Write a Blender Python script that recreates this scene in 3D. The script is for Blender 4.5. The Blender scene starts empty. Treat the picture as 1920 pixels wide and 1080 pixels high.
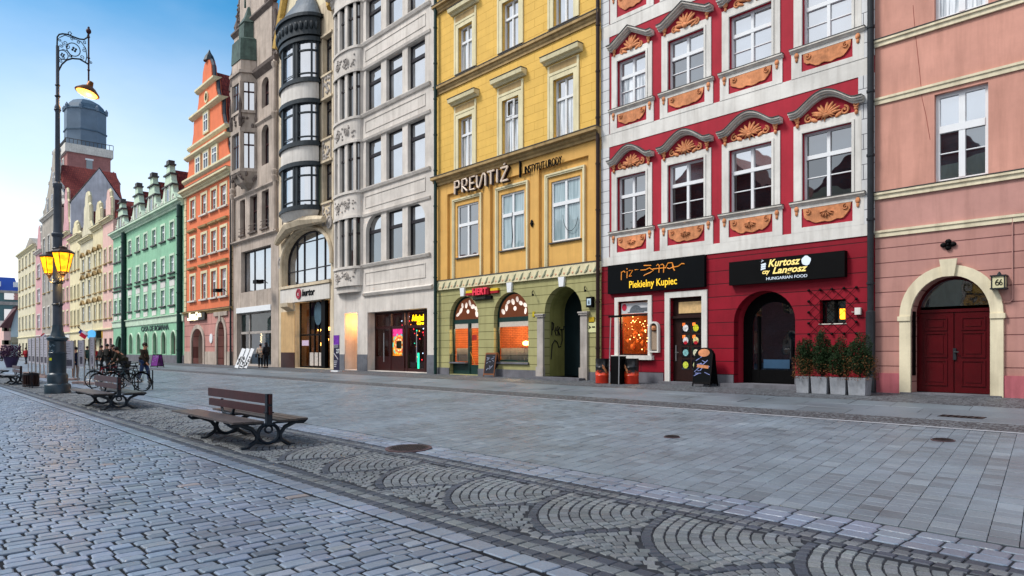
import bpy, math, random
from math import sin, cos, pi, radians, sqrt, atan2
from mathutils import Vector, Matrix
random.seed(7)
S = bpy.context.scene
COL = S.collection

# ---------------------------------------------------------------- camera, sky, sun, exposure
cam_d = bpy.data.cameras.new('camera'); cam = bpy.data.objects.new('camera', cam_d); COL.objects.link(cam)
cam.location = (0, 0, 1.55); cam.rotation_euler = (radians(90), 0, math.asin(0.7381))
cam_d.sensor_width = 36; cam_d.lens = 24; cam_d.shift_y = (658-540)/1920
cam_d.clip_start = 0.05; cam_d.clip_end = 4000
S.camera = cam
SUN_EL, SUN_AZ = radians(50), (-0.55, -0.83)          # soft sun from behind the viewer's left shoulder
w = bpy.data.worlds.new('World'); S.world = w; w.use_nodes = True
wn, wl = w.node_tree.nodes, w.node_tree.links
bg = wn['Background']
sky = wn.new('ShaderNodeTexSky'); sky.sky_type = 'NISHITA'; sky.sun_disc = False
sky.sun_elevation = SUN_EL; sky.sun_rotation = atan2(SUN_AZ[0], SUN_AZ[1])
sky.altitude = 100; sky.air_density = 1.0; sky.dust_density = 0.3; sky.ozone_density = 2.5
# thin high cloud veil: noise streaks that lift the sky towards white, thicker near the horizon
tc = wn.new('ShaderNodeTexCoord'); sep = wn.new('ShaderNodeSeparateXYZ')
mp = wn.new('ShaderNodeMapping'); mp.inputs['Scale'].default_value = (1.2, 2.0, 5.0); mp.inputs['Rotation'].default_value = (0.2, 0.3, 0.5)
nz = wn.new('ShaderNodeTexNoise'); nz.inputs['Scale'].default_value = 1.6; nz.inputs['Detail'].default_value = 6; nz.inputs['Roughness'].default_value = 0.55
rmp = wn.new('ShaderNodeMapRange'); rmp.inputs[1].default_value = 0.40; rmp.inputs[2].default_value = 0.75
hz = wn.new('ShaderNodeMapRange'); hz.inputs[1].default_value = 0.42; hz.inputs[2].default_value = 0.04
add = wn.new('ShaderNodeMath'); add.operation = 'MULTIPLY_ADD'; add.inputs[1].default_value = 0.10; add.use_clamp = True
mixc = wn.new('ShaderNodeMix'); mixc.data_type = 'RGBA'
mixc.inputs[7].default_value = (13.4, 13.3, 13.6, 1)
wl.new(tc.outputs['Generated'], sep.inputs[0]); wl.new(tc.outputs['Generated'], mp.inputs[0]); wl.new(mp.outputs[0], nz.inputs['Vector'])
wl.new(nz.outputs[0], rmp.inputs[0]); wl.new(sep.outputs['Z'], hz.inputs[0])
# extra veil added behind the viewer, unseen, to brighten window reflections and ambient light
vl = wn.new('ShaderNodeMapRange'); vl.inputs[1].default_value = 0.02; vl.inputs[2].default_value = -0.55; vl.inputs[3].default_value = 0; vl.inputs[4].default_value = 0.8
mxv = wn.new('ShaderNodeMath'); mxv.operation = 'MAXIMUM'
wl.new(sep.outputs['Y'], vl.inputs[0]); wl.new(vl.outputs[0], mxv.inputs[0]); wl.new(hz.outputs[0], mxv.inputs[1])
tint = wn.new('ShaderNodeMix'); tint.data_type = 'RGBA'; tint.blend_type = 'MULTIPLY'; tint.inputs[0].default_value = 1; tint.inputs[7].default_value = (0.36, 1.36, 1.62, 1)
wl.new(rmp.outputs[0], add.inputs[0]); wl.new(mxv.outputs[0], add.inputs[2])
wl.new(add.outputs[0], mixc.inputs[0]); wl.new(sky.outputs[0], tint.inputs[6]); wl.new(tint.outputs[2], mixc.inputs[6]); wl.new(mixc.outputs[2], bg.inputs['Color'])
bg.inputs['Strength'].default_value = 0.08
sd = bpy.data.lights.new('sun', 'SUN'); sd.energy = 2.6; sd.angle = radians(15); sd.color = (1, 0.96, 0.92)
sun = bpy.data.objects.new('sun', sd); COL.objects.link(sun)
sv = Vector((SUN_AZ[0]*cos(SUN_EL), SUN_AZ[1]*cos(SUN_EL), sin(SUN_EL)))
sun.rotation_euler = sv.to_track_quat('Z', 'Y').to_euler(); sun.location = (0, 0, 60)
S.view_settings.view_transform = 'Standard'; S.view_settings.look = 'None'
S.view_settings.exposure = 0.42; S.view_settings.gamma = 1.0

# ---------------------------------------------------------------- measuring: the facades stand on the plane Y = 20
FY = 20.0
def wx(x, Y=FY): return -Y*(1280-0.9140625*(x-960))/(x+210)
def wz(x, y, Y=FY): return 1.55+(658-y)*Y/((x+210)*0.7381)
def gz(Y): return 0.0 if Y < 4.5 else (0.42 if Y > 20 else 0.0271*(Y-4.5))
def gp(x, y):                                        # a point on the ground
    m = (y-658)/(x+210); Y = 1.144/m
    if Y > 4.5: Y = 1.234/(m+0.02)
    if Y > 20: Y = 1.13*0.7381/m
    return (wx(x, Y), Y, gz(Y))

# ---------------------------------------------------------------- materials
def lin(h):
    r = [int(h[i:i+2], 16)/255 for i in (0, 2, 4)]
    return tuple(c/12.92 if c <= 0.04045 else ((c+0.055)/1.055)**2.4 for c in r)
def newmat(name):
    m = bpy.data.materials.new(name); m.use_nodes = True
    return m, m.node_tree.nodes, m.node_tree.links, m.node_tree.nodes['Principled BSDF']
def mat(name, hexc, rough=0.7, var=0.12, scale=1.2, bump=0.15, bscale=30, metal=0.0, spec=0.25, streak=0.0):
    m, n, l, p = newmat(name); c = lin(hexc)
    p.inputs['Roughness'].default_value = rough; p.inputs['Metallic'].default_value = metal
    p.inputs['Specular IOR Level'].default_value = spec
    t = n.new('ShaderNodeTexCoord')
    a = n.new('ShaderNodeTexNoise'); a.inputs['Scale'].default_value = scale; a.inputs['Detail'].default_value = 7; a.inputs['Roughness'].default_value = 0.62
    l.new(t.outputs['Object'], a.inputs['Vector'])
    r = n.new('ShaderNodeValToRGB'); r.color_ramp.elements[0].position = 0.3; r.color_ramp.elements[1].position = 0.72
    r.color_ramp.elements[0].color = (*[x*(1-var*1.3) for x in c], 1); r.color_ramp.elements[1].color = (*[min(1, x*(1+var)) for x in c], 1)
    l.new(a.outputs[0], r.inputs[0]); out = r.outputs[0]
    if streak:
        out = grime(n, l, t, out, min(0.6, streak*1.6))
    l.new(out, p.inputs['Base Color'])
    if bump:
        d = n.new('ShaderNodeTexNoise'); d.inputs['Scale'].default_value = bscale; d.inputs['Detail'].default_value = 4
        bp = n.new('ShaderNodeBump'); bp.inputs['Strength'].default_value = bump; bp.inputs['Distance'].default_value = 0.01
        l.new(t.outputs['Object'], d.inputs['Vector']); l.new(d.outputs[0], bp.inputs['Height']); l.new(bp.outputs[0], p.inputs['Normal'])
    return m
def grime(n, l, t, out, amount):
    # rain streaks running down the plaster, broken by patches of old repair
    mpn = n.new('ShaderNodeMapping'); mpn.inputs['Scale'].default_value = (3.2, 3.2, 0.28)
    b = n.new('ShaderNodeTexNoise'); b.inputs['Scale'].default_value = 1.3; b.inputs['Detail'].default_value = 8; b.inputs['Roughness'].default_value = 0.6
    l.new(t.outputs['Object'], mpn.inputs[0]); l.new(mpn.outputs[0], b.inputs['Vector'])
    mr = n.new('ShaderNodeMapRange'); mr.inputs[1].default_value = 0.46; mr.inputs[2].default_value = 0.74; mr.inputs[3].default_value = 0; mr.inputs[4].default_value = amount
    l.new(b.outputs[0], mr.inputs[0])
    mx = n.new('ShaderNodeMix'); mx.data_type = 'RGBA'; mx.blend_type = 'MULTIPLY'; mx.inputs[7].default_value = (0.40, 0.36, 0.32, 1)
    l.new(mr.outputs[0], mx.inputs[0]); l.new(out, mx.inputs[6])
    q = n.new('ShaderNodeTexNoise'); q.inputs['Scale'].default_value = 0.45; q.inputs['Detail'].default_value = 9; q.inputs['Roughness'].default_value = 0.7
    l.new(t.outputs['Object'], q.inputs['Vector'])
    m2 = n.new('ShaderNodeMapRange'); m2.inputs[1].default_value = 0.35; m2.inputs[2].default_value = 0.65; m2.inputs[3].default_value = 1-amount*0.35; m2.inputs[4].default_value = 1+amount*0.3
    l.new(q.outputs[0], m2.inputs[0])
    m3 = n.new('ShaderNodeMix'); m3.data_type = 'RGBA'; m3.blend_type = 'MULTIPLY'; m3.inputs[0].default_value = 1; l.new(mx.outputs[2], m3.inputs[6]); l.new(m2.outputs[0], m3.inputs[7])
    return m3.outputs[2]
def brickmat(name, hexc, bw, bh, mortar=0.012, mhex=None, var=0.10, rough=0.75, plane='XZ', offset=0.5, streak=0.0, hex2=None, dist=0.012, shift=(0, 0)):
    m, n, l, p = newmat(name); c = lin(hexc); c2 = lin(hex2) if hex2 else tuple(x*(1-var) for x in c)
    mc = lin(mhex) if mhex else tuple(x*0.45 for x in c)
    p.inputs['Specular IOR Level'].default_value = 0.22
    p.inputs['Roughness'].default_value = rough
    t = n.new('ShaderNodeTexCoord'); s = n.new('ShaderNodeSeparateXYZ'); cb = n.new('ShaderNodeCombineXYZ')
    l.new(t.outputs['Object'], s.inputs[0])
    l.new(s.outputs[plane[0]], cb.inputs[0]); l.new(s.outputs[plane[1]], cb.inputs[1])
    mpn = n.new('ShaderNodeMapping'); mpn.inputs['Location'].default_value = (shift[0], shift[1], 0); l.new(cb.outputs[0], mpn.inputs[0])
    b = n.new('ShaderNodeTexBrick'); b.offset = offset; b.inputs['Scale'].default_value = 1
    b.inputs['Brick Width'].default_value = bw; b.inputs['Row Height'].default_value = bh
    b.inputs['Mortar Size'].default_value = mortar; b.inputs['Mortar Smooth'].default_value = 0.3
    b.inputs['Color1'].default_value = (*c, 1); b.inputs['Color2'].default_value = (*c2, 1); b.inputs['Mortar'].default_value = (*mc, 1)
    l.new(mpn.outputs[0], b.inputs['Vector'])
    a = n.new('ShaderNodeTexNoise'); a.inputs['Scale'].default_value = 1.1; a.inputs['Detail'].default_value = 8; a.inputs['Roughness'].default_value = 0.65
    l.new(t.outputs['Object'], a.inputs['Vector'])
    r = n.new('ShaderNodeMapRange'); r.inputs[1].default_value = 0.3; r.inputs[2].default_value = 0.7; r.inputs[3].default_value = 1-var; r.inputs[4].default_value = 1+var
    l.new(a.outputs[0], r.inputs[0])
    mx = n.new('ShaderNodeMix'); mx.data_type = 'RGBA'; mx.blend_type = 'MULTIPLY'; mx.inputs[0].default_value = 1
    l.new(b.outputs['Color'], mx.inputs[6]); l.new(r.outputs[0], mx.inputs[7]); out = mx.outputs[2]
    if plane == 'XZ': out = grime(n, l, t, out, streak or 0.3)
    l.new(out, p.inputs['Base Color'])
    iv = n.new('ShaderNodeMath'); iv.operation = 'SUBTRACT'; iv.inputs[0].default_value = 1; l.new(b.outputs['Fac'], iv.inputs[1])
    d = n.new('ShaderNodeTexNoise'); d.inputs['Scale'].default_value = 35; l.new(t.outputs['Object'], d.inputs['Vector'])
    ad = n.new('ShaderNodeMath'); ad.operation = 'MULTIPLY_ADD'; ad.inputs[1].default_value = 0.15; l.new(d.outputs[0], ad.inputs[0]); l.new(iv.outputs[0], ad.inputs[2])
    bp = n.new('ShaderNodeBump'); bp.inputs['Strength'].default_value = 0.7; bp.inputs['Distance'].default_value = dist
    l.new(ad.outputs[0], bp.inputs['Height']); l.new(bp.outputs[0], p.inputs['Normal'])
    return m
def emit(name, hexc, strength, var=0.0, scale=4):
    m, n, l, p = newmat(name); c = lin(hexc)
    p.inputs['Base Color'].default_value = (*c, 1); p.inputs['Emission Strength'].default_value = strength
    if var:
        t = n.new('ShaderNodeTexCoord'); a = n.new('ShaderNodeTexNoise'); a.inputs['Scale'].default_value = scale; a.inputs['Detail'].default_value = 3
        r = n.new('ShaderNodeValToRGB'); r.color_ramp.elements[0].position = 0.4; r.color_ramp.elements[1].position = 0.62
        r.color_ramp.elements[0].color = (*[x*(1-var) for x in c], 1); r.color_ramp.elements[1].color = (*c, 1)
        l.new(t.outputs['Object'], a.inputs[0]); l.new(a.outputs[0], r.inputs[0]); l.new(r.outputs[0], p.inputs['Emission Color'])
    else: p.inputs['Emission Color'].default_value = (*c, 1)
    return m
def glassmat(name, tint='dfe8ea', refl=1.0, ior=1.5):        # clear shop glass
    m, n, l, p = newmat(name); n.remove(p); o = n['Material Output']
    tr = n.new('ShaderNodeBsdfTransparent'); tr.inputs[0].default_value = (*lin(tint), 1)
    gl = n.new('ShaderNodeBsdfGlossy'); gl.inputs['Roughness'].default_value = 0.01
    fr = n.new('ShaderNodeFresnel'); fr.inputs[0].default_value = ior
    mx = n.new('ShaderNodeMixShader'); l.new(fr.outputs[0], mx.inputs[0]); l.new(tr.outputs[0], mx.inputs[1]); l.new(gl.outputs[0], mx.inputs[2]); l.new(mx.outputs[0], o.inputs[0])
    return m
def panemat(name, hexc, ior=2.0, cur=None, rough=0.015, wavy=0.35):   # window glass before a dim or curtained room
    m, n, l, p = newmat(name); c = lin(hexc)
    p.inputs['Roughness'].default_value = rough; p.inputs['IOR'].default_value = ior
    t = n.new('ShaderNodeTexCoord')
    if cur:
        wv = n.new('ShaderNodeTexNoise'); mpn = n.new('ShaderNodeMapping'); mpn.inputs['Scale'].default_value = (9, 9, 0.35)
        wv.inputs['Scale'].default_value = 1.6; wv.inputs['Detail'].default_value = 3
        l.new(t.outputs['Object'], mpn.inputs[0]); l.new(mpn.outputs[0], wv.inputs['Vector'])
        r = n.new('ShaderNodeValToRGB'); r.color_ramp.elements[0].position = 0.38; r.color_ramp.elements[1].position = 0.6
        r.color_ramp.elements[0].color = (*c, 1); r.color_ramp.elements[1].color = (*lin(cur), 1)
        l.new(wv.outputs[0], r.inputs[0]); l.new(r.outputs[0], p.inputs['Base Color'])
    else:
        a = n.new('ShaderNodeTexNoise'); a.inputs['Scale'].default_value = 1.3
        r = n.new('ShaderNodeValToRGB'); r.color_ramp.elements[0].position = 0.35; r.color_ramp.elements[1].position = 0.65
        r.color_ramp.elements[0].color = (*[x*0.5 for x in c], 1); r.color_ramp.elements[1].color = (*[x*1.6 for x in c], 1)
        l.new(t.outputs['Object'], a.inputs[0]); l.new(a.outputs[0], r.inputs[0]); l.new(r.outputs[0], p.inputs['Base Color'])
    d = n.new('ShaderNodeTexNoise'); d.inputs['Scale'].default_value = 1.7; d.inputs['Detail'].default_value = 1
    bp = n.new('ShaderNodeBump'); bp.inputs['Strength'].default_value = wavy; bp.inputs['Distance'].default_value = 0.012
    l.new(t.outputs['Object'], d.inputs['Vector']); l.new(d.outputs[0], bp.inputs['Height']); l.new(bp.outputs[0], p.inputs['Normal'])
    return m
def attrmat(name, rough=0.45, bump=0.4, bscale=45, spec=0.5, mott=0.12, spots=0.0):  # stone coloured per stone by the colour attribute
    m, n, l, p = newmat(name); p.inputs['Roughness'].default_value = rough; p.inputs['Specular IOR Level'].default_value = spec
    at = n.new('ShaderNodeAttribute'); at.attribute_name = 'tint'; t = n.new('ShaderNodeTexCoord')
    a = n.new('ShaderNodeTexNoise'); a.inputs['Scale'].default_value = 60; a.inputs['Detail'].default_value = 5; a.inputs['Roughness'].default_value = 0.8
    g = n.new('ShaderNodeTexNoise'); g.inputs['Scale'].default_value = 0.7; g.inputs['Detail'].default_value = 5
    r = n.new('ShaderNodeMapRange'); r.inputs[1].default_value = 0.3; r.inputs[2].default_value = 0.7; r.inputs[3].default_value = 1-mott; r.inputs[4].default_value = 1+mott
    r2 = n.new('ShaderNodeMapRange'); r2.inputs[1].default_value = 0.3; r2.inputs[2].default_value = 0.7; r2.inputs[3].default_value = 0.78; r2.inputs[4].default_value = 1.17
    l.new(t.outputs['Object'], a.inputs[0]); l.new(t.outputs['Object'], g.inputs[0]); l.new(a.outputs[0], r.inputs[0]); l.new(g.outputs[0], r2.inputs[0])
    ml = n.new('ShaderNodeMath'); ml.operation = 'MULTIPLY'; l.new(r.outputs[0], ml.inputs[0]); l.new(r2.outputs[0], ml.inputs[1])
    mx = n.new('ShaderNodeMix'); mx.data_type = 'RGBA'; mx.blend_type = 'MULTIPLY'; mx.inputs[0].default_value = 1
    sc_ = ml.outputs[0]
    if spots:      # trodden chewing gum and drip stains
        vo = n.new('ShaderNodeTexVoronoi'); vo.inputs['Scale'].default_value = 2.6; l.new(t.outputs['Object'], vo.inputs['Vector'])
        vr = n.new('ShaderNodeMapRange'); vr.inputs[1].default_value = 0.045; vr.inputs[2].default_value = 0.09; vr.inputs[3].default_value = 1-spots; vr.inputs[4].default_value = 1
        l.new(vo.outputs['Distance'], vr.inputs[0]); st2 = n.new('ShaderNodeTexNoise'); st2.inputs['Scale'].default_value = 0.9; st2.inputs['Detail'].default_value = 10; st2.inputs['Roughness'].default_value = 0.75
        l.new(t.outputs['Object'], st2.inputs['Vector']); sr_ = n.new('ShaderNodeMapRange'); sr_.inputs[1].default_value = 0.52; sr_.inputs[2].default_value = 0.68; sr_.inputs[3].default_value = 1; sr_.inputs[4].default_value = 1-spots*0.8
        l.new(st2.outputs[0], sr_.inputs[0]); m1 = n.new('ShaderNodeMath'); m1.operation = 'MULTIPLY'; l.new(vr.outputs[0], m1.inputs[0]); l.new(sr_.outputs[0], m1.inputs[1])
        m2_ = n.new('ShaderNodeMath'); m2_.operation = 'MULTIPLY'; l.new(m1.outputs[0], m2_.inputs[0]); l.new(sc_, m2_.inputs[1]); sc_ = m2_.outputs[0]
    l.new(at.outputs['Color'], mx.inputs[6]); l.new(sc_, mx.inputs[7]); l.new(mx.outputs[2], p.inputs['Base Color'])
    rr = n.new('ShaderNodeMapRange'); rr.inputs[3].default_value = rough-0.12; rr.inputs[4].default_value = rough+0.15
    l.new(g.outputs[0], rr.inputs[0]); l.new(rr.outputs[0], p.inputs['Roughness'])
    d = n.new('ShaderNodeTexNoise'); d.inputs['Scale'].default_value = bscale; d.inputs['Detail'].default_value = 4
    bp = n.new('ShaderNodeBump'); bp.inputs['Strength'].default_value = bump; bp.inputs['Distance'].default_value = 0.006
    l.new(t.outputs['Object'], d.inputs['Vector']); l.new(d.outputs[0], bp.inputs['Height']); l.new(bp.outputs[0], p.inputs['Normal'])
    return m

M = {}
M['white'] = mat('white_plaster', 'd6d3cc', 0.75, 0.06, 1.5, streak=0.25)
M['whiteframe'] = mat('white_window_paint', 'dfe1e2', 0.4, 0.03, 3, bump=0)
M['cream'] = mat('cream_plaster', 'ddd2b4', 0.75, 0.08, 1.4, streak=0.3)
M['darkmetal'] = mat('dark_metal', '24282c', 0.45, 0.2, 6, bump=0.1)
M['lead'] = mat('grey_flashing', '4c4a48', 0.6, 0.25, 4)
M['darkwood'] = mat('dark_brown_wood', '2a1714', 0.4, 0.25, 5, bump=0.1)
M['black'] = mat('black_paint', '060607', 0.55, 0.3, 3, bump=0.05, spec=0.1)
M['greystone'] = mat('grey_limestone', 'a9a29b', 0.8, 0.12, 0.9, bump=0.25, streak=0.3)
M['plinth'] = mat('plinth_stone', '6a6a70', 0.8, 0.2, 1.5, bump=0.3, streak=0.3)
M['pane_dark'] = panemat('glass_dark_room', '0b1116', 2.5)
M['pane_mid'] = panemat('glass_dim_room', '1d262c', 3.2)
M['pane_sky'] = panemat('glass_reflecting', '4a5058', 6.5, wavy=0.12)
M['pane_curt'] = panemat('glass_with_curtain', '66727a', 2.6, cur='dadfe2')
M['pane_blind'] = panemat('glass_with_film', '7f9499', 1.8, cur='9fb2b6')
M['clear'] = glassmat('clear_shop_glass')
M['tile'] = brickmat('clay_roof_tiles', '8a4038', 0.22, 0.30, 0.02, '3d1d1b', 0.18, 0.8, 'XZ', hex2='74332f', dist=0.03)
M['warm'] = emit('warm_lamp_glow', 'ffb050', 14)

# ---------------------------------------------------------------- mesh builder
WORLD = set()      # names of roots whose parts are modelled in world coordinates
class MB:
    def __init__(s): s.v = []; s.f = []
    def quad(s, a, b, c, d): i = len(s.v); s.v += [a, b, c, d]; s.f.append((i, i+1, i+2, i+3)); return s
    def poly(s, pts): i = len(s.v); s.v += pts; s.f.append(tuple(range(i, i+len(pts)))); return s
    def box(s, x0, x1, y0, y1, z0, z1):
        if x0 > x1: x0, x1 = x1, x0
        i = len(s.v)
        s.v += [(x0,y0,z0),(x1,y0,z0),(x1,y1,z0),(x0,y1,z0),(x0,y0,z1),(x1,y0,z1),(x1,y1,z1),(x0,y1,z1)]
        s.f += [tuple(i+k for k in q) for q in ((0,3,2,1),(4,5,6,7),(0,1,5,4),(1,2,6,5),(2,3,7,6),(3,0,4,7))]; return s
    def prism(s, pts, y0, y1):                       # outline in X,Z pushed from y0 (front) to y1
        n = len(pts); i = len(s.v)
        s.v += [(p[0], y0, p[1]) for p in pts] + [(p[0], y1, p[1]) for p in pts]
        s.f.append(tuple(range(i, i+n))); s.f.append(tuple(range(i+2*n-1, i+n-1, -1)))
        for k in range(n): s.f.append((i+k, i+n+k, i+n+(k+1) % n, i+(k+1) % n))
        return s
    def prof(s, pts, x0, x1):                        # moulding: outline in Y,Z run along X
        n = len(pts); i = len(s.v)
        s.v += [(x0, p[0], p[1]) for p in pts] + [(x1, p[0], p[1]) for p in pts]
        s.f.append(tuple(range(i, i+n))); s.f.append(tuple(range(i+2*n-1, i+n-1, -1)))
        for k in range(n): s.f.append((i+k, i+n+k, i+n+(k+1) % n, i+(k+1) % n))
        return s
    def tube(s, path, r, n=8, close=False):
        P = [Vector(p) for p in path]; m = len(P); i = len(s.v); up = None
        for k in range(m):
            a = P[k-1] if (k or close) else P[0]; b = P[(k+1) % m] if (k < m-1 or close) else P[-1]
            t = (b-a).normalized()
            if up is None: up = Vector((0, 0, 1)) if abs(t.z) < 0.9 else Vector((1, 0, 0))
            u = (up-t*up.dot(t)).normalized(); v = t.cross(u); up = u
            rr = r[k] if isinstance(r, (list, tuple)) else r
            for j in range(n):
                q = P[k]+(u*cos(2*pi*j/n)+v*sin(2*pi*j/n))*rr; s.v.append(tuple(q))
        for k in range(m if close else m-1):
            for j in range(n):
                a0 = i+k*n+j; a1 = i+k*n+(j+1) % n; b0 = i+((k+1) % m)*n+j; b1 = i+((k+1) % m)*n+(j+1) % n
                s.f.append((a0, a1, b1, b0))
        if not close:
            s.f.append(tuple(i+j for j in range(n-1, -1, -1))); s.f.append(tuple(i+(m-1)*n+j for j in range(n)))
        return s
    def lathe(s, cx, cy, pr, n=16, a0=0.0, a1=2*pi, sx=1, sy=1):
        i = len(s.v); full = abs(a1-a0-2*pi) < 1e-6; c = n if full else n+1
        for r, z in pr:
            for j in range(c):
                a = a0+(a1-a0)*j/n; s.v.append((cx+r*cos(a)*sx, cy+r*sin(a)*sy, z))
        for k in range(len(pr)-1):
            for j in range(n):
                j1 = (j+1) % c
                s.f.append((i+k*c+j, i+k*c+j1, i+(k+1)*c+j1, i+(k+1)*c+j))
        if full:
            s.f.append(tuple(i+j for j in range(c-1, -1, -1))); s.f.append(tuple(i+(len(pr)-1)*c+j for j in range(c)))
        return s
    def ball(s, c, r, n=8, m=6, rot=0.0):
        rx, ry, rz = r if isinstance(r, (list, tuple)) else (r, r, r); i = len(s.v)
        for k in range(m+1):
            t = pi*k/m
            for j in range(n):
                a = 2*pi*j/n; x, y, z = rx*sin(t)*cos(a), ry*sin(t)*sin(a), rz*cos(t)
                x, z = x*cos(rot)-z*sin(rot), x*sin(rot)+z*cos(rot)
                s.v.append((c[0]+x, c[1]+y, c[2]+z))
        for k in range(m):
            for j in range(n): s.f.append((i+k*n+j, i+k*n+(j+1) % n, i+(k+1)*n+(j+1) % n, i+(k+1)*n+j))
        return s
    def ribbon(s, pts, th, y0, y1):                  # band of thickness th below an X,Z polyline
        for a, b in zip(pts, pts[1:]): s.prism([(a[0], a[1]-th), (b[0], b[1]-th), (b[0], b[1]), (a[0], a[1])], y0, y1)
        return s
    def ring(s, xa, xb, za, zb, wd, y0, y1, bottom=False):
        if xa > xb: xa, xb = xb, xa
        s.box(xa-wd, xa, y0, y1, za, zb+wd); s.box(xb, xb+wd, y0, y1, za, zb+wd); s.box(xa, xb, y0, y1, zb, zb+wd)
        if bottom: s.box(xa-wd, xb+wd, y0, y1, za-wd, za)
        return s
    def build(s, name, m, parent=None, smooth=False, M4=None):
        me = bpy.data.meshes.new(name)
        v = [tuple(M4 @ Vector(p)) for p in s.v] if M4 else s.v
        me.from_pydata(v, [], s.f); me.update(); me.materials.append(M[m] if isinstance(m, str) else m)
        if smooth:
            me.polygons.foreach_set('use_smooth', [True]*len(me.polygons))
            try: me.set_sharp_from_angle(angle=radians(40))
            except Exception: pass
        o = bpy.data.objects.new(name, me); COL.objects.link(o)
        if parent:
            o.parent = parent
            if parent.name in WORLD: o.matrix_parent_inverse = Matrix.Translation(-parent.location)
        return o
def tag(o, label=None, cat=None, group=None, kind=None):
    if label: o['label'] = label
    if cat: o['category'] = cat
    if group: o['group'] = group
    if kind: o['kind'] = kind
    return o
def root(name, label, cat, loc=(0,0,0), group=None, world=False, rz=0.0):
    o = bpy.data.objects.new(name, None); COL.objects.link(o); o.location = loc; o.rotation_euler = (0, 0, rz); o.empty_display_size = 0.2
    tag(o, label, cat, group)
    if world: WORLD.add(o.name)
    return o
def dup(o, parent=None):
    c = o.copy(); COL.objects.link(c)
    if parent: c.parent = parent
    for ch in o.children: dup(ch, c)
    return c
def text(name, s, x, z, Y, size, m, parent, depth=0.01, sx=1.0, shear=0.0, align='LEFT', bold=0.0, rot=0.0, M4=None, fit=None):
    cu = bpy.data.curves.new('t', 'FONT'); cu.body = s; cu.size = size; cu.extrude = depth/2; cu.shear = shear; cu.align_x = align; cu.offset = bold; cu.resolution_u = 3
    o = bpy.data.objects.new('t', cu); COL.objects.link(o)
    bpy.context.view_layer.update()
    me = bpy.data.meshes.new_from_object(o.evaluated_get(bpy.context.evaluated_depsgraph_get()))
    bpy.data.objects.remove(o); bpy.data.curves.remove(cu)
    b = MB(); cr, sr = cos(rot), sin(rot)
    if fit: sx = fit/max(1e-6, max(p.co.x for p in me.vertices)-min(p.co.x for p in me.vertices))
    b.v = [(x+(p.co.x*sx*cr-p.co.y*sr), Y-depth/2-p.co.z, z+p.co.x*sx*sr+p.co.y*cr) for p in me.vertices]
    b.f = [tuple(p.vertices) for p in me.polygons]
    bpy.data.meshes.remove(me)
    return b.build(name, m, parent, M4=M4)
def arc(cx, cz, rx, rz, a0, a1, n=12):
    return [(cx+rx*cos(a0+(a1-a0)*k/n), cz+rz*sin(a0+(a1-a0)*k/n)) for k in range(n+1)]
def spiral(cx, cz, r, turns, a0, n=18, end=0.15):
    return [(cx+r*(1-(1-end)*k/n)*cos(a0+turns*2*pi*k/n), cz+r*(1-(1-end)*k/n)*sin(a0+turns*2*pi*k/n)) for k in range(n+1)]

# ---------------------------------------------------------------- wall with openings, windows
def outline(xa, xb, za, zb, rise, n=12):
    if not rise: return [(xa, za), (xb, za), (xb, zb), (xa, zb)]
    a = arc((xa+xb)/2, zb-rise, (xb-xa)/2, rise, 0, pi, n)
    return [(xa, za), (xb, za)]+a
def wall(mb, x0, x1, z0, z1, ops, Y=FY, depth=0.22):
    xs = sorted({x0, x1, *[o[0] for o in ops], *[o[1] for o in ops]}); zs = sorted({z0, z1, *[o[2] for o in ops], *[o[3] for o in ops], *[o[3]-o[4] for o in ops if o[4]]})
    for a, b in zip(xs, xs[1:]):
        run = None
        for c, d in zip(zs, zs[1:]):
            mx, mz = (a+b)/2, (c+d)/2
            if not (x0 <= mx <= x1 and z0 <= mz <= z1): continue
            if any(o[0] < mx < o[1] and o[2] < mz < o[3] for o in ops): continue
            mb.quad((a, Y, c), (b, Y, c), (b, Y, d), (a, Y, d))
    for xa, xb, za, zb, rise in ops:
        if rise:
            p = arc((xa+xb)/2, zb-rise, (xb-xa)/2, rise, 0, pi, 16)
            for q, r in zip(p, p[1:]): mb.quad((q[0], Y, q[1]), (q[0], Y, zb), (r[0], Y, zb), (r[0], Y, r[1]))
        o = outline(xa, xb, za, zb, rise, 16)
        for q, r in zip(o, o[1:]+o[:1]): mb.quad((q[0], Y, q[1]), (r[0], Y, r[1]), (r[0], Y+depth, r[1]), (q[0], Y+depth, q[1]))
    return mb
def house_shell(mb, x0, x1, z0, z1, depth=12, Y=FY, front=True):
    a, b = min(x0, x1), max(x0, x1); a += 0.004; b -= 0.004
    mb.quad((a, Y, z0), (a, Y, z1), (a, Y+depth, z1), (a, Y+depth, z0)); mb.quad((b, Y, z0), (b, Y+depth, z0), (b, Y+depth, z1), (b, Y, z1))
    mb.quad((a, Y+depth, z0), (a, Y+depth, z1), (b, Y+depth, z1), (b, Y+depth, z0)); mb.quad((a, Y, z1), (b, Y, z1), (b, Y+depth, z1), (a, Y+depth, z1))
    return mb
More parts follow.
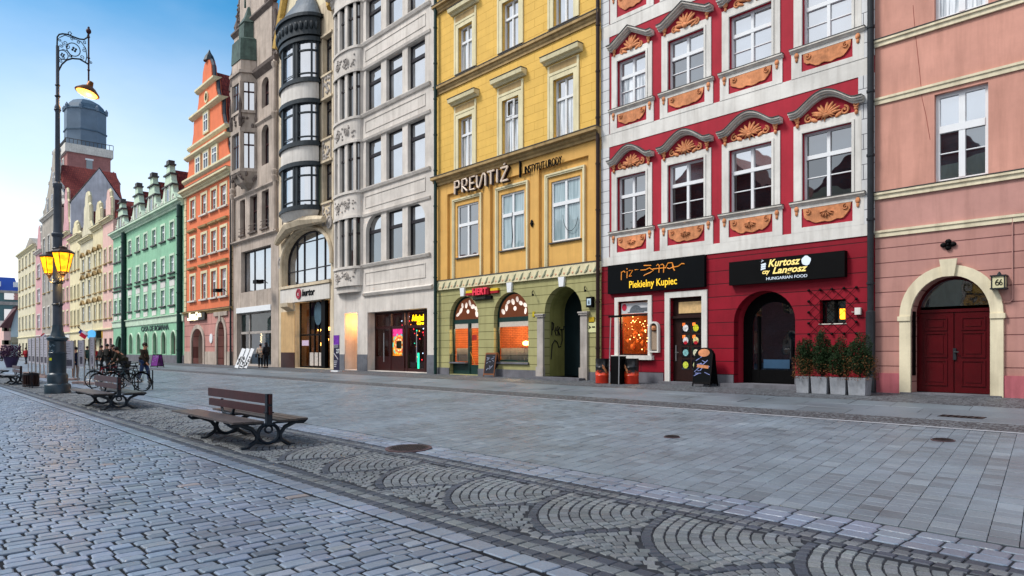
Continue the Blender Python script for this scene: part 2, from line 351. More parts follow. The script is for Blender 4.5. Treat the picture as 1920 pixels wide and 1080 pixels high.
def window(parent, xa, xb, za, zb, Y=FY, set_=0.14, rise=0.0, fw=0.07, cols=2, trans=(0.62,), low=0, frame='whiteframe', pane='pane_mid', mw=0.06, name='window', uppane=None, bars=None):
    if xa > xb: xa, xb = xb, xa
    y0, y1 = Y+set_, Y+set_+0.07; b = MB(); H = zb-za
    b.box(xa, xa+fw, y0, y1, za, zb-rise); b.box(xb-fw, xb, y0, y1, za, zb-rise); b.box(xa+fw, xb-fw, y0, y1, za, za+fw)
    if rise:
        o = arc((xa+xb)/2, zb-rise, (xb-xa)/2, rise, 0, pi, 14); i = arc((xa+xb)/2, zb-rise, (xb-xa)/2-fw, rise-fw, 0, pi, 14)
        for k in range(14): b.prism([o[k], o[k+1], i[k+1], i[k]], y0, y1)
    else: b.box(xa+fw, xb-fw, y0, y1, zb-fw, zb)
    ztr = []
    for t in trans:
        z = za+H*t; b.box(xa+fw, xb-fw, y0-0.02, y1, z-mw*0.65, z+mw*0.65); ztr.append(z)
    def topat(x):
        if not rise: return zb-fw
        u = (x-(xa+xb)/2)/((xb-xa)/2); return zb-rise+(rise)*sqrt(max(0, 1-u*u))-fw*0.6
    for c in range(1, cols):
        x = xa+(xb-xa)*c/cols; zz = [za+fw]+[q for z in ztr for q in (z-mw*0.65, z+mw*0.65)]+[topat(x)]
        for k in range(0, len(zz), 2): b.box(x-mw/2, x+mw/2, y0-0.01, y1, zz[k], zz[k+1])
    for (z, th) in (bars or []):
        zz = za+H*z; xs = [xa+fw]+[q for c in range(1, cols) for q in (xa+(xb-xa)*c/cols-mw/2, xa+(xb-xa)*c/cols+mw/2)]+[xb-fw]
        for k in range(0, len(xs), 2): b.box(xs[k], xs[k+1], y0+0.01, y1, zz-th/2, zz+th/2)
    w = b.build(name, frame, parent)
    # panes: each light of glass tilted a touch so that no two reflect alike
    g = MB(); zz = [za+0.01]+ztr+[zb-0.01]
    if rise:
        o = outline(xa+0.02, xb-0.02, za+0.02, zb-0.02, rise-0.02, 14); g.poly([(p[0], y1-0.02, p[1]) for p in o])
    else:
        for c in range(cols):
            xl, xr = xa+0.01+(xb-xa-0.02)*c/cols, xa+0.01+(xb-xa-0.02)*(c+1)/cols
            for k in range(len(zz)-1):
                if uppane and k == len(zz)-2: continue
                j = [y1-0.02+random.uniform(-0.006, 0.006) for _ in range(3)]
                g.quad((xl, j[0], zz[k]), (xr, j[1], zz[k]), (xr, j[1]+j[2]-j[0], zz[k+1]), (xl, j[2], zz[k+1]))
    if g.f: g.build('pane', pane, w)
    if uppane and not rise:
        g = MB()
        for c in range(cols):
            xl, xr = xa+0.01+(xb-xa-0.02)*c/cols, xa+0.01+(xb-xa-0.02)*(c+1)/cols
            j = [y1-0.02+random.uniform(-0.006, 0.006) for _ in range(3)]
            g.quad((xl, j[0], zz[-2]), (xr, j[1], zz[-2]), (xr, j[1]+j[2]-j[0], zz[-1]), (xl, j[2], zz[-1]))
        g.build('pane', uppane, w)
    return w
def cornice(parent, x0, x1, z0, z1, out, m, name='cornice', Y=FY, cap=True):
    h = z1-z0; x0, x1 = min(x0, x1), max(x0, x1)
    b = MB().prof([(Y-0.003+0.0, z0), (Y-out*0.3, z0), (Y-out*0.3, z0+h*0.25), (Y-out*0.55, z0+h*0.4), (Y-out*0.6, z0+h*0.6), (Y-out, z0+h*0.68), (Y-out, z1), (Y+0.05, z1)], x0, x1)
    c = b.build(name, m, parent)
    if cap: MB().box(x0-0.01, x1+0.01, Y-out-0.02, Y+0.05, z1+0.002, z1+0.03).build('flashing', 'lead', c)
    return c
def downpipe(parent, x, Y, z0, z1, r=0.07, m='darkmetal', thick=None, name='downpipe'):
    b = MB().tube([(x, Y, z0), (x, Y, z1)], r, 10)
    z = z0+1.2
    while z < z1: b.lathe(x, Y, [(r*1.25, z), (r*1.25, z+0.06)], 10); z += 1.75
    if thick: b.lathe(x, Y, [(r*1.7, z0), (r*1.7, z0+0.35), (r*1.45, z0+0.4), (r*1.45, z0+thick), (r*1.1, z0+thick+0.03)], 10)
    return b.build(name, m, parent, smooth=True)
def room(parent, x0, x1, z0, z1, y0, depth, m, floor='darkwood', name='interior'):
    x0, x1 = min(x0, x1), max(x0, x1); y1 = y0+depth
    r = MB(); r.quad((x0, y1, z0), (x1, y1, z0), (x1, y1, z1), (x0, y1, z1)); r.quad((x0, y0, z0), (x0, y1, z0), (x0, y1, z1), (x0, y0, z1))
    r.quad((x1, y0, z0), (x1, y1, z0), (x1, y1, z1), (x1, y0, z1)); r.quad((x0, y0, z1), (x1, y0, z1), (x1, y1, z1), (x0, y1, z1)); r.quad((x0, y0, z0), (x1, y0, z0), (x1, y1, z0), (x0, y1, z0))
    return r.build(name, m, parent)
def plight(name, loc, col, watts, parent, r=0.12):
    d = bpy.data.lights.new(name, 'POINT'); d.energy = watts; d.color = col; d.shadow_soft_size = r
    o = bpy.data.objects.new(name, d); COL.objects.link(o); o.location = loc
    if parent:
        o.parent = parent
        if parent.name in WORLD: o.matrix_parent_inverse = Matrix.Translation(-parent.location)
    return o
# ================================================================ GROUND
def stone_sheet(name, stones, m, bevel=0.012, oct_=False, hgt=0.03, label=None):
    """stones: (list of 4 corner xy, tint rgb, dz). One joined sheet of paving: the ground itself."""
    V, F, T = [], [], []
    for cs, tint, dz in stones:
        cx = sum(c[0] for c in cs)/len(cs); cy = sum(c[1] for c in cs)/len(cs); g = gz(cy)
        if oct_:
            q = []
            for k in range(4):
                a, b, c = cs[k-1], cs[k], cs[(k+1) % 4]; f1 = random.uniform(0.07, 0.17); f2 = random.uniform(0.05, 0.12)
                q.append((b[0]+(a[0]-b[0])*f2, b[1]+(a[1]-b[1])*f2)); q.append((b[0]+(c[0]-b[0])*f1*0.7, b[1]+(c[1]-b[1])*f1*0.7))
            cs = q
        n = len(cs); i = len(V); tx, ty = random.uniform(-.009, .009), random.uniform(-.009, .009)
        for lev, (ins, z) in enumerate(((0, -hgt), (0, -bevel*0.9), (bevel*(1.5 if oct_ else 1), 0.0))):
            for (x, y) in cs:
                dx, dy = x-cx, y-cy; L = sqrt(dx*dx+dy*dy) or 1; f = 1-ins/L
                px, py = cx+dx*f, cy+dy*f
                V.append((px, py, gz(py)+z+dz+(tx*(px-cx)+ty*(py-cy) if lev else 0)))
        for k in range(n):
            k1 = (k+1) % n; F.append((i+k, i+k1, i+n+k1, i+n+k)); F.append((i+n+k, i+n+k1, i+2*n+k1, i+2*n+k))
        F.append(tuple(i+2*n+k for k in range(n)))
        T += [tint]*(3*n)
    me = bpy.data.meshes.new(name); me.from_pydata(V, [], F); me.update(); me.materials.append(m)
    at = me.attributes.new('tint', 'FLOAT_COLOR', 'POINT')
    at.data.foreach_set('color', [c for t in T for c in (*t, 1.0)])
    o = bpy.data.objects.new(name, me); COL.objects.link(o); tag(o, label, None, None, 'structure'); return o
def jit(a): return random.uniform(-a, a)
def shade(base, v, hue=0.04):
    k = 1+random.uniform(-v, v); return (base[0]*k*(1+jit(hue)), base[1]*k, base[2]*k*(1+jit(hue)))
def sheet(name, x0, x1, ys, dz, m):
    b = MB()
    for a, c in zip(ys, ys[1:]): b.quad((x0, a, gz(a)+dz), (x1, a, gz(a)+dz), (x1, c, gz(c)+dz), (x0, c, gz(c)+dz))
    return tag(b.build(name, m), None, None, None, 'structure')

gm = brickmat('far_paving', '727a84', 0.42, 0.2, 0.012, '4a4d52', 0.14, 0.55, 'XY', dist=0.008)
sheet('ground', -1500, 600, [-900, 4.5, 20, 900], -0.045, gm)
bed = mat('joint_sand', '2a2c31', 0.9, 0.3, 8, bump=0.3)
sheet('paving_bed', -60, 12, [3.4, 4.5, 13.3], -0.011, bed)
sheet('road_bed', -60, 12, [-6, 3.4], -0.012, mat('dark_joint_sand', '131519', 0.9, 0.3, 8, bump=0.3))
SETT = (0.165, 0.200, 0.255); XR0, XR1 = -60.0, 10.0
st = []
# big granite setts of the roadway: rows run across the street
x = XR1
row = 0
while x > XR0:
    pw = random.uniform(0.125, 0.155); y = 3.36; 
    ymin = -6
    first = True
    while y > ymin:
        L = random.uniform(0.155, 0.25); g = 0.0095
        if first: L = random.uniform(0.12, 0.3); first = False
        wob = 0.012*sin(y*1.7+x*0.9)
        cs = [(x-pw+g+jit(.007)+wob, y-L+g+jit(.006)), (x-g+jit(.007)+wob, y-L+g+jit(.006)), (x-g+jit(.007)+wob, y-g+jit(.006)), (x-pw+g+jit(.007)+wob, y-g+jit(.006))]
        r = random.random()
        base = SETT if r > 0.14 else ((0.19, 0.215, 0.25) if r > 0.06 else ((0.25, 0.21, 0.21) if r < 0.007 else (0.115, 0.14, 0.18)))
        st.append((cs, shade(base, 0.2), jit(0.005))); y -= L
    x -= pw
def line_rows(y0, y1, n, L0, L1, base, var=0.15, xr=(XR0, XR1), alt=None, g=0.008):
    out = []; h = (y1-y0)/n
    for k in range(n):
        x = xr[1]-random.uniform(0, L1); kk = 0
        while x > xr[0]:
            L = random.uniform(L0, L1); a, b = y0+k*h+g, y0+(k+1)*h-g
            bs = base
            if alt: bs = alt[(k) % len(alt)]
            out.append(([(x-L+g+jit(.004), a+jit(.004)), (x-g+jit(.004), a+jit(.004)), (x-g+jit(.004), b+jit(.004)), (x-L+g+jit(.004), b+jit(.004))], shade(bs, var), jit(0.003))); x -= L
    return out
DARK = (0.042, 0.050, 0.066); LIGHT = (0.125, 0.138, 0.145)
st += line_rows(3.39, 3.60, 1, 0.20, 0.30, SETT)
stone_m = attrmat('worn_granite_setts', 0.33, 0.9, 26, mott=0.2, spots=0.22)
stone_sheet('cobbled_road', st, stone_m, 0.008, oct_=True, hgt=0.022)
st = line_rows(3.60, 3.97, 3, 0.12, 0.19, DARK, 0.2, alt=[DARK, LIGHT, DARK], g=0.006)
st += line_rows(5.47, 5.80, 3, 0.10, 0.14, DARK, 0.25, alt=[DARK, (0.11, 0.12, 0.13), DARK], g=0.006)
# mosaic of small cubes laid in overlapping arcs, the outermost course of each arc dark
P = 1.33; R1, R2, Y0, Y1 = 1.5, 1.16, 3.98, 5.46
def inA(x, y, xk): return (x >= xk and y > Y0+0.02) or (x < xk and (x-xk)**2+(y-5.52)**2 < R1*R1)
s_ = 0.098
kmin, kmax = int((XR0+3.6)/P), int((XR1+3.6)/P)
for k in range(kmin, kmax+1):
    xk = -3.6+P*k+0.0; bx, by = xk+0.72, 3.95
    for typ, (cx, cy, R, a0, a1) in (('A', (xk, 5.52, R1, pi*0.98, pi*1.5)), ('B', (bx, by, R2, pi*1.0, 0.0))):
        j = 0
        while True:
            r = R-s_*(j+0.5)
            if r < 0.05: break
            n = max(3, int(abs(a1-a0)*r/(s_*1.0))); off = random.random()*0.5
            for q in range(-6 if typ == 'A' else 0, n+1):
                a = a0+(a1-a0)*(q+off)/n
                px, py = cx+r*cos(a), cy+r*sin(a)
                if typ == 'A' and q < 0: continue
                if not (Y0+0.02 < py < Y1-0.02): continue
                if not inA(px, py, xk) and j > 0: continue
                nextA = inA(px, py, xk+P)
                if nextA: continue
                inB = (px-bx)**2+(py-by)**2 < R2*R2
                if typ == 'A' and inB: continue
                if typ == 'B' and not inA(px, py, xk): continue
                hr, ht = s_/2-0.0075, r*abs(a1-a0)/n/2-0.0085
                if ht < 0.02: continue
                ca, sa = cos(a), sin(a); cs = []
                for (u, v) in ((-1, -1), (1, -1), (1, 1), (-1, 1)):
                    du, dv = u*hr+jit(.005), v*ht*(1+0.5*u*s_/r/2)+jit(.005)
                    cs.append((px+ca*du-sa*dv, py+sa*du+ca*dv))
                dk = j == 0
                st.append((cs, shade(DARK if dk else (0.128, 0.140, 0.148), 0.12 if dk else 0.24), jit(0.003)))
            j += 1
    # straight tail of the arc's rings to the right of its centre, above the second arc
    j = 1
    for j in range(1, 14):
        yy = Y0+0.02+s_*(j+0.5)
        x = xk
        while x < xk+P+0.3:
            if inA(x, yy, xk) and not inA(x, yy, xk+P) and (x-bx)**2+(yy-by)**2 > R2*R2 and yy < Y1-0.03:
                cs = [(x-.045+jit(.005), yy-.045+jit(.005)), (x+.045+jit(.005), yy-.045+jit(.005)), (x+.045+jit(.005), yy+.045+jit(.005)), (x-.045+jit(.005), yy+.045+jit(.005))]
                st.append((cs, shade((0.128, 0.140, 0.148), 0.24), jit(0.003)))
            x += s_
stone_sheet('mosaic_paving', st, attrmat('small_mosaic_cubes', 0.6, 0.8, 60, mott=0.3), 0.008)
# three rows of long setts, then the sawn slabs of the promenade laid in courses across the street
st = line_rows(5.82, 6.36, 3, 0.19, 0.32, SETT, 0.2)
stone_sheet('sett_border', st, stone_m, 0.008, oct_=True, hgt=0.022)
st = []
x = XR1; col = 0
while x > XR0:
    cw = 0.212; y = 6.39; sk = lambda q: -0.167*(q-6.39)
    while y < 13.2:
        L = random.choice((0.12, 0.15, 0.18, 0.22, 0.22, 0.27)); y2 = min(y+L, 13.22); g = 0.006
        r = random.random(); base = (0.152, 0.190, 0.224) if r > 0.14 else ((0.120, 0.148, 0.174) if r > 0.05 else (0.185, 0.225, 0.258))
        st.append(([(x-cw+.0032+sk(y), y+g), (x-.0032+sk(y), y+g), (x-.0032+sk(y2), y2-g), (x-cw+.0032+sk(y2), y2-g)], shade(base, 0.11, 0.012), jit(0.0018))); y = y2
    x -= cw
stone_sheet('promenade_slabs', st, attrmat('sawn_granite_slabs', 0.42, 0.25, 90, mott=0.18, spots=0.3), 0.0015, hgt=0.016)
vm, n, l, p = newmat('small_dark_cobbles')
t = n.new('ShaderNodeTexCoord'); mpn = n.new('ShaderNodeMapping'); l.new(t.outputs['Object'], mpn.inputs[0])
v1 = n.new('ShaderNodeTexVoronoi'); v1.inputs['Scale'].default_value = 11; v1.inputs['Randomness'].default_value = 0.55; v1.feature = 'DISTANCE_TO_EDGE'
v2 = n.new('ShaderNodeTexVoronoi'); v2.inputs['Scale'].default_value = 11; v2.inputs['Randomness'].default_value = 0.55
l.new(mpn.outputs[0], v1.inputs['Vector']); l.new(mpn.outputs[0], v2.inputs['Vector'])
sp = n.new('ShaderNodeSeparateColor'); l.new(v2.outputs['Color'], sp.inputs[0])
rp = n.new('ShaderNodeValToRGB'); rp.color_ramp.elements[0].color = (.055, .062, .07, 1); rp.color_ramp.elements[1].color = (.15, .165, .18, 1); l.new(sp.outputs[0], rp.inputs[0])
mr = n.new('ShaderNodeMapRange'); mr.inputs[1].default_value = 0; mr.inputs[2].default_value = 0.12; l.new(v1.outputs['Distance'], mr.inputs[0])
mx = n.new('ShaderNodeMix'); mx.data_type = 'RGBA'; mx.inputs[6].default_value = (.02, .02, .024, 1); l.new(mr.outputs[0], mx.inputs[0]); l.new(rp.outputs[0], mx.inputs[7]); l.new(mx.outputs[2], p.inputs['Base Color'])
p.inputs['Roughness'].default_value = 0.6
bp = n.new('ShaderNodeBump'); bp.inputs['Distance'].default_value = 0.02; bp.inputs['Strength'].default_value = 0.8; l.new(mr.outputs[0], bp.inputs['Height']); l.new(bp.outputs[0], p.inputs['Normal'])
kerb = mat('kerb_granite', '9a9da2', 0.6, 0.12, 4)
tag(MB().quad((-190, 13.23, gz(13.23)+.004), (14, 13.23, gz(13.23)+.004), (14, 13.36, gz(13.36)+.004), (-190, 13.36, gz(13.36)+.004)).build('kerb_line', kerb), None, None, None, 'structure')
sheet('pavement_cobbles', -190, 14, [13.36, 14.45], 0.0, vm)
sheet('wall_side_cobbles', -190, 14, [17.45, 20.0, 20.3], 0.0, vm)
sheet('pavement', -190, 14, [14.45, 17.45], -0.012, bed)
st = []
for k in range(3):
    x = 14-random.uniform(0, 1)
    while x > -60:
        L = random.choice((0.9, 1.0, 1.5, 1.5, 2.0)); a, b = 14.45+k*1.0, 15.45+k*1.0; g = 0.006
        st.append(([(x-L+g, a+g), (x-g, a+g), (x-g-.16, b-g), (x-L+g-.16, b-g)], shade((0.135, 0.165, 0.19), 0.13, 0.02), jit(0.0015))); x -= L
stone_sheet('pavement_flagstones', st, attrmat('large_flagstones', 0.5, 0.3, 40, spots=0.3), 0.005, hgt=0.02)
far_slab = brickmat('far_flagstones', '747c86', 1.3, 1.0, 0.012, '55585c', 0.08, 0.55, 'XY')
sheet('far_pavement', -190, -60, [14.45, 17.45], 0.002, far_slab)
pl = brickmat('far_promenade', '79828d', 0.22, 0.22, 0.008, '666a70', 0.1, 0.45, 'XY')
sheet('far_promenade', -190, -60, [6.36, 13.23], 0.0, pl)
# cast iron covers let into the paving
def manhole(x, y, r, label, rect=False, group=None):
    X, Y, Z = gp(x, y)
    t = root('manhole_cover', label, 'manhole cover', (X, Y, Z), group)
    b = MB()
    if rect:
        b.box(-r*1.4, r*1.4, -r*0.7, r*0.7, -0.01, 0.010); b.build('cover', iron, t)
        f = MB()
        for k in range(6): f.box(-r*1.25+k*r*0.43, -r*1.25+k*r*0.43+0.04, -r*0.55, r*0.55, 0.010, 0.015)
        f.build('grate', 'black', t)
    else:
        b.lathe(0, 0, [(r, -0.01), (r, 0.012), (r*0.97, 0.014)], 28); b.build('rim', rust, t)
        c = MB().lathe(0, 0, [(r*0.86, 0.0), (r*0.86, 0.018), (r*0.84, 0.019)], 28)
        for i in range(-5, 6):
            for j in range(-5, 6):
                if i*i+j*j < 27: c.box(i*r*0.14-0.018, i*r*0.14+0.018, j*r*0.14-0.018, j*r*0.14+0.018, 0.018, 0.024)
        c.build('cover', iron, t)
    t.rotation_euler = (0.027, 0, 0.3 if not rect else 0)
iron = mat('cast_iron', '3a3436', 0.5, 0.25, 12, bump=0.3, metal=0.5); rust = mat('rusty_iron', '5c4a4c', 0.6, 0.25, 12, bump=0.3, metal=0.3)
manhole(766, 841, 0.36, 'large round rusty manhole cover at the edge of the mosaic strip')
manhole(1260, 820, 0.13, 'small round cover in the slabs below the black arched doorway')
manhole(1768, 826, 0.16, 'small round cover in the slabs in front of the panelled maroon gate')
manhole(1803, 782, 0.26, 'rectangular iron cover in the flagstones near the maroon gate', True)
# ================================================================ HOUSES (all facades on Y = 20)
GB = 0.36                                               # wall foot a little below the pavement
def bwin(x, zf, side=None): pass
def X2(a, b): return (wx(a), wx(b))
# ---------------------------------------------------------------- salmon house, far right
M['salmon'] = mat('salmon_render', 'c99382', 0.8, 0.07, 0.8, streak=0.22)
M['salmon2'] = mat('dull_pink_render', 'b98a80', 0.8, 0.07, 0.8, streak=0.22)
M['salmonr'] = brickmat('pink_banded_render', 'b5867c', 30, 0.40, 0.014, '6d4644', 0.07, 0.8, shift=(0, 0.06))
M['pinkbase'] = mat('pink_plinth_paint', 'b3646c', 0.7, 0.08, 1.5, streak=0.3)
M['maroon'] = mat('maroon_gate_paint', '4c0a10', 0.3, 0.15, 3, bump=0.05)
H = root('salmon_house', 'salmon pink plastered house with cream bands, rounded gateway and maroon gate', 'house', (1.0, FY, 0.42), world=True)
xl, xr = wx(1641), 9.0
gx0, gx1 = wx(1709), wx(1858); gzt = wz(1783, 517); gw0, gw1 = wx(1690), wx(1880)
w2a, w2b = wx(1752), wx(1853); w2z0, w2z1 = wz(1752, 344), wz(1752, 178)
w3a, w3b = wx(1745), wx(1868)
zb1 = wz(1650, 437); zbb = [wz(1650, 366), wz(1650, 188), wz(1650, 80)]
b = MB(); wall(b, xl, xr, GB, zb1-0.12, [(gx0, gx1, GB, gzt, 1.0)], depth=0.5); b.build('ground_floor_wall', 'salmonr', H)
b = MB(); wall(b, xl, xr, zb1-0.12, zbb[0]-0.1, []); b.build('wall_band', 'salmon2', H)
b = MB(); wall(b, xl, xr, zbb[0]-0.1, 15, [(w2a, w2b, w2z0, w2z1, 0), (w2a, w2b, zbb[2]+0.12, zbb[2]+2.2, 0)]+[(w2a+d, w2b+d, z, z+2.1, 0) for d in (3.4, 6.8) for z in (w2z0, zbb[2]+0.12)], depth=0.2)
house_shell(b, xl, xr, GB, 15).build('wall', 'salmon', H)
b = MB(); b.box(xl+0.01, gw0-0.001, FY-0.05, FY, GB, 0.95); b.box(gw1+0.001, xr, FY-0.05, FY, GB, 0.95); b.build('plinth', 'pinkbase', H)
for z, o in ((zb1, 0.07), (zbb[0], 0.1), (zbb[1], 0.07), (zbb[2], 0.1)):
    b = MB().prof([(FY-0.001, z-0.12), (FY-o*0.6, z-0.12), (FY-o*0.6, z-0.02), (FY-o, z), (FY-o, z+0.06), (FY+0.01, z+0.07)], xl+0.005, xr); b.build('string_course', 'cream', H)
    if o == 0.1: MB().box(xl, xr, FY-0.115, FY+0.01, z+0.072, z+0.09).build('flashing', 'lead', H)
for d in (0, 3.4, 6.8):
    window(H, w2a+d, w2b+d, w2z0, w2z0+(w2z1-w2z0), pane='pane_mid', uppane='pane_sky', fw=0.09, mw=0.14, trans=(0.6,), set_=0.12, bars=[(0.33, 0.025)])
    window(H, w2a+d, w2b+d, zbb[2]+0.12, zbb[2]+2.2, pane='pane_curt', fw=0.09, mw=0.14, set_=0.12)
# gateway: cream stone surround, keystone, gate
gc = (gx0+gx1)/2; rr = (gx1-gx0)/2
b = MB(); zs = gzt-1.0; wd = 0.27
for xa, xb_ in ((gx0-wd, gx0), (gx1, gx1+wd)):
    b.box(xa, xb_, FY-0.08, FY+0.02, GB, zs-0.12)
o = arc(gc, zs, rr+wd, 1.0+wd, 0, pi, 20); i = arc(gc, zs, rr, 1.0, 0, pi, 20)
for k in range(20): b.prism([o[k], o[k+1], i[k+1], i[k]], FY-0.08, FY+0.02)
b.build('gate_surround', 'cream', H)
b = MB(); b.box(gx0-wd-0.04, gx0, FY-0.11, FY+0.02, zs-0.12, zs+0.001); b.box(gx1, gx1+wd+0.04, FY-0.11, FY+0.02, zs-0.12, zs+0.001); b.build('impost', 'cream', H)
b = MB(); b.prism([(gc-0.13, gzt-0.02), (gc+0.13, gzt-0.02), (gc+0.2, gzt+0.42), (gc-0.2, gzt+0.42)], FY-0.14, FY-0.081); b.build('keystone', 'cream', H)
yg = FY+0.42; gtop = wz(1783, 578)
d = MB(); d.box(gx0, gx1, yg, yg+0.1, 0.46, gtop-0.08); gate = d.build('gate', 'maroon', H)
for s, (a, c) in enumerate(((gx0+0.06, gc-0.02), (gc+0.02, gx1-0.06))):
    f = MB(); f.box(a, c, yg-0.03, yg-0.001, 0.47, gtop-0.1)
    lf = f.build('door_leaf', 'maroon', gate)
    f = MB(); ww = c-a
    for zz0, zz1 in ((0.68, 1.28), (1.42, 2.0), (2.12, 2.72)):
        if zz1 > gtop-0.2: zz1 = gtop-0.25
        q = (a+0.17, c-0.17)
        f.ring(q[0], q[1], zz0, zz1, 0.035, yg-0.052, yg-0.031, True); f.box(q[0]+0.06, q[1]-0.06, yg-0.045, yg-0.031, zz0+0.06, zz1-0.06)
    f.build('door_panel', 'maroon', lf)
f = MB().box(gc-0.02, gc+0.05, yg-0.07, yg-0.031, 1.32, 1.62); f.tube([(gc+0.01, yg-0.09, 1.52), (gc+0.12, yg-0.11, 1.52)], 0.014); f.build('handle', 'darkmetal', gate)
f = MB().box(gx0, gx1, yg-0.05, yg+0.1, gtop-0.08, gtop); o = arc(gc, zs, rr, 1.0, 0, pi, 16); i = arc(gc, zs, rr-0.07, 0.93, 0, pi, 16)
for k in range(16): f.prism([o[k], o[k+1], i[k+1], i[k]], yg-0.04, yg+0.05)
fl = f.build('fanlight_frame', 'maroon', gate)
a0 = math.asin(min(0.99, (gtop-zs)/1.0)) if gtop > zs else 0
pts = [p for p in arc(gc, zs, rr-0.03, 0.97, 0, pi, 24) if p[1] > gtop]
MB().poly([(p[0], yg+0.02, p[1]) for p in pts]).build('fanlight_pane', 'pane_mid', gate)
MB().box(gx0-0.02, gx0+0.03, FY+0.05, FY+0.25, 0.9, 2.6).build('notice_case', 'black', H)
MB().box(gw0, gw1, FY-0.12, FY+0.5, 0.36, 0.455).build('doorstep', 'plinth', H)
b = MB(); xc, zc = wx(1779), wz(1779, 459)
for a in range(4): b.ball((xc+0.11*cos(a*pi/2), FY-0.04, zc+0.08*sin(a*pi/2)), (0.075, 0.04, 0.065), 8, 5)
b.ball((xc, FY-0.07, zc), 0.04); b.build('anchor_rosette', 'black', H, True)
b = MB(); xp, z1_, z2_ = wx(1899), wz(1899, 566), wz(1899, 405); b.tube([(wx(1856), FY-0.03, z1_), (xp-0.05, FY-0.03, z1_), (xp, FY-0.03, z1_+0.06), (xp, FY-0.03, z2_), (xp+0.06, FY-0.03, z2_+0.05), (9, FY-0.03, z2_+0.05)], 0.014, 6); b.build('cable', 'salmon2', H)
b = MB(); cz = [wz(1735, 20), wz(1737, 120), wz(1742, 175), wz(1746, 240)]
xk_ = wx(1725)
b.tube([(wx(1712), FY-0.001, wz(1712, 10)), (wx(1716), FY-0.001, wz(1716, 60)), (wx(1724), FY-0.001, wz(1724, 130)), (wx(1729), FY-0.001, wz(1729, 185)), (wx(1736), FY-0.001, wz(1736, 215)), (wx(1744), FY-0.001, wz(1744, 262))], 0.006, 5); b.build('crack', mat('old_crack', '8a4238', 0.9, 0.2, 5), H)
lt = root('house_number_lantern', 'small cream house number lantern reading 6 on the salmon wall beside the gate', 'number lantern', (wx(1876), FY-0.12, wz(1876, 530)))
b = MB().box(-0.13, 0.13, -0.12, 0.10, -0.14, 0.14); b.build('lantern_glass', mat('old_milk_glass', 'cfc9a2', 0.4, 0.1, 5), lt)
b = MB().box(-0.16, 0.16, -0.15, 0.12, 0.14, 0.17); b.box(-0.16, 0.16, -0.15, 0.12, -0.17, -0.14); b.lathe(0, 0, [(0.06, 0.17), (0.03, 0.23), (0.01, 0.26)], 8)
for sx in (-0.13, 0.13):
    for sy in (-0.12, 0.1): b.box(sx-0.012, sx+0.012, sy-0.012, sy+0.012, -0.14, 0.14)
b.build('lantern_frame', 'darkmetal', lt)
text('number', '6', -0.07, -0.08, -0.125, 0.22, 'black', lt, 0.004); text('number', '6', 0.02, -0.08, -0.125, 0.22, 'black', lt, 0.004, sx=0.7)

# ---------------------------------------------------------------- red and white house with the stucco
M['red'] = mat('oxblood_render', 'a52434', 0.75, 0.10, 1.2, streak=0.18)
M['redr'] = brickmat('crimson_banded_render', '8a0f23', 30, 0.42, 0.014, '3e0710', 0.12, 0.55, shift=(0, 0.05))
M['quoin'] = brickmat('white_quoin_render', 'd3d4d4', 0.9, 0.42, 0.012, '77787c', 0.05, 0.7, shift=(0.2, 0.0))
M['orange'] = mat('orange_stucco', 'd08a5e', 0.75, 0.24, 7, bump=0.35, streak=0.3)
M['stucco'] = mat('weathered_stucco', 'd0cbc1', 0.8, 0.16, 3, bump=0.3, streak=0.25)
R = root('red_house', 'red and white baroque house with orange stucco over its windows and two restaurants below', 'house', ((wx(1128)+wx(1641))/2, FY, 0.42), world=True)
xl, xr = wx(1128), wx(1640.5)
cols = [(1158, 1212), (1253, 1321), (1368, 1448), (1505, 1598)]
LZ0, LZ1, UZ0, UZ1 = 5.97, 7.98, 10.54, 12.28
TZ0, TZ1 = 14.9, 16.6
ops = [(wx(a), wx(c), z0, z1, 0) for a, c in cols for z0, z1 in ((LZ0, LZ1), (UZ0, UZ1), (TZ0, TZ1))]
b = MB(); wall(b, xl, xr, 5.06, 18.5, ops, depth=0.2); house_shell(b, xl, xr, GB, 18.5).build('wall', 'red', R)
# ground floor openings
dw = X2(1160, 1216); dwz = (wz(1160, 666), wz(1160, 566))
dd = X2(1257, 1317); ddz = (0.5, wz(1257, 559))
ar = X2(1376, 1491); art = wz(1433, 545)
sw = X2(1537, 1586); swz = (wz(1537, 607), wz(1537, 563))
b = MB(); wall(b, xl, xr, GB, 4.74, [(dw[0], dw[1], dwz[0], dwz[1], 0), (dd[0], dd[1], 0.45, ddz[1], 0), (ar[0], ar[1], 0.45, art, 0.95), (sw[0], sw[1], swz[0], swz[1], 0)], depth=0.28)
b.build('ground_floor_wall', 'redr', R)
MB().box(xl, xr, FY-0.03, FY, 4.74, 5.06).build('white_band', 'white', R)
MB().box(xl+0.02, xr-0.02, FY-0.02, FY, 9.19, 9.67).build('white_band', 'white', R)
MB().box(xl+0.02, xr-0.02, FY-0.02, FY, 13.32, 13.78).build('white_band', 'white', R)
for a, c in ((xl, wx(1143)), (wx(1610), xr)):
    for z0, z1 in ((5.06, 9.19), (9.67, 13.32), (13.78, 18.5)): MB().box(a, c, FY-0.029, FY, z0, z1).build('quoin_strip', 'quoin', R)
def curvy(xa, xb, z, h, n=22):
    """segmental swan pediment: flat ends rising to a rounded crown"""
    out = []
    for k in range(n+1):
        u = -1+2*k/n; a = abs(u)
        v = 0 if a > 0.78 else (0.5+0.5*cos(pi*a/0.78))**0.62
        out.append((xa+(xb-xa)*k/n, z+h*v))
    return out
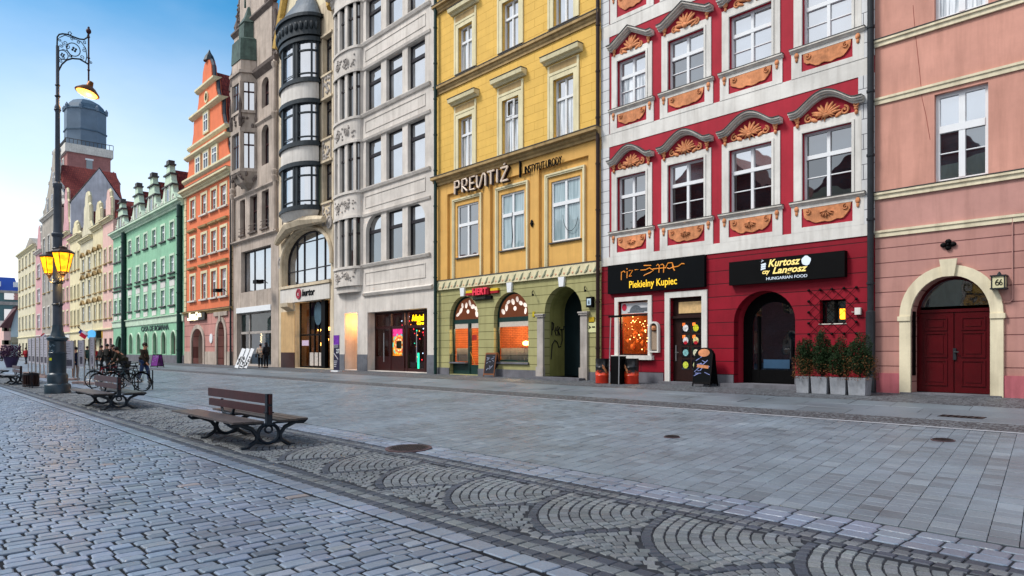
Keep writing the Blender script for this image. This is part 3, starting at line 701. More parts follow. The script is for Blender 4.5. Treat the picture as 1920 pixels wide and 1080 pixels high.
def shell(b, cx, cz, rw, rh, Y, n=9):
    for k in range(n):
        a = pi*(0.06+0.88*k/(n-1)); L = 0.5
        a += jit(0.09); L = 0.5+jit(0.05)
        b.ball((cx+rw*L*cos(a), Y-0.03, cz+rh*L*sin(a)), (rw*(0.5+jit(.06)), 0.05, rh*(0.13+jit(.025))), 6, 6, rot=atan2(sin(a)*rh, cos(a)*rw)+jit(.08))
    b.ball((cx, Y-0.05, cz), (rw*0.22, 0.06, rh*0.22), 8, 6)
def scroll(b, cx, cz, r, s, Y, th=0.022):
    p = spiral(cx, cz, r, -1.3*s, pi/2 if s > 0 else pi/2, 16); b.tube([(q[0], Y-0.02, q[1]) for q in p], th, 5)
for ci, (a, c) in enumerate(cols):
    xa, xb = wx(a), wx(c); cx = (xa+xb)/2; hw = (xb-xa)/2
    for lev, (z0, z1) in enumerate(((LZ0, LZ1), (UZ0, UZ1), (TZ0, TZ1))):
        up = 'pane_sky' if lev == 1 else ('pane_sky' if ci == 1 or ci == 2 else 'pane_mid')
        win = window(R, xa, xb, z0, z1, pane=('pane_dark' if lev == 0 else ('pane_sky' if ci > 1 else ('pane_curt' if ci == 0 else 'pane_mid'))), uppane=up, trans=(0.64,), bars=[(0.34, 0.03)], fw=0.06, mw=0.09, set_=0.13)
        e = 0.30; zb_ = (5.06, 9.67, 13.78)[lev]
        s = MB(); s.ring(xa, xb, z0, z1, e-0.04, FY-0.035, FY+0.01); s.ring(xa-0.0, xb+0.0, z0, z1, 0.07, FY-0.06, FY-0.0351)
        s.box(xa-e-0.03, xa-0.02, FY-0.033, FY, zb_, z0-0.12); s.box(xb+0.02, xb+e+0.03, FY-0.033, FY, zb_, z0-0.12)
        s.box(xa-0.02, xb+0.02, FY-0.033, FY, z0-0.22, z0-0.12); s.box(xa-0.02, xb+0.02, FY-0.033, FY, zb_, zb_+0.14)
        s.build('surround', 'white' if ci != 3 else 'white', win)
        s = MB().prof([(FY, z0-0.12), (FY-0.05, z0-0.12), (FY-0.10, z0-0.05), (FY-0.12, z0-0.05), (FY-0.12, z0-0.005), (FY+0.12, z0-0.001)], xa-e-0.06, xb+e+0.06); s.build('sill', 'stucco', win)
        MB().box(xa-e-0.07, xb+e+0.07, FY-0.13, FY-0.001, z0, z0+0.015).build('flashing', 'lead', win)
        # orange lambrequin on the red apron panel
        pz0, pz1 = zb_+0.14, z0-0.22; n = 15
        pts = [(xa+0.02, pz1-0.01), (xb-0.02, pz1-0.01)]
        for k in range(n+1):
            u = k/n; q = abs(2*u-1)
            pts.append((xb-0.05-(xb-xa-0.10)*u, pz1-0.04-(pz1-pz0)*(0.42*(1-q**4)+0.26)-0.055*abs(sin(u*pi*3.5))+jit(0.014)))
        s = MB().prism(pts, FY-0.028, FY-0.002)
        for u in (0.12, 0.88): scroll(s, xa+(xb-xa)*u, pz1-0.12, 0.09, 1 if u < .5 else -1, FY-0.03, 0.018)
        s.tube([(p[0], FY-0.03, p[1]) for p in pts[2:]], 0.014, 5)
        if (lev == 0): shell(s, cx, pz1-0.16, hw*0.3, -0.18, FY-0.02, 7)
        s.build('lambrequin', 'orange', win)
        s = MB()
        for sx in (xa-e*0.55, xb+e*0.55):
            s.ball((sx, FY-0.05, z0-0.22), (0.07, 0.04, 0.09)); s.ball((sx, FY-0.045, z0-0.34), (0.045, 0.03, 0.08))
        s.build('pendant', 'orange', win, True)
        ex = 0.34; px0, px1 = xa-ex, xb+ex
        if lev == 0:
            zz = z1+0.62; path = curvy(px0, px1, zz, 0.42)
            s = MB().ribbon(path, 0.05, FY-0.26, FY); s.ribbon([(p[0], p[1]-0.05) for p in path], 0.05, FY-0.20, FY); s.ribbon([(p[0], p[1]-0.10) for p in path], 0.06, FY-0.12, FY)
            s.build('pediment', 'stucco', win)
            MB().ribbon([(p[0], p[1]+0.022) for p in path], 0.018, FY-0.29, FY).build('flashing', 'lead', win)
            s = MB(); shell(s, cx, z1+0.36, hw*0.62, 0.36, FY-0.02, 9); shell(s, cx, z1+0.42, hw*0.45, -0.16, FY-0.02, 7)
            for sg in (-1, 1):
                scroll(s, cx+sg*hw*0.72, z1+0.38, 0.13, sg, FY-0.02, 0.03); s.ball((cx+sg*hw*0.5, FY-0.04, z1+0.3), (0.12, 0.04, 0.06), rot=sg*0.5)
                for q in range(3): s.ball((cx+sg*(hw+0.13), FY-0.06, z1+0.48-q*0.12), (0.08-q*0.015, 0.05, 0.07))
                scroll(s, cx+sg*(hw+0.13), z1+0.45, 0.09, sg, FY-0.08, 0.022)
            s.build('stucco_ornament', 'orange', win, True)
        elif lev == 1:
            zz = z1+0.60; path = [(px0, zz), (px0+0.18, zz), (cx, zz+0.46), (px1-0.18, zz), (px1, zz)]
            s = MB().ribbon(path, 0.06, FY-0.26, FY); s.ribbon([(p[0], p[1]-0.06) for p in path], 0.06, FY-0.18, FY); s.ribbon([(p[0], p[1]-0.12) for p in path], 0.05, FY-0.10, FY); s.build('pediment', 'stucco', win)
            MB().ribbon([(p[0], p[1]+0.022) for p in path], 0.018, FY-0.29, FY).build('flashing', 'lead', win)
            s = MB(); shell(s, cx, z1+0.32, hw*0.66, 0.44, FY-0.02, 8)
            for sg in (-1, 1):
                scroll(s, cx+sg*hw*0.6, z1+0.3, 0.12, sg, FY-0.02, 0.03); s.ball((cx+sg*hw*0.45, FY-0.04, z1+0.25), (0.14, 0.04, 0.05), rot=sg*0.4)
                s.ball((cx+sg*(hw+0.12), FY-0.05, z1+0.42), (0.08, 0.05, 0.10)); s.ball((cx+sg*(hw+0.12), FY-0.05, z1+0.28), (0.05, 0.04, 0.07))
            s.build('stucco_ornament', 'orange', win, True)
# red roof out of the picture
MB().prof([(FY-0.2, 18.5), (FY+12, 18.5), (FY+6, 23)], xl, xr).build('roof', 'tile', R)
# plinth
b = MB()
for a, c in ((xl+0.01, dw[0]-0.1), (dw[0]-0.1, wx(1245)-0.01), (wx(1330)+0.01, ar[0]), (ar[1], xr-0.01)): b.box(a, c, FY-0.04, FY-0.0005, GB, 0.78)
b.build('plinth', 'plinth', R)
# pizza window
M['pizzaposter'] = emit('lit_window_pictures', 'ff7a2a', 0.9, 0.97, 5.5)
b = MB().ring(dw[0], dw[1], dwz[0], dwz[1], 0.16, FY-0.05, FY+0.01); b.box(dw[0]-0.24, dw[1]+0.24, FY-0.16, FY+0.01, dwz[0]-0.16, dwz[0]-0.001)
sh = window(R, dw[0], dw[1], dwz[0], dwz[1], pane='clear', frame='darkwood', cols=1, trans=(0.74,), fw=0.05, set_=0.1, name='shop_window')
b.build('surround', 'white', sh)
zt = dwz[0]+(dwz[1]-dwz[0])*0.76
ad = MB().box(dw[0]+0.06, dw[1]-0.06, FY+0.085, FY+0.099, zt+0.02, dwz[1]-0.06).build('printed_panel', mat('pale_print', 'c2c4c6', 0.5, 0.08, 4, bump=0), sh)
b = MB().prism(arc((dw[0]+dw[1])/2+0.05, zt+0.08, 0.28, 0.24, 0, pi, 10), FY+0.078, FY+0.084)
b.box((dw[0]+dw[1])/2-0.32, (dw[0]+dw[1])/2+0.42, FY+0.078, FY+0.084, zt+0.05, zt+0.08); b.box(dw[1]-0.4, dw[1]-0.12, FY+0.079, FY+0.084, zt+0.08, zt+0.22); b.build('printed_dome', mat('grey_print', '5c6167', 0.5, 0.3, 20, bump=0), ad)
MB().prism([(dw[0]+0.2+0.11*cos(a), zt+0.26+0.13*sin(a)) for a in [k*pi/6 for k in range(12)]], FY+0.077, FY+0.084).build('printed_badge', mat('pink_print', 'b8283f', 0.5, 0.1), ad)
rm = room(R, dw[0]-0.4, dw[1]+0.4, dwz[0]-0.3, dwz[1]+0.1, FY+0.29, 2.2, mat('amber_room_wall', '8a4a20', 0.8, 0.3, 2))
b = MB(); g_ = MB(); random.seed(3)
for k in range(46):
    g_.ball((random.uniform(dw[0]+0.08, dw[1]-0.08), FY+random.uniform(0.3, 0.55), random.uniform(dwz[0]+0.2, zt-0.05)), random.uniform(0.009, 0.022), 6, 4)
g_.build('fairy_lights', emit('fairy_light_glow', 'ffb766', 10), sh)
sw_ = MB()
for k in range(30):
    x, z = random.uniform(dw[0]+0.1, dw[1]-0.1), random.uniform(dwz[0]+0.08, zt-0.3); r = random.uniform(0.03, 0.10)
    sw_.tube([(q[0], FY+0.26+0.02*(k % 4), q[1]) for q in spiral(x, z, r, random.uniform(.5, 1.4), random.random()*6, 9)], 0.012, 4)
sw_.build('garland', mat('tinsel', 'b9743e', 0.3, 0.4, 20, metal=0.6), sh)
b = MB()
for k in range(14):
    x, z = random.uniform(dw[0]+0.15, dw[1]-0.2), random.uniform(dwz[0]+0.1, dwz[0]+1.0); a = random.random()*3
    b.prism([(x+0.13*cos(a), z+0.13*sin(a)), (x+0.10*cos(a+2.2), z+0.10*sin(a+2.2)), (x+0.12*cos(a+3.9), z+0.12*sin(a+3.9))], FY+0.20+0.004*k, FY+0.203+0.004*k)
b.build('window_sticker', 'pizzaposter', sh)
plight('shop_lamp_light', ((dw[0]+dw[1])/2, FY+1.2, dwz[1]-0.5), (1, 0.55, 0.22), 110, R)
# pizza door
b = MB().ring(dd[0], dd[1], GB, ddz[1], 0.2, FY-0.06, FY+0.01)
pdr = MB().box(dd[0]+0.01, dd[1]-0.01, FY+0.16, FY+0.24, 0.52, ddz[1]-0.02)
pdo = pdr.build('door', 'darkwood', R); b.build('surround', 'white', pdo)
MB().box(dd[0]-0.25, dd[1]+0.25, FY-0.35, FY+0.2, GB, 0.5).build('doorstep', 'plinth', R)
zt2 = 2.72
MB().box(dd[0], dd[1], FY+0.06, FY+0.159, zt2-0.05, zt2+0.03).build('transom_bar', 'darkwood', pdo)
MB().box(dd[0]+0.25, dd[1]-0.06, FY+0.13, FY+0.159, zt2+0.12, ddz[1]-0.15).build('fanlight', emit('fanlight_sign', 'b99a6a', 0.28, 0.7, 9), pdo)
hx = (dd[0]+dd[1])/2+0.06; stick = ['e8e2e4', 'd4cf2c', 'e9d9dc', 'd8c58a', '7fb6b8', 'e3dfb8', 'c8d44a', 'cfd39a']
for r_ in range(4):
    for c_ in range(2):
        px = hx-0.33+c_*0.40; pz = 2.18-r_*0.42
        p_ = MB().box(px, px+0.32, FY+0.145, FY+0.159, pz, pz+0.34).build('door_pane', 'pane_dark', pdo)
        q = MB(); q.prism([(px+0.16+0.11*cos(a), pz+0.15+0.12*sin(a)) for a in [k*pi/5 for k in range(10)]], FY+0.138, FY+0.1445); q.build('sticker', mat('sticker_%d' % (r_*2+c_), stick[r_*2+c_], 0.5, 0.5, 14, bump=0), p_)
        if r_ < 2:
            q = MB(); q.box(px+0.03, px+0.14, FY+0.14, FY+0.1448, pz+0.22, pz+0.33); q.build('sticker', 'pizzaposter', p_)
        if r_ in (1,): MB().prism([(px+0.16+0.08*cos(a), pz+0.07+0.06*sin(a)) for a in [k*pi/4 for k in range(8)]], FY+0.132, FY+0.1378).build('sticker', mat('red_sticker', 'b01828', 0.5, 0.1), p_)
MB().box(dd[0]+0.12, dd[0]+0.16, FY+0.12, FY+0.159, 1.2, 1.75).tube([(dd[0]+0.14, FY+0.09, 1.5), (dd[0]+0.27, FY+0.08, 1.5)], 0.014, 6).build('door_handle', mat('steel', 'b8b8b8', 0.3, 0.05, metal=0.9), pdo)
# menu case between window and door
mx0, mx1 = wx(1219), wx(1238); mz0, mz1 = wz(1228, 661), wz(1228, 603)
mc = root('menu_case', 'small arched menu case with white frame on the red wall between window and door', 'menu case', ((mx0+mx1)/2, FY, mz0))
wd = mx1-mx0; hh = mz1-mz0
b = MB(); o = outline(-wd/2, wd/2, 0, hh, wd/2, 10); i = outline(-wd/2+0.06, wd/2-0.06, 0.06, hh-0.06, wd/2-0.06, 10)
for k in range(len(o)): b.prism([o[k-1], o[k], i[k], i[k-1]], -0.12, 0)
b.build('frame', 'white', mc)
MB().prism(i, -0.04, -0.002).build('back_panel', 'darkwood', mc)
MB().box(-wd/2+0.08, wd/2-0.08, -0.05, -0.041, 0.1, hh*0.68).build('menu_sheet', mat('parchment_menu', '9a8672', 0.7, 0.2, 30), mc)
MB().lathe(0, -0.05, [(0.08, hh*0.72), (0.1, hh*0.78), (0.08, hh*0.86)], 10).build('emblem', 'orange', mc)
# arched black entrance
ac = (ar[0]+ar[1])/2; ya = FY+0.6
b = MB(); o = outline(ar[0], ar[1], 0.45, art, 0.95, 16)
for q, r in zip(o, o[1:]+o[:1]): b.quad((q[0], FY+0.281, q[1]), (r[0], FY+0.281, r[1]), (r[0], ya+0.3, r[1]), (q[0], ya+0.3, q[1]))
b.build('door_recess', 'red', R)
d = MB(); i = outline(ar[0]+0.28, ar[1]-0.2, 0.62, art-0.32, 0.72, 16)
for k in range(len(o)): d.prism([o[k-1], o[k], i[k], i[k-1]], ya, ya+0.08)
ed = d.build('entrance_door', 'black', R)
MB().poly([(p[0], ya+0.05, p[1]) for p in i]).build('door_pane', 'pane_dark', ed)
b = MB(); b.box(ar[0]+0.5, ar[0]+0.56, ya-0.03, ya+0.06, 0.62, art-0.75); b.box(ar[0]+0.3, ar[1]-0.22, ya-0.02, ya+0.06, 0.55, 0.95)
b.build('door_frame', 'black', ed); MB().box(ar[1]-0.42, ar[1]-0.38, ya-0.06, ya, 1.3, 1.9).tube([(ar[1]-0.4, ya-0.08, 1.6), (ar[1]-0.56, ya-0.09, 1.6)], 0.014, 6).build('door_handle', M['darkmetal'], ed)
MB().box(ar[0]+0.7, ar[1]-0.45, ya-0.012, ya-0.001, 1.0, 1.28).build('blue_notice', mat('blue_notice', '31506b', 0.5, 0.2), ed)
MB().box(ar[0]-0.25, ar[1]+0.25, FY-0.4, FY+0.6, GB, 0.52).build('doorstep', 'plinth', R)
# little grated window
sg = window(R, sw[0], sw[1], swz[0], swz[1], pane='pane_dark', frame='black', cols=2, trans=(), fw=0.04, set_=0.2, name='grated_window')
b = MB(); gx = (sw[0]+sw[1])/2; gzc = (swz[0]+swz[1])/2; gw_, gh_ = (sw[1]-sw[0])/2+0.30, (swz[1]-swz[0])/2+0.30
n = 4
for k in range(-n, n+1):
    for s in (-1, 1):
        pts = []
        for t in (-1, 1):
            # diagonal bars clipped to the rectangle
            pts.append((gx+k*gw_*0.5+t*s*gh_, gzc+t*gh_))
        (xa, za), (xb, zb) = pts
        def clipx(x, z, x2, z2):
            if x < gx-gw_: f = (gx-gw_-x)/(x2-x) if x2 != x else 0; return gx-gw_, z+(z2-z)*f
            if x > gx+gw_: f = (gx+gw_-x)/(x2-x) if x2 != x else 0; return gx+gw_, z+(z2-z)*f
            return x, z
        if max(xa, xb) <= gx-gw_+0.01 or min(xa, xb) >= gx+gw_-0.01: continue
        pa = clipx(xa, za, xb, zb); pb = clipx(xb, zb, xa, za)
        b.tube([(pa[0], FY-0.03, pa[1]), (pb[0], FY-0.03, pb[1])], 0.007, 4)
gr = b.build('window_grate', 'black', sg)
b = MB()
for k in range(5):
    for sgn in (-1, 1):
        b.ball((gx-gw_+k*gw_*0.5, FY-0.05, gzc+sgn*gh_), 0.042, 7, 5)
        if 0 < k < 4: b.ball((gx+sgn*gw_, FY-0.05, gzc-gh_+k*gh_*0.5), 0.042, 7, 5)
b.build('grate_studs', 'black', gr, True)
MB().box(sw[0]-0.02, sw[1]+0.02, FY-0.02, FY+0.15, swz[0]-0.03, swz[0]-0.002).build('sill', 'stucco', sg)
MB().box(sw[1]-0.24, sw[1]-0.10, FY+0.185, FY+0.199, swz[0]+0.12, swz[0]+0.42).build('lit_lamp_inside', emit('small_amber_lamp', 'ff9c1e', 3.0), sg)
b = MB().box(wx(1605), wx(1616), FY-0.1, FY-0.001, wz(1610, 590), wz(1610, 577)); b.build('security_camera', 'white', R)
b = MB().tube([(wx(1597), FY-0.02, wz(1597, 585)), (wx(1605), FY-0.02, wz(1605, 585))], 0.006, 5); b.build('cable', 'white', R)
downpipe(R, wx(1636.5), FY-0.16, 0.42, 18.5, 0.085, 'darkmetal', thick=2.2)

# signs on the red house
def board(name, label, x0, x1, y_tl, y_bl, depth, m, parent=None, xm=None):
    xm = xm or x0
    z1, z0 = wz(xm, y_tl), wz(xm, y_bl)
    X0, X1 = wx(x0), wx(x1)
    t = root(name, label, 'sign', ((X0+X1)/2, FY, z0), world=True)
    MB().box(X0, X1, FY-depth, FY-0.005, z0, z1).build('board', m, t)
    return t, X0, X1, z0, z1
M['signblack'] = mat('sign_black', '070a0d', 0.7, 0.15, 2, bump=0, spec=0.08)
sg1, X0, X1, z0, z1 = board('pizzeria_sign', 'black board with orange scribbled pizzeria lettering and yellow Piekielny Kupiec', 1144, 1325, 499, 552, 0.14, 'signblack')
YS = FY-0.145
om = emit('orange_letters', 'd8862e', 0.30); ym = emit('yellow_letters', 'f0c32a', 0.42)
def strokes(name, segs, x, z, sc, scz, Y, r, m, parent, slope=0.0):
    b = MB()
    for sgm in segs: b.tube([(x+p[0]*sc, Y-0.01, z+p[1]*scz+p[0]*slope) for p in sgm], r, 5)
    return b.build(name, m, parent)
W = X1-X0; HH = z1-z0
seg = [[(0, -.35), (.02, .55)], [(0, .5), (.35, .62), (.5, .45)], [(.75, -.2), (.78, .55)], [(.75, .75), (.77, .9)], [(1.0, .6), (1.5, .62), (1.0, -.05), (1.35, 0)], [(1.75, .62), (2.3, .62), (1.75, -.05), (2.15, .05)],
       [(2.5, .52), (3.1, .5), (3.6, .66), (4.1, .35), (3.7, .15), (3.1, -.02), (2.9, -.12)], [(2.9, .98), (3.8, .9)], [(4.0, .5), (5.0, .5), (5.6, .48)], [(4.45, .8), (4.6, .95), (4.8, .8), (4.75, .05)], [(4.95, .85), (5.2, .9), (5.35, .7), (5.3, 0)], [(5.55, .5), (5.8, .95), (6.3, .95), (6.5, .5), (6.0, .35), (5.75, .45)], [(6.35, .9), (6.4, .4), (6.6, .1)], [(6.4, .45), (7.0, .5), (7.4, .75), (7.7, .68)]]
strokes('scribbled_lettering', seg, wx(1170), z0+HH*0.56, (wx(1288)-wx(1170))/7.7, HH*0.31, YS, 0.017, om, sg1)
text('lettering', 'Piekielny Kupiec', wx(1184), 3.83, YS, 0.36, ym, sg1, 0.012, fit=wx(1273)-wx(1184), bold=0.003)
sg2, X0, X1, z0, z1 = board('hungarian_food_sign', 'long black signboard reading Kurtosz czy Langosz Hungarian Food above the arched entrance', 1373, 1589, 493, 536, 0.2, 'black')
YS = FY-0.205; W = X1-X0; HH = z1-z0
gm2 = emit('gold_letters', 'e8cf7a', 0.40); wm2 = emit('white_letters', 'c3cdd8', 0.35)
text('lettering', 'Kurtosz', wx(1446), 4.11, YS, 0.31, gm2, sg2, 0.012, fit=wx(1506)-wx(1446), shear=0.3, bold=0.006)
text('lettering', 'czy', wx(1435), 3.91, YS, 0.19, gm2, sg2, 0.012, fit=wx(1449)-wx(1435), shear=0.3, bold=0.004)
text('lettering', 'Langosz', wx(1454), 3.89, YS, 0.28, gm2, sg2, 0.012, fit=wx(1519)-wx(1454), shear=0.3, bold=0.006)
text('lettering', 'HUNGARIAN FOOD', wx(1442.5), 3.71, YS, 0.125, wm2, sg2, 0.01, fit=wx(1519)-wx(1442.5))
b = MB(); cx, cz = wx(1517.5), 4.19
b.prism([(cx+HH*0.19*(1+0.08*sin(k*2.3))*cos(k*pi/7), cz+HH*0.19*(1+0.08*cos(k*1.7))*sin(k*pi/7)) for k in range(14)], YS-0.01, YS); b.build('langos_picture', wm2, sg2)
b = MB(); cx, cz = wx(1437), 4.1
for k in range(3): b.prism([(cx-0.07+k*0.01, cz-HH*0.1+k*HH*0.09), (cx+0.08+k*0.01, cz-HH*0.1+k*HH*0.09+0.03), (cx+0.08, cz-HH*0.03+k*HH*0.09+0.03), (cx-0.07, cz-HH*0.03+k*HH*0.09)], YS-0.01, YS)
b.tube([(cx-0.06, YS-0.01, cz+HH*0.24), (cx+0.02, YS-0.01, cz+HH*0.30), (cx-0.04, YS-0.01, cz+HH*0.32)], 0.012, 5); b.build('cake_picture', wm2, sg2)

# ---------------------------------------------------------------- yellow house
M['yellow'] = brickmat('ochre_ashlar_render', 'dfb55c', 1.05, 0.36, 0.007, 'c0953f', 0.07, 0.8, streak=0.1)
M['amber'] = mat('amber_render', 'd6a75c', 0.8, 0.07, 1.0, streak=0.15)
M['olive'] = brickmat('olive_banded_render', 'a39f6e', 30, 0.36, 0.013, '5f5c35', 0.06, 0.8, shift=(0, 0.1))
M['buff'] = mat('buff_moulding', 'a98f63', 0.85, 0.12, 2, bump=0.25, streak=0.5)
M['ycream'] = mat('cream_trim', 'd9cfa9', 0.8, 0.07, 2, streak=0.2)
Yh = root('yellow_house', 'ochre yellow house with three window columns above an olive green ground floor with arches', 'house', ((wx(817)+wx(1128))/2, FY, 0.42), world=True)
xl, xr = wx(818), wx(1127.5)
c1 = [(854, 894), (936, 980), (1030, 1085)]; c2 = [(860, 886), (942, 973), (1038, 1076)]
ops = [(wx(a), wx(c), 10.2, 12.55, 0) for a, c in c2]+[(wx(a), wx(c), 14.72, 16.85, 0) for a, c in c2]+[(wx(a), wx(c), 18.9, 20.8, 0) for a, c in c2]
b = MB(); wall(b, xl, xr, 9.7, 22, ops, depth=0.24); house_shell(b, xl, xr, GB, 22).build('wall', 'yellow', Yh)
b = MB(); wall(b, xl, xr, 4.97, 9.7, [(wx(a), wx(c), 5.98, 8.47, 0) for a, c in c1], depth=0.26, Y=FY+0.1)
b.quad((xl, FY+0.1, 9.7), (xr, FY+0.1, 9.7), (xr, FY, 9.7), (xl, FY, 9.7)); b.build('first_floor_wall', 'amber', Yh)
# raised pilasters and stepped frames of the first floor
edges = [xl]+[v for a, c in c1 for v in (wx(a)-(0.62 if a < 900 else 0.60), wx(c)+0.52)]+[xr]
for k in range(0, len(edges), 2): MB().box(edges[k]+0.003, edges[k+1], FY-0.02, FY+0.101, 4.99, 9.69).build('pilaster', 'amber', Yh)
for k in range(1, len(edges)-1, 2): MB().box(edges[k]+.001, edges[k+1]-.001, FY-0.018, FY+0.101, 9.12, 9.69).build('lintel_panel', 'amber', Yh)
for j, (a, c) in enumerate(c1):
    xa, xb = wx(a), wx(c)
    win = window(Yh, xa, xb, 5.98, 8.47, Y=FY+0.1, set_=0.06, pane='pane_blind' if j else 'pane_mid', uppane='pane_mid' if j == 0 else 'pane_blind', fw=0.08, mw=0.11, trans=(0.62,))
    s = MB(); s.ring(xa-0.16, xb+0.16, 5.02, 8.68, 0.13, FY+0.03, FY+0.105); s.ring(xa-0.22, xb+0.22, 5.02, 8.74, 0.07, FY-0.0, FY+0.0299); s.build('surround', 'ycream', win)
    MB().box(xa-0.08, xb+0.08, FY+0.02, FY+0.2, 5.93, 5.978).build('sill', 'lead', win)
    if j:
        s = MB(); cx = (xa+xb)/2
        s.tube([(p[0], FY+0.135, p[1]) for p in arc(cx+0.25, 7.1, 0.42, 0.75, pi*1.02, pi*1.9, 12)], 0.012, 4) if j == 2 else s.tube([(cx-0.08, FY+0.135, 6.1), (cx-0.03, FY+0.135, 6.6), (cx-0.09, FY+0.135, 7.2), (cx-0.04, FY+0.135, 7.6)], 0.02, 4)
        s.build('window_drawing', 'darkmetal', win)
for lev, (z0, z1) in enumerate(((10.2, 12.55), (14.72, 16.85), (18.9, 20.8))):
    for j, (a, c) in enumerate(c2):
        xa, xb = wx(a), wx(c)
        win = window(Yh, xa, xb, z0, z1, pane='pane_curt' if (lev == 0 or j == 0) else 'pane_sky', uppane=('pane_dark' if (lev == 0 and j == 1) else 'pane_sky'), fw=0.06, mw=0.08, set_=0.15, trans=(0.66,))
        s = MB(); s.ring(xa, xb, z0-0.02, z1, 0.2, FY-0.04, FY+0.01); s.ring(xa-0.2, xb+0.2, z0-0.02, z1+0.2, 0.10, FY-0.06, FY-0.001); s.box(xa-0.3, xb+0.3, FY-0.05, FY, z1+0.301, z1+0.62); s.build('surround', 'ycream', win)
        MB().box(xa-0.19, xb+0.19, FY-0.055, FY-0.0501, z1+0.32, z1+0.60).build('lintel_panel', 'buff', win)
        zz = z1+0.70
        s = MB().prof([(FY, zz), (FY-0.10, zz), (FY-0.16, zz+0.07), (FY-0.30, zz+0.10), (FY-0.33, zz+0.26), (FY+0.0, zz+0.28)], xa-0.48, xb+0.48); s.build('hood', 'ycream', win)
        MB().box(xa-0.5, xb+0.5, FY-0.35, FY, zz+0.281, zz+0.30).build('flashing', 'lead', win)
        MB().box(xa-0.2, xb+0.2, FY-0.08, FY+0.15, z0-0.06, z0-0.021).build('sill', 'lead', win)
        if lev == 0 and j == 1:      # the casement standing open at the top
            s = MB(); s.ring(xa+0.35, xa+0.75, z1-0.75, z1-0.12, 0.04, FY-0.02, FY+0.02, True); s.build('open_casement', 'whiteframe', win)
cornice(Yh, xl-0.02, xr+0.02, 9.64, 10.03, 0.36, 'buff')
cornice(Yh, xl, xr, 14.12, 14.5, 0.2, 'buff'); cornice(Yh, xl, xr, 18.1, 18.45, 0.3, 'buff'); cornice(Yh, xl, xr, 21.6, 22.1, 0.6, 'buff')
MB().prof([(FY-0.2, 22.1), (FY+12, 22.1), (FY+6, 27)], xl, xr).build('roof', 'tile', Yh)
# fern frieze
fz = MB().box(xl-0.02, xr+0.02, FY-0.10, FY+0.1, 4.52, 4.96).build('frieze', 'ycream', Yh)
MB().box(xl-0.03, xr+0.03, FY-0.12, FY+0.1, 4.962, 5.0).build('flashing', 'lead', fz)
b = MB(); x = xl+0.15; pk = MB()
while x < xr-0.3:
    b.tube([(x, FY-0.105, 4.58), (x+0.12, FY-0.11, 4.68), (x+0.16, FY-0.11, 4.80), (x+0.24, FY-0.105, 4.88)], [0.03, 0.04, 0.035, 0.01], 5)
    for q in range(3): b.ball((x+0.04+q*0.05, FY-0.1, 4.66+q*0.06), (0.06, 0.02, 0.02), 6, 4, rot=0.7)
    pk.ball((x+0.3, FY-0.1, 4.64), (0.06, 0.02, 0.05), 6, 4); x += 0.46
b.build('fern_relief', mat('green_grey_relief', '9fa58a', 0.8, 0.1), fz); pk.build('shell_relief', mat('pinkish_relief', 'd2a382', 0.8, 0.1), fz)
# ground floor
a1 = X2(843, 897); a2 = X2(926, 990.5); a3 = X2(1021, 1091)
b = MB(); wall(b, xl, xr, GB, 4.52, [(a1[0], a1[1], 0.45, 4.14, 1.05), (a2[0], a2[1], 1.07, 4.12, 1.0), (a3[0], a3[1], 0.5, 4.15, 1.04)], depth=0.3); b.build('ground_floor_wall', 'olive', Yh)
b = MB()
for a, c in ((xl+0.01, a1[0]-0.001), (a1[1]+0.001, wx(1009)), (wx(1103), xr-0.01)): b.box(a, c, FY-0.04, FY-0.0005, GB, 0.74)
b.build('plinth', 'plinth', Yh)
for x, z in (((a1[0]+a1[1])/2, 4.12), ((a2[0]+a2[1])/2, 4.10), ((a3[0]+a3[1])/2, 4.13)):
    MB().prism([(x-0.12, z), (x+0.12, z), (x+0.17, 4.53), (x-0.17, 4.53)], FY-0.1, FY-0.001).build('keystone', 'whiteframe', Yh)
M['green_dk'] = mat('bottle_green_paint', '16332f', 0.4, 0.15, 4, bump=0)
M['interior_brick'] = brickmat('bare_brick_inside', 'b8693f', 0.28, 0.09, 0.012, '6a2d18', 0.2, 0.8)
# bakery shop: left arch door, middle arch window
M['film'] = emit('backlit_brown_film', '9c5636', 0.35); M['filmw'] = emit('backlit_pastry_pictures', 'ead9cc', 0.5, 0.25, 14)
def pastries(parent, cx, cz, rw, rh, Y, seed, mw_):
    random.seed(seed); b = MB(); n = 8
    for k in range(n):
        a = pi*(0.08+0.84*k/(n-1)); rr_ = 0.72 if k % 2 else 0.62
        x, z = cx+rw*rr_*cos(a), cz+0.05+rh*rr_*sin(a); ang = random.uniform(0, 3); L = random.uniform(0.13, 0.17); wd = random.uniform(0.07, 0.11)
        b.prism([(x+L*cos(t)*cos(ang)-wd*sin(t)*sin(ang), z+L*cos(t)*sin(ang)+wd*sin(t)*cos(ang)) for t in [q*pi/5 for q in range(10)]], Y-0.006, Y)
    b.prism([(cx+0.1*cos(t), cz+rh*0.35+0.1*sin(t)) for t in [q*pi/5 for q in range(10)]], Y-0.006, Y)
    return b.build('pastry_pictures', mw_, parent)
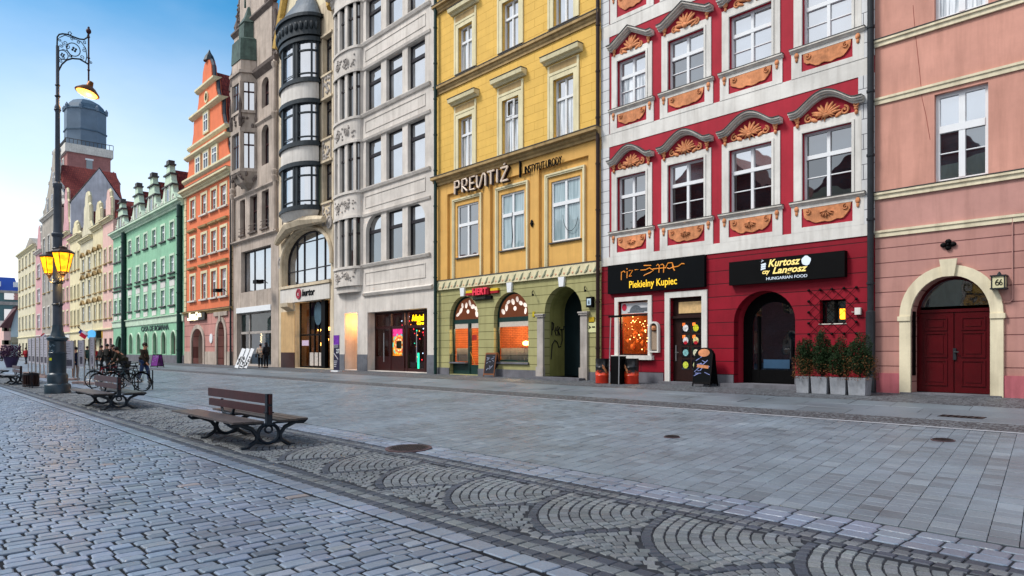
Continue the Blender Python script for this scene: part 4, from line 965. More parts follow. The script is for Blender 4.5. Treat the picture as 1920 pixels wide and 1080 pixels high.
for (xa, xb), kind in ((a1, 'door'), (a2, 'window')):
    zb_ = 0.45 if kind == 'door' else 1.07; zt_ = 4.13; cx = (xa+xb)/2
    b = MB(); o = outline(xa, xb, zb_, zt_, 1.04, 16); i = outline(xa+0.08, xb-0.08, zb_+0.08, zt_-0.08, 0.96, 16)
    for k in range(len(o)): b.prism([o[k-1], o[k], i[k], i[k-1]], FY+0.22, FY+0.30)
    b.box(xa+0.05, xb-0.05, FY+0.19, FY+0.30, 2.84, 3.04)
    fr = b.build('shopfront', 'green_dk', Yh)
    MB().poly([(p[0], FY+0.27, p[1]) for p in outline(xa+0.05, xb-0.05, zb_+0.05, zt_-0.05, 0.98, 16)]).build('glass', 'clear', fr)
    pts = [p for p in outline(xa+0.05, xb-0.05, 3.04, zt_-0.05, 0.98, 20)]
    MB().prism(pts, FY+0.28, FY+0.285).build('fanlight_film', 'film', fr)
    pastries(fr, cx, 3.08, (xb-xa)/2, 0.95, FY+0.265, 5 if kind == 'door' else 9, 'filmw')
    MB().box(xa+0.08, xb-0.08, FY+0.275, FY+0.28, 2.62, 2.84).build('valance', 'filmw', fr)
xa, xb = a1; dxs = xa+(xb-xa)*0.56
b = MB(); b.box(dxs, dxs+0.12, FY+0.16, FY+0.3, 0.45, 2.84); b.box(xa+0.05, dxs, FY+0.2, FY+0.3, 0.45, 1.02); b.box(dxs+0.12, xb-0.05, FY+0.2, FY+0.3, 0.45, 0.9); b.box(xb-0.14, xb-0.04, FY+0.2, FY+0.3, 0.9, 2.84)
bd = b.build('shop_door', 'green_dk', Yh)
b = MB().tube([(dxs+0.2, FY+0.14, 1.5), (dxs+0.55, FY+0.14, 0.9)], 0.018, 6); b.tube([(dxs+0.2, FY+0.1, 1.75), (dxs+0.42, FY+0.1, 1.75)], 0.016, 6); b.build('handle', mat('brass', 'c79a4a', 0.3, 0.1, metal=0.9), bd)
MB().box(dxs+0.2, dxs+0.55, FY+0.24, FY+0.245, 2.05, 2.3).build('opening_hours', mat('red_notice', 'a02a20', 0.5, 0.3, 30, bump=0), bd)
MB().box(xa, dxs, FY-0.05, FY+0.2, 0.96, 1.02).build('sill', 'plinth', Yh); MB().box(a2[0]-0.05, a2[1]+0.05, FY-0.08, FY+0.2, 0.98, 1.068).build('sill', 'plinth', Yh)
lace = mat('lace_curtain', 'cfcac0', 0.8, 0.15, 25)
for (p0, p1) in ((xa+0.08, dxs), (a2[0]+0.08, a2[1]-0.08)):
    b = MB(); n = 28
    for k in range(n):
        u0, u1 = p0+(p1-p0)*k/n, p0+(p1-p0)*(k+1)/n; y0, y1 = FY+0.36+0.03*(k % 2), FY+0.36+0.03*((k+1) % 2)
        b.quad((u0, y0, 1.05), (u1, y1, 1.05), (u1, y1, 1.68), (u0, y0, 1.68))
    b.build('cafe_curtain', lace, Yh)
    b = MB(); b.tube([(p0-0.1, FY+0.02, 1.36), (p1+0.05, FY+0.02, 1.36)], 0.014, 5); b.tube([((p0+p1)/2, FY+0.02, 1.0), ((p0+p1)/2, FY+0.02, 1.36)], 0.014, 5); b.tube([(p0, FY+0.02, 1.0), (p0, FY+0.02, 1.36)], 0.014, 5); b.build('window_rail', 'green_dk', Yh)
room(Yh, xl+0.3, wx(1005), 0.45, 4.3, FY+0.5, 3.2, 'interior_brick')
b = MB().box(a2[0]+0.5, a2[0]+1.5, FY+3.5, FY+3.69, 2.2, 2.7).build('menu_screen', 'black', Yh)
for lx, lz in ((a1[0]+0.75, 3.5), (a2[0]+1.55, 3.5), (a2[0]+0.6, 1.9), (a2[0]+0.85, 1.9), (dxs+0.4, 1.6)):
    g = MB().ball((lx, FY+1.4, lz), (0.15, 0.15, 0.11), 10, 6); g.build('pendant_lamp', 'warm', Yh, True)
    if lz > 2: MB().tube([(lx, FY+1.4, lz+0.1), (lx, FY+1.4, 4.3)], 0.008, 4).build('lamp_cord', 'black', Yh)
plight('bakery_light', ((a1[0]+a1[1])/2+0.3, FY+1.7, 2.9), (1, 0.70, 0.38), 300, Yh); plight('bakery_light', ((a2[0]+a2[1])/2, FY+1.7, 2.9), (1, 0.70, 0.38), 300, Yh)
# passage
b = MB(); o = outline(a3[0], a3[1], 0.5, 4.15, 1.04, 16)
for q, r in zip(o, o[1:]+o[:1]): b.quad((q[0], FY+0.3, q[1]), (r[0], FY+0.3, r[1]), (r[0], FY+1.2, r[1]), (q[0], FY+1.2, q[1]))
pas = b.build('passage_wall', mat('olive_passage_render', '8a8a52', 0.8, 0.1, 1, streak=0.3), Yh)
MB().prism(o, FY+1.2, FY+1.3).build('passage_door', mat('dark_teal_door', '0d1f24', 0.45, 0.15, 2), Yh)
MB().box(a3[1]-0.9, a3[1]-0.72, FY+1.18, FY+1.199, 2.25, 2.5).build('door_notice', 'whiteframe', Yh)
gmat = mat('spray_paint', '0d0d0d', 0.6, 0.05, bump=0); xg = a3[0]+0.012; b = MB()
for sgm in ([(.35, 2.75), (.30, 2.2)], [(.3, 2.75), (.5, 2.7), (.45, 2.45), (.32, 2.4)], [(.6, 2.35), (.72, 2.55), (.8, 2.4), (.6, 2.4), (.75, 2.2)], [(.9, 2.6), (.92, 2.2)], [(1.1, 2.55), (.92, 2.4), (1.12, 2.2)], [(1.15, 2.45), (1.45, 2.45), (1.5, 2.6)], [(1.3, 2.45), (1.33, 2.0), (1.2, 1.8)], [(.25, 1.2), (.35, 1.8), (.6, 2.0), (.85, 1.9), (1.0, 1.7), (1.2, 1.75)]):
    b.tube([(xg, FY+p[0]*.62+0.22, p[1]) for p in sgm], 0.028, 5)
b.build('graffiti', gmat, pas)
MB().box(a3[0]-0.3, a3[1]+0.3, FY-0.5, FY+1.2, GB, 0.5).build('doorstep', 'plinth', Yh)
for a, c in ((a3[0]-0.34, a3[0]-0.001), (a3[1]+0.001, a3[1]+0.34)):
    b = MB().box(a, c, FY-0.1, FY-0.001, 0.42, 2.95); b.box(a-0.05, c+0.05, FY-0.15, FY-0.001, 2.951, 3.02); b.box(a-0.08, c+0.08, FY-0.18, FY-0.001, 3.021, 3.08); b.box(a-0.04, c+0.04, FY-0.14, FY-0.0015, 0.42, 0.9); b.build('gateway_pier', 'greystone', Yh)
for x, y in ((1004, 549), (1102, 541)):
    X, Z = wx(x), wz(x, y); MB().tube([(X-0.12, FY-0.02, Z+0.1), (X, FY-0.2, Z), (X+0.05, FY-0.22, Z-0.12)], 0.018, 6).ball((X+0.05, FY-0.2, Z-0.1), 0.05).build('wall_hook', 'black', Yh)
b = MB(); X, Z = wx(999), wz(999, 419); b.ball((X, FY-0.06, Z), (0.07, 0.05, 0.16)); b.ball((X, FY-0.06, Z), (0.11, 0.04, 0.06)); b.build('wall_anchor', 'black', Yh, True)
downpipe(Yh, wx(822), FY-0.18, 0.42, 21.8, 0.085, 'green_dk')
downpipe(Yh, wx(1125.5), FY-0.14, 0.42, 21.8, 0.075, 'darkwood')
# wall fittings
def plate(name, label, x, y, w_, h_, m, cat, txt=None, tm='black', ts=0.08, dpt=0.03):
    X, Z = wx(x), wz(x, y); t = root(name, label, cat, (X, FY, Z))
    MB().box(-w_/2, w_/2, -dpt-0.002, -0.002, -h_/2, h_/2).build('plate', m, t)
    if txt: text('lettering', txt, 0, -ts*0.35, -dpt-0.004, ts, tm, t, 0.004, align='CENTER')
    return t
t = plate('house_number_box', 'black framed house number box with white face on the olive wall right of the passage', 1109, 566.5, 0.3, 0.4, 'black', 'number box', None, dpt=0.14)
MB().box(-0.1, 0.1, -0.155, -0.1425, -0.12, 0.13).build('number_face', mat('pale_blue_face', 'b7cdda', 0.4, 0.05), t); text('lettering', '8', 0, -0.08, -0.158, 0.2, 'black', t, 0.004, align='CENTER')
plate('yellow_plaque', 'small yellow plaque on the olive wall right of the passage arch', 1110, 600, 0.27, 0.22, mat('plaque_yellow', 'b2941c', 0.5, 0.2, 12), 'plaque')
plate('yellow_plaque', 'narrow yellow plaque on the olive wall left of the passage arch', 1001, 589, 0.12, 0.22, mat('plaque_yellow2', 'b8a51c', 0.5, 0.2, 12), 'plaque')
t = plate('company_plate', 'pale square company plate with black arrow on the olive wall right of the passage', 1110.5, 613.5, 0.45, 0.4, mat('pale_plate', 'cfcf9a', 0.5, 0.05), 'plate')
MB().prism([(-0.16, -0.08), (-0.02, 0.0), (-0.16, 0.08), (-0.12, 0)], -0.04, -0.033).box(0.02, 0.17, -0.04, -0.033, -0.02, 0.03).build('lettering', 'black', t)
# bakery sign: red letters, two small flags, dark strip
t = root('bakery_sign', 'red HERT letters between yellow and red flags above a black strip on the olive wall', 'sign', (wx(906), FY, wz(906, 560)), world=True)
sx0, sx1 = wx(890), wx(921); zt_ = wz(905, 540)
MB().box(sx0, sx1, FY-0.16, FY-0.005, wz(905, 553.5), wz(905, 541)).build('board', mat('crimson_board', '7c0a1e', 0.4, 0.1), t)
text('lettering', 'HERT', sx0+0.06, wz(905, 553)+0.01, FY-0.165, 0.42, emit('crimson_letters', 'd23045', 0.25), t, 0.04, sx=1.0, bold=0.012)
for fx in (wx(877), wx(923)):
    MB().box(fx, fx+0.5, FY-0.12, FY-0.006, wz(905, 547.5), wz(905, 543)).build('flag_yellow', mat('sign_yellow', 'd8b326', 0.5, 0.05), t)
    MB().box(fx, fx+0.5, FY-0.12, FY-0.006, wz(905, 552), wz(905, 547.6)).build('flag_red', mat('sign_red', '9c1020', 0.5, 0.05), t)
MB().box(sx0+0.0, sx1+0.12, FY-0.12, FY-0.006, wz(905, 562), wz(905, 556)).build('strip', 'black', t)
text('lettering', 'PIEKARNIA', sx0+0.05, wz(905, 561), FY-0.125, 0.16, mat('dim_letters', '4a4f45', 0.5, 0.1), t, 0.01, sx=1.1)
# PRESTIZ letters over the first floor
t = root('beauty_institute_sign', 'raised cream and black letters under the main cornice of the yellow house', 'sign', (wx(950), FY, wz(950, 330)), world=True)
cm = mat('cream_letters', 'f0dcc8', 0.4, 0.03, bump=0); LH = 0.58
zb_ = 8.98; xw = wx(966)-wx(858); u = xw/7.0
L = [[(0, 0), (0, 1), (.5, 1), (.62, .75), (.5, .5), (0, .5)], [(1, 0), (1, 1), (1.5, 1), (1.62, .75), (1.5, .5), (1, .5), (1.62, 0)], [(2.6, 1), (2, 1), (2, 0), (2.6, 0)], [(2, .5), (2.5, .5)],
     [(2.85, 1), (2.85, .3), (2.93, .08), (3.06, .0), (3.2, .1), (3.5, .85), (3.62, .99), (3.78, .97), (3.9, .78), (3.9, 0)], [(4.15, 1), (4.95, 1)], [(4.55, 1), (4.55, 0)], [(5.3, 1), (5.3, 0)], [(5.7, 1), (6.5, 1)], [(6.5, 1), (5.7, 0)], [(5.7, 0), (6.5, 0)], [(6.05, 1.18), (6.2, 1.3)]]
strokes('lettering', L, wx(858), zb_, u, LH, FY-0.16, 0.045, cm, t)
strokes('letter_backing', L, wx(858)+0.03, zb_-0.03, u, LH, FY-0.06, 0.06, 'darkwood', t)
MB().box(wx(977), wx(979), FY-0.12, FY-0.03, zb_-0.02, zb_+0.68).build('divider', 'black', t)
text('lettering', 'INSTYTUT URODY', wx(987), zb_+0.06, FY-0.09, 0.46, 'black', t, 0.04, fit=wx(1056)-wx(987), bold=0.0)
# ---------------------------------------------------------------- grey office house with the bowed corner
G = root('grey_office_house', 'pale grey stone office house with threefold windows and a bowed stair bay', 'house', ((wx(626)+wx(817))/2, FY, 0.42), world=True)
xl, xr = wx(626), wx(816.5)
M['gstone'] = mat('pale_grey_stone', 'ccc5bc', 0.8, 0.07, 0.9, bump=0.15, streak=0.22)
M['brownframe'] = mat('black_brown_frame', '221c20', 0.4, 0.15, 4, bump=0)
gw = [(686, 713.5), (723.5, 753.5), (763.5, 797)]
rows = [(6.47, 9.12), (10.78, 13.42), (15.02, 17.45), (19.05, 21.4)]
bx0, bx1 = wx(632), wx(680)                            # the bow
A, Bx = wx(gw[0][0]), wx(gw[2][1])
ops = [(A, Bx, z0, z1, 0) for z0, z1 in rows[1:]]+[(A, Bx, rows[0][0], rows[0][1], 0)]
gd = X2(689, 801); gr_ = X2(646.5, 670)
b = MB(); wall(b, bx1, xr, 4.9, 26, ops, depth=0.3); wall(b, xl, bx1, 4.9, 5.3, []); wall(b, xl, bx0, 5.3, 26, [])
wall(b, xl, xr, GB, 4.9, [(gd[0], gd[1], 0.45, 3.72, 0), (gr_[0], gr_[1], 0.45, 3.76, 0)], depth=0.5)
house_shell(b, xl, xr, GB, 26).build('wall', 'gstone', G)
for li, (z0, z1) in enumerate(rows):
    for j, (a, c) in enumerate(gw):
        window(G, wx(a), wx(c), z0, z1, pane='pane_sky' if li else 'pane_mid', uppane='pane_sky', cols=1, trans=(0.68,), frame='brownframe', fw=0.07, mw=0.13, set_=0.22)
    for a, c in ((713.5, 723.5), (753.5, 763.5)): MB().box(wx(a), wx(c), FY+0.03, FY+0.30, z0, z1).build('mullion', 'gstone', G)
    b = MB()
    if li == 0:      # rounded upper corners of the first floor group
        for xx, s in ((A, 1), (Bx, -1)):
            r = 0.9; pts = [(xx, z1)]+[(xx+s*(r-r*cos(t)), z1-r+r*sin(t)) for t in [k*pi/16 for k in range(9)]]
            b.prism(pts if s < 0 else pts[::-1], FY-0.001, FY+0.25)
    if b.f: b.build('arch_corner', 'gstone', G)
    b = MB().prof([(FY, z0-0.22), (FY-0.08, z0-0.18), (FY-0.14, z0-0.05), (FY-0.14, z0-0.01), (FY+0.1, z0-0.002)], bx1+0.002, xr-0.4); b.build('sill_moulding', 'gstone', G)
    b = MB().prof([(FY, z1+0.02), (FY-0.06, z1+0.04), (FY-0.1, z1+0.16), (FY, z1+0.2)], bx1+0.002, xr-0.4); b.build('lintel_moulding', 'gstone', G)
    if li < 3: MB().ring(A, Bx, z1+0.55, rows[li+1][0]-0.5, 0.05, FY-0.03, FY-0.001, True).build('apron_frame', 'gstone', G)
MB().ring(A, Bx, 5.3, 5.95, 0.05, FY-0.03, FY-0.001, True).build('apron_frame', 'gstone', G)
MB().prof([(FY, 4.62), (FY-0.1, 4.66), (FY-0.16, 4.8), (FY, 4.9)], A-0.2, xr-0.2).build('string_course', 'gstone', G)
# the bow: curved in plan
nb = 14; bc = (bx0+bx1)/2; bw_ = (bx1-bx0)/2; bd_ = 0.5
def bow(t, off=0.0): a = pi*t; return (bc-(bw_)*cos(a)*(1 if off == 0 else 1+off/bw_), FY-(bd_+off)*sin(a)**0.8)
def bowstrip(b, z0, z1, t0=0.0, t1=1.0, off=0.0, n=nb, cap=False):
    for k in range(n):
        p, q = bow(t0+(t1-t0)*k/n, off), bow(t0+(t1-t0)*(k+1)/n, off)
        b.quad((p[0], p[1], z0), (q[0], q[1], z0), (q[0], q[1], z1), (p[0], p[1], z1))
        if cap:
            for z in (z0, z1): b.quad((p[0], p[1], z), (q[0], q[1], z), (q[0], FY+0.02, z), (p[0], FY+0.02, z))
b = MB(); gl = MB()
zz = [5.3]+[v for r in rows for v in (r[0]-0.05, r[1]+0.05)]+[22.6]
for k in range(0, len(zz)-1, 2): bowstrip(b, zz[k], zz[k+1], cap=True)
for z0, z1 in rows:
    bowstrip(gl, z0-0.05, z1+0.05, off=-0.16)
    for t in (0.0, 0.19, 0.38, 0.57, 0.76, 0.94):
        p, q = bow(t), bow(min(1, t+0.06)); b.quad((p[0], p[1], z0-.05), (q[0], q[1], z0-.05), (q[0], q[1], z1+.05), (p[0], p[1], z1+.05))
        for s in (p, q): 
            i_ = (s[0]+(bc-s[0])*0.12, s[1]+0.18); b.quad((s[0], s[1], z0-.05), (i_[0], i_[1], z0-.05), (i_[0], i_[1], z1+.05), (s[0], s[1], z1+.05))
for r in rows:
    for z in (r[0]-0.2, r[1]+0.05): bowstrip(b, z, z+0.14, off=0.08, cap=True)
bowstrip(b, 4.95, 5.3, off=-0.15, cap=True); bowstrip(b, 22.6, 23.0, off=0.25, cap=True)
bay = b.build('bow_bay', 'gstone', G); gl.build('pane', 'pane_dark', bay)
tr = MB()
for z0, z1 in rows: bowstrip(tr, z0+(z1-z0)*0.66, z0+(z1-z0)*0.66+0.12, off=-0.12)
tr.build('transom', 'brownframe', bay)
b = MB(); random.seed(11)
for r in rows:
    zc = r[0]-0.85 if r is not rows[0] else 5.85
    for k in range(26):
        t = random.uniform(0.28, 0.8); p = bow(t, 0.01); b.ball((p[0], p[1], zc+random.uniform(-.36, .36)), (random.uniform(.05, .11), .05, random.uniform(.04, .09)), 6, 4)
    for t in (0.4, 0.6):
        p = bow(t, 0.03); b.tube([(p[0]+q[0], p[1], zc+q[1]) for q in spiral(0, 0, 0.25, 1.6, t*9, 16)], 0.04, 5)
b.build('carved_relief', 'greystone', bay)
cornice(G, xl, xr, 22.2, 22.8, 0.6, 'gstone')
# casino entrance
M['redwood'] = mat('dark_red_wood', '30100f', 0.35, 0.2, 4, bump=0)
yd = FY+0.5; b = MB()
xs_ = [gd[0], wx(717), wx(742), wx(748), wx(782), gd[1]]
for x in xs_: b.box(x-0.09, x+0.09, yd-0.02, yd+0.1, 0.45, 3.7)
for a, c in zip(xs_, xs_[1:]): b.box(a+0.09, c-0.09, yd, yd+0.1, 2.78, 2.92); b.box(a+0.09, c-0.09, yd, yd+0.1, 0.45, 0.62)
b.box(xs_[0], xs_[-1], yd, yd+0.1, 3.6, 3.71)
cas = b.build('shopfront', 'redwood', G)
b = MB()
for a, c in ((xs_[0], xs_[1]), (xs_[1], xs_[2]), (xs_[4], xs_[5])): b.box(a+0.09, c-0.09, yd, yd+0.1, 0.62, 1.25)
b.build('door_panel', 'redwood', cas)
MB().quad((xs_[0], yd+0.06, 0.6), (xs_[-1], yd+0.06, 0.6), (xs_[-1], yd+0.06, 3.6), (xs_[0], yd+0.06, 3.6)).build('glass', 'clear', cas)
for x in (wx(708), wx(769), wx(790)):
    MB().tube([(x, yd-0.1, 0.95), (x, yd-0.1, 2.55)], 0.022, 6).build('pull_handle', 'steel' if 'steel' in M else bpy.data.materials['steel'], cas)
room(G, gd[0]-0.2, gd[1]+0.2, 0.45, 3.9, yd+0.12, 3, mat('dark_casino_wall', '3a1c22', 0.7, 0.3, 2))
wxa, wxb = xs_[1]+0.1, xs_[2]-0.1; wc = (wxa+wxb)/2
pst = MB().box(wxa, wxb, yd+0.105, yd+0.12, 1.28, 2.76).build('lit_poster', emit('poster_orange', 'ff9a2c', 0.9, 0.6, 4), cas)
MB().box(wxa, wxb, yd+0.098, yd+0.104, 2.35, 2.76).build('poster_header', emit('poster_pink', 'ff4aa0', 0.9, 0.6, 7), pst)
ringc = ['4fd0c8', 'f0d060', 'f06050', 'f8e8b0']
for k, r in enumerate((0.66, 0.56, 0.46, 0.36)):
    b = MB(); o = arc(wc+0.1, 1.88, r, r*0.95, 0, 2*pi, 28); i = arc(wc+0.1, 1.88, r-0.085, (r-0.085)*0.95, 0, 2*pi, 28)
    for q in range(28):
        if (q+k) % 3 and all(wxa < p[0] < wxb and 1.28 < p[1] < 2.5 for p in (o[q], o[q+1])): b.prism([o[q], o[q+1], i[q+1], i[q]], yd+0.09-k*0.003, yd+0.096-k*0.003)
    if b.f: b.build('poster_ring', emit('poster_ring_%d' % k, ringc[k], 0.9), pst)
MB().box(wc-0.17, wc+0.35, yd+0.07, yd+0.078, 1.68, 2.1).build('poster_screen', mat('screen_grey', '6c6a4c', 0.5, 0.3, 9), pst)
nx = wx(761)
ng = emit('yellow_neon', 'ffc400', 2.2)
n1 = text('neon_lettering', 'Admiral', wx(757), 3.14, yd+0.04, 0.46, ng, cas, 0.03, fit=wx(779)-wx(757), bold=0.008); text('neon_lettering', 'Gry', wx(766), 2.9, yd+0.04, 0.3, ng, cas, 0.03, fit=wx(779)-wx(766), bold=0.008)
random.seed(5)
for nm, colr, n_ in (('red_lamps', 'ff2a3a', 22), ('white_lamps', 'cfe0ff', 12), ('amber_lamps', 'ff9030', 14), ('green_lamps', '20d0a0', 5)):
    b = MB()
    for k in range(n_): b.ball((random.uniform(xs_[3]+.1, xs_[4]-.1) if k % 3 else random.uniform(wxa, wxb), yd+random.uniform(.3, 1.5), random.uniform(2.2, 3.5) if (k % 3 == 0) else random.uniform(1.0, 2.7)), (random.uniform(.02, .06), .02, random.uniform(.02, .05)), 6, 4)
    b.build(nm, emit(nm+'_glow', colr, 2.5), cas)
MB().tube([(xs_[3]+0.5, yd+0.4, 0.6), (xs_[3]+0.5, yd+0.4, 1.45)], 0.05, 8).build('green_tube', emit('green_tube_glow', '30e0a8', 2.0), cas)
b = MB().box(xs_[4]-1.0, xs_[4]-0.2, yd+0.6, yd+1.4, 0.5, 2.3); b.box(xs_[3]+0.9, xs_[3]+1.5, yd+0.9, yd+1.6, 0.5, 2.1); b.build('slot_machine', 'black', cas)
MB().box(xs_[4]-0.9, xs_[4]-0.3, yd+0.58, yd+0.599, 1.3, 2.0).build('slot_screen', emit('slot_screen_glow', '8a9fe0', 0.9, 0.8, 8), cas)
plight('entrance_light', ((xs_[2]+xs_[4])/2, yd+1.0, 3.3), (1, 0.5, 0.3), 150, G)
# lit stair recess on the left
room(G, gr_[0], gr_[1], 0.45, 3.76, FY+0.5, 1.1, 'gstone', name='stair_recess')
MB().box(gr_[1]-0.5, gr_[1]-0.05, FY+1.4, FY+1.5, 0.45, 2.9).build('stair_door', 'redwood', G)
MB().lathe(gr_[0]+0.6, FY+0.75, [(0.12, 3.66), (0.12, 3.75)], 12).build('ceiling_lamp', emit('ceiling_lamp_glow', 'ff8a30', 8), G)
plight('stair_light', (gr_[0]+0.7, FY+0.7, 3.4), (1, 0.42, 0.12), 75, G)
b = MB(); b.box(xl+0.01, gr_[0]-0.01, FY-0.03, FY-.0005, GB, 1.35); b.box(gr_[1]+0.01, gd[0]-0.001, FY-0.03, FY-.0005, GB, 1.35); b.box(gd[1]+.001, xr-0.01, FY-0.03, FY-.0005, GB, 1.35); b.build('plinth', mat('dark_granite_plinth', '6c6f76', 0.5, 0.2, 3, streak=0.3), G)
MB().prof([(FY, 26), (FY+12, 26), (FY+6, 30)], xl, xr).build('roof', 'tile', G)

# ---------------------------------------------------------------- art nouveau house with the black oriel
M['nstone'] = mat('warm_sandstone', 'cfbfa4', 0.8, 0.11, 1.0, bump=0.25, streak=0.4)
M['patina'] = mat('dark_patina', '2b3338', 0.5, 0.25, 3, streak=0.3)
M['ivory'] = mat('ivory_panel', 'cfcac2', 0.7, 0.06, 1.5, streak=0.2)
N = root('art_nouveau_house', 'sandstone art nouveau house with black glazed oriel tower and huge arched shop window', 'house', ((wx(523)+wx(626))/2, FY, 0.42), world=True)
xl, xr = wx(523), wx(625.5)
nr = [(10.75, 13.2), (14.7, 17.1), (18.65, 21.0)]
sL, sR = X2(529.5, 544), X2(605.5, 622)
aw = X2(532, 625); aw = (aw[0], xr-0.35); awz = (5.95, 9.35)
gdoor = (wx(553), xr-0.45)
b = MB(); wall(b, xl, xr, GB, 23.2, [(s[0], s[1], z0, z1, 0) for s in (sL, sR) for z0, z1 in nr]+[(aw[0], aw[1], awz[0], awz[1], 1.9), (gdoor[0], gdoor[1], 0.45, 4.75, 0), ], depth=0.4)
house_shell(b, xl, xr, GB, 23.2).build('wall', 'nstone', N)
for z0, z1 in nr:
    for s, p in ((sL, 'pane_mid'), (sR, 'pane_sky')): window(N, s[0], s[1], z0, z1, cols=1, trans=(0.76, 0.12), frame='brownframe', pane=p, fw=0.08, mw=0.07, set_=0.28)
# gable part above (mostly out of the picture)
gm_ = (xl+xr)/2
b = MB(); b.prism([(xl, 23.2), (xr, 23.2), (xr-1.2, 25.2), (xr-2.2, 28.5), (gm_, 30.5), (xl+2.2, 28.5), (xl+1.2, 25.2)], FY, FY+0.5); b.build('gable', mat('ivory_render', 'dbcfb0', 0.8, 0.08, 1.2, streak=0.2), N)
M['ochreorn'] = mat('ochre_stone_ornament', 'bd9a52', 0.8, 0.18, 4, bump=0.4)
b = MB(); random.seed(4)
for s in (-1, 1):
    path = [(xl if s < 0 else xr, 22.4), (xl+0.5 if s < 0 else xr-0.5, 24.0), (xl+1.3 if s < 0 else xr-1.3, 25.6), (xl+1.7 if s < 0 else xr-1.7, 27.2), (xl+2.4 if s < 0 else xr-2.4, 28.8)]
    b.tube([(p[0], FY-0.1, p[1]) for p in path], [0.35, 0.28, 0.3, 0.22, 0.25], 7)
    for k in range(14):
        i = random.randint(0, 3); f = random.random(); b.ball((path[i][0]+(path[i+1][0]-path[i][0])*f+jit(.25), FY-0.2, path[i][1]+(path[i+1][1]-path[i][1])*f), (random.uniform(.12, .24), .15, random.uniform(.15, .3)), 6, 5)
b.build('gable_ornament', 'ochreorn', N, True)
b = MB()
for z0, z1 in nr:                                  # carved panels between storeys
    for s in (sL, sR):
        zc = z0-0.78
        for k in range(16): b.ball(((s[0]+s[1])/2+jit(.42*(s[1]-s[0])), FY-0.03, zc+jit(.5)), (random.uniform(.06, .14), .06, random.uniform(.06, .14)), 6, 4)
        b.ring(s[0]+0.1, s[1]-0.1, zc-0.6, zc+0.6, 0.06, FY-0.06, FY-0.001, True)
b.build('carved_relief', 'greystone', N)
b = MB()
for z0, z1 in nr:
    for s in (sL, sR): b.box(s[0]-0.12, s[1]+0.12, FY-0.1, FY+0.1, z0-0.12, z0-0.002); b.box(s[0]-0.12, s[1]+0.12, FY-0.1, FY+0.1, z1+0.002, z1+0.14)
b.build('sill', 'nstone', N)
# oriel: three storeys of black glazed bow with ivory drums
oc = (wx(545)+wx(602))/2; ow = (wx(602)-wx(545))/2
def ob(a, off=0.0): return (oc-(ow+off)*cos(a), FY-0.15-(1.15+off)*sin(a))
def ostrip(b, z0, z1, off=0.0, n=18, cap=True, off2=None):
    off2 = off if off2 is None else off2
    for k in range(n):
        p, q, r, s = ob(pi*k/n, off), ob(pi*(k+1)/n, off), ob(pi*(k+1)/n, off2), ob(pi*k/n, off2)
        b.quad((p[0], p[1], z0), (q[0], q[1], z0), (r[0], r[1], z1), (s[0], s[1], z1))
        if cap:
            for z, (u, v) in ((z0, (p, q)), (z1, (s, r))): b.quad((u[0], u[1], z), (v[0], v[1], z), (v[0], FY+.01, z), (u[0], FY+.01, z))
DR = []; iv, bk, gl, ph = MB(), MB(), MB(), MB()
oz = [(10.55, 13.1), (14.55, 17.0), (18.5, 20.85)]
ostrip(iv, 9.85, 10.35, -0.25, off2=0.05); ostrip(bk, 10.35, 10.55, 0.12)
for i, (z0, z1) in enumerate(oz):
    ostrip(gl, z0, z1, -0.12, cap=False)
    ostrip(bk, z1, z1+0.26, 0.12); ostrip(bk, z0, z0+0.12, 0.02)
    for a in (0.0, 0.13, 0.36, 0.40, 0.62, 0.66, 0.87, 0.97):
        p = [ob(pi*(a+d), o_) for d, o_ in ((0, 0.02), (0.028, 0.02), (0.028, -0.15), (0, -0.15))]
        n_ = len(bk.v); bk.v += [(q[0], q[1], z) for z in (z0, z1) for q in p]; bk.f += [tuple(n_+k for k in f) for f in ((0, 1, 5, 4), (1, 2, 6, 5), (2, 3, 7, 6), (3, 0, 4, 7))]
    ostrip(bk, z0+(z1-z0)*0.75, z0+(z1-z0)*0.75+0.1, -0.06, cap=False); ostrip(bk, z0+0.35, z0+0.42, -0.05, cap=False)
    if i < 2: iv2 = MB(); ostrip(iv2, z1+0.26, oz[i+1][0]-0.2, 0.0); DR.append(iv2); ostrip(bk, oz[i+1][0]-0.2, oz[i+1][0], 0.12)
ostrip(bk, 21.2, 22.3, 0.2); ostrip(bk, 22.3, 22.5, 0.35)
ory = bk.build('oriel', 'patina', N); [q.build('drum', 'ivory', ory) for q in [iv]+DR]; gl.build('pane', 'pane_sky', ory)
b = MB(); ostrip(b, 22.5, 23.3, 0.2, off2=-0.25, cap=False); ostrip(b, 23.3, 24.2, -0.25, off2=-0.9, cap=False); ostrip(b, 24.2, 24.6, -0.9, off2=-1.14, cap=True); b.build('dome', mat('slate_dome', '59626a', 0.5, 0.2, 3), ory)
b = MB()
for k in range(1, 16):
    p = ob(pi*k/16, 0.22); b.ball((p[0], p[1], 21.75), (0.16, 0.12, 0.28), 6, 5)
b.build('dome_frieze', 'patina', ory, True)
MB().box(oc-1.0, oc+0.9, FY-0.9, FY-0.3, 11.0, 12.6).build('lit_room', emit('teal_room_glow', '35b59a', 0.5, 0.5, 3), ory)
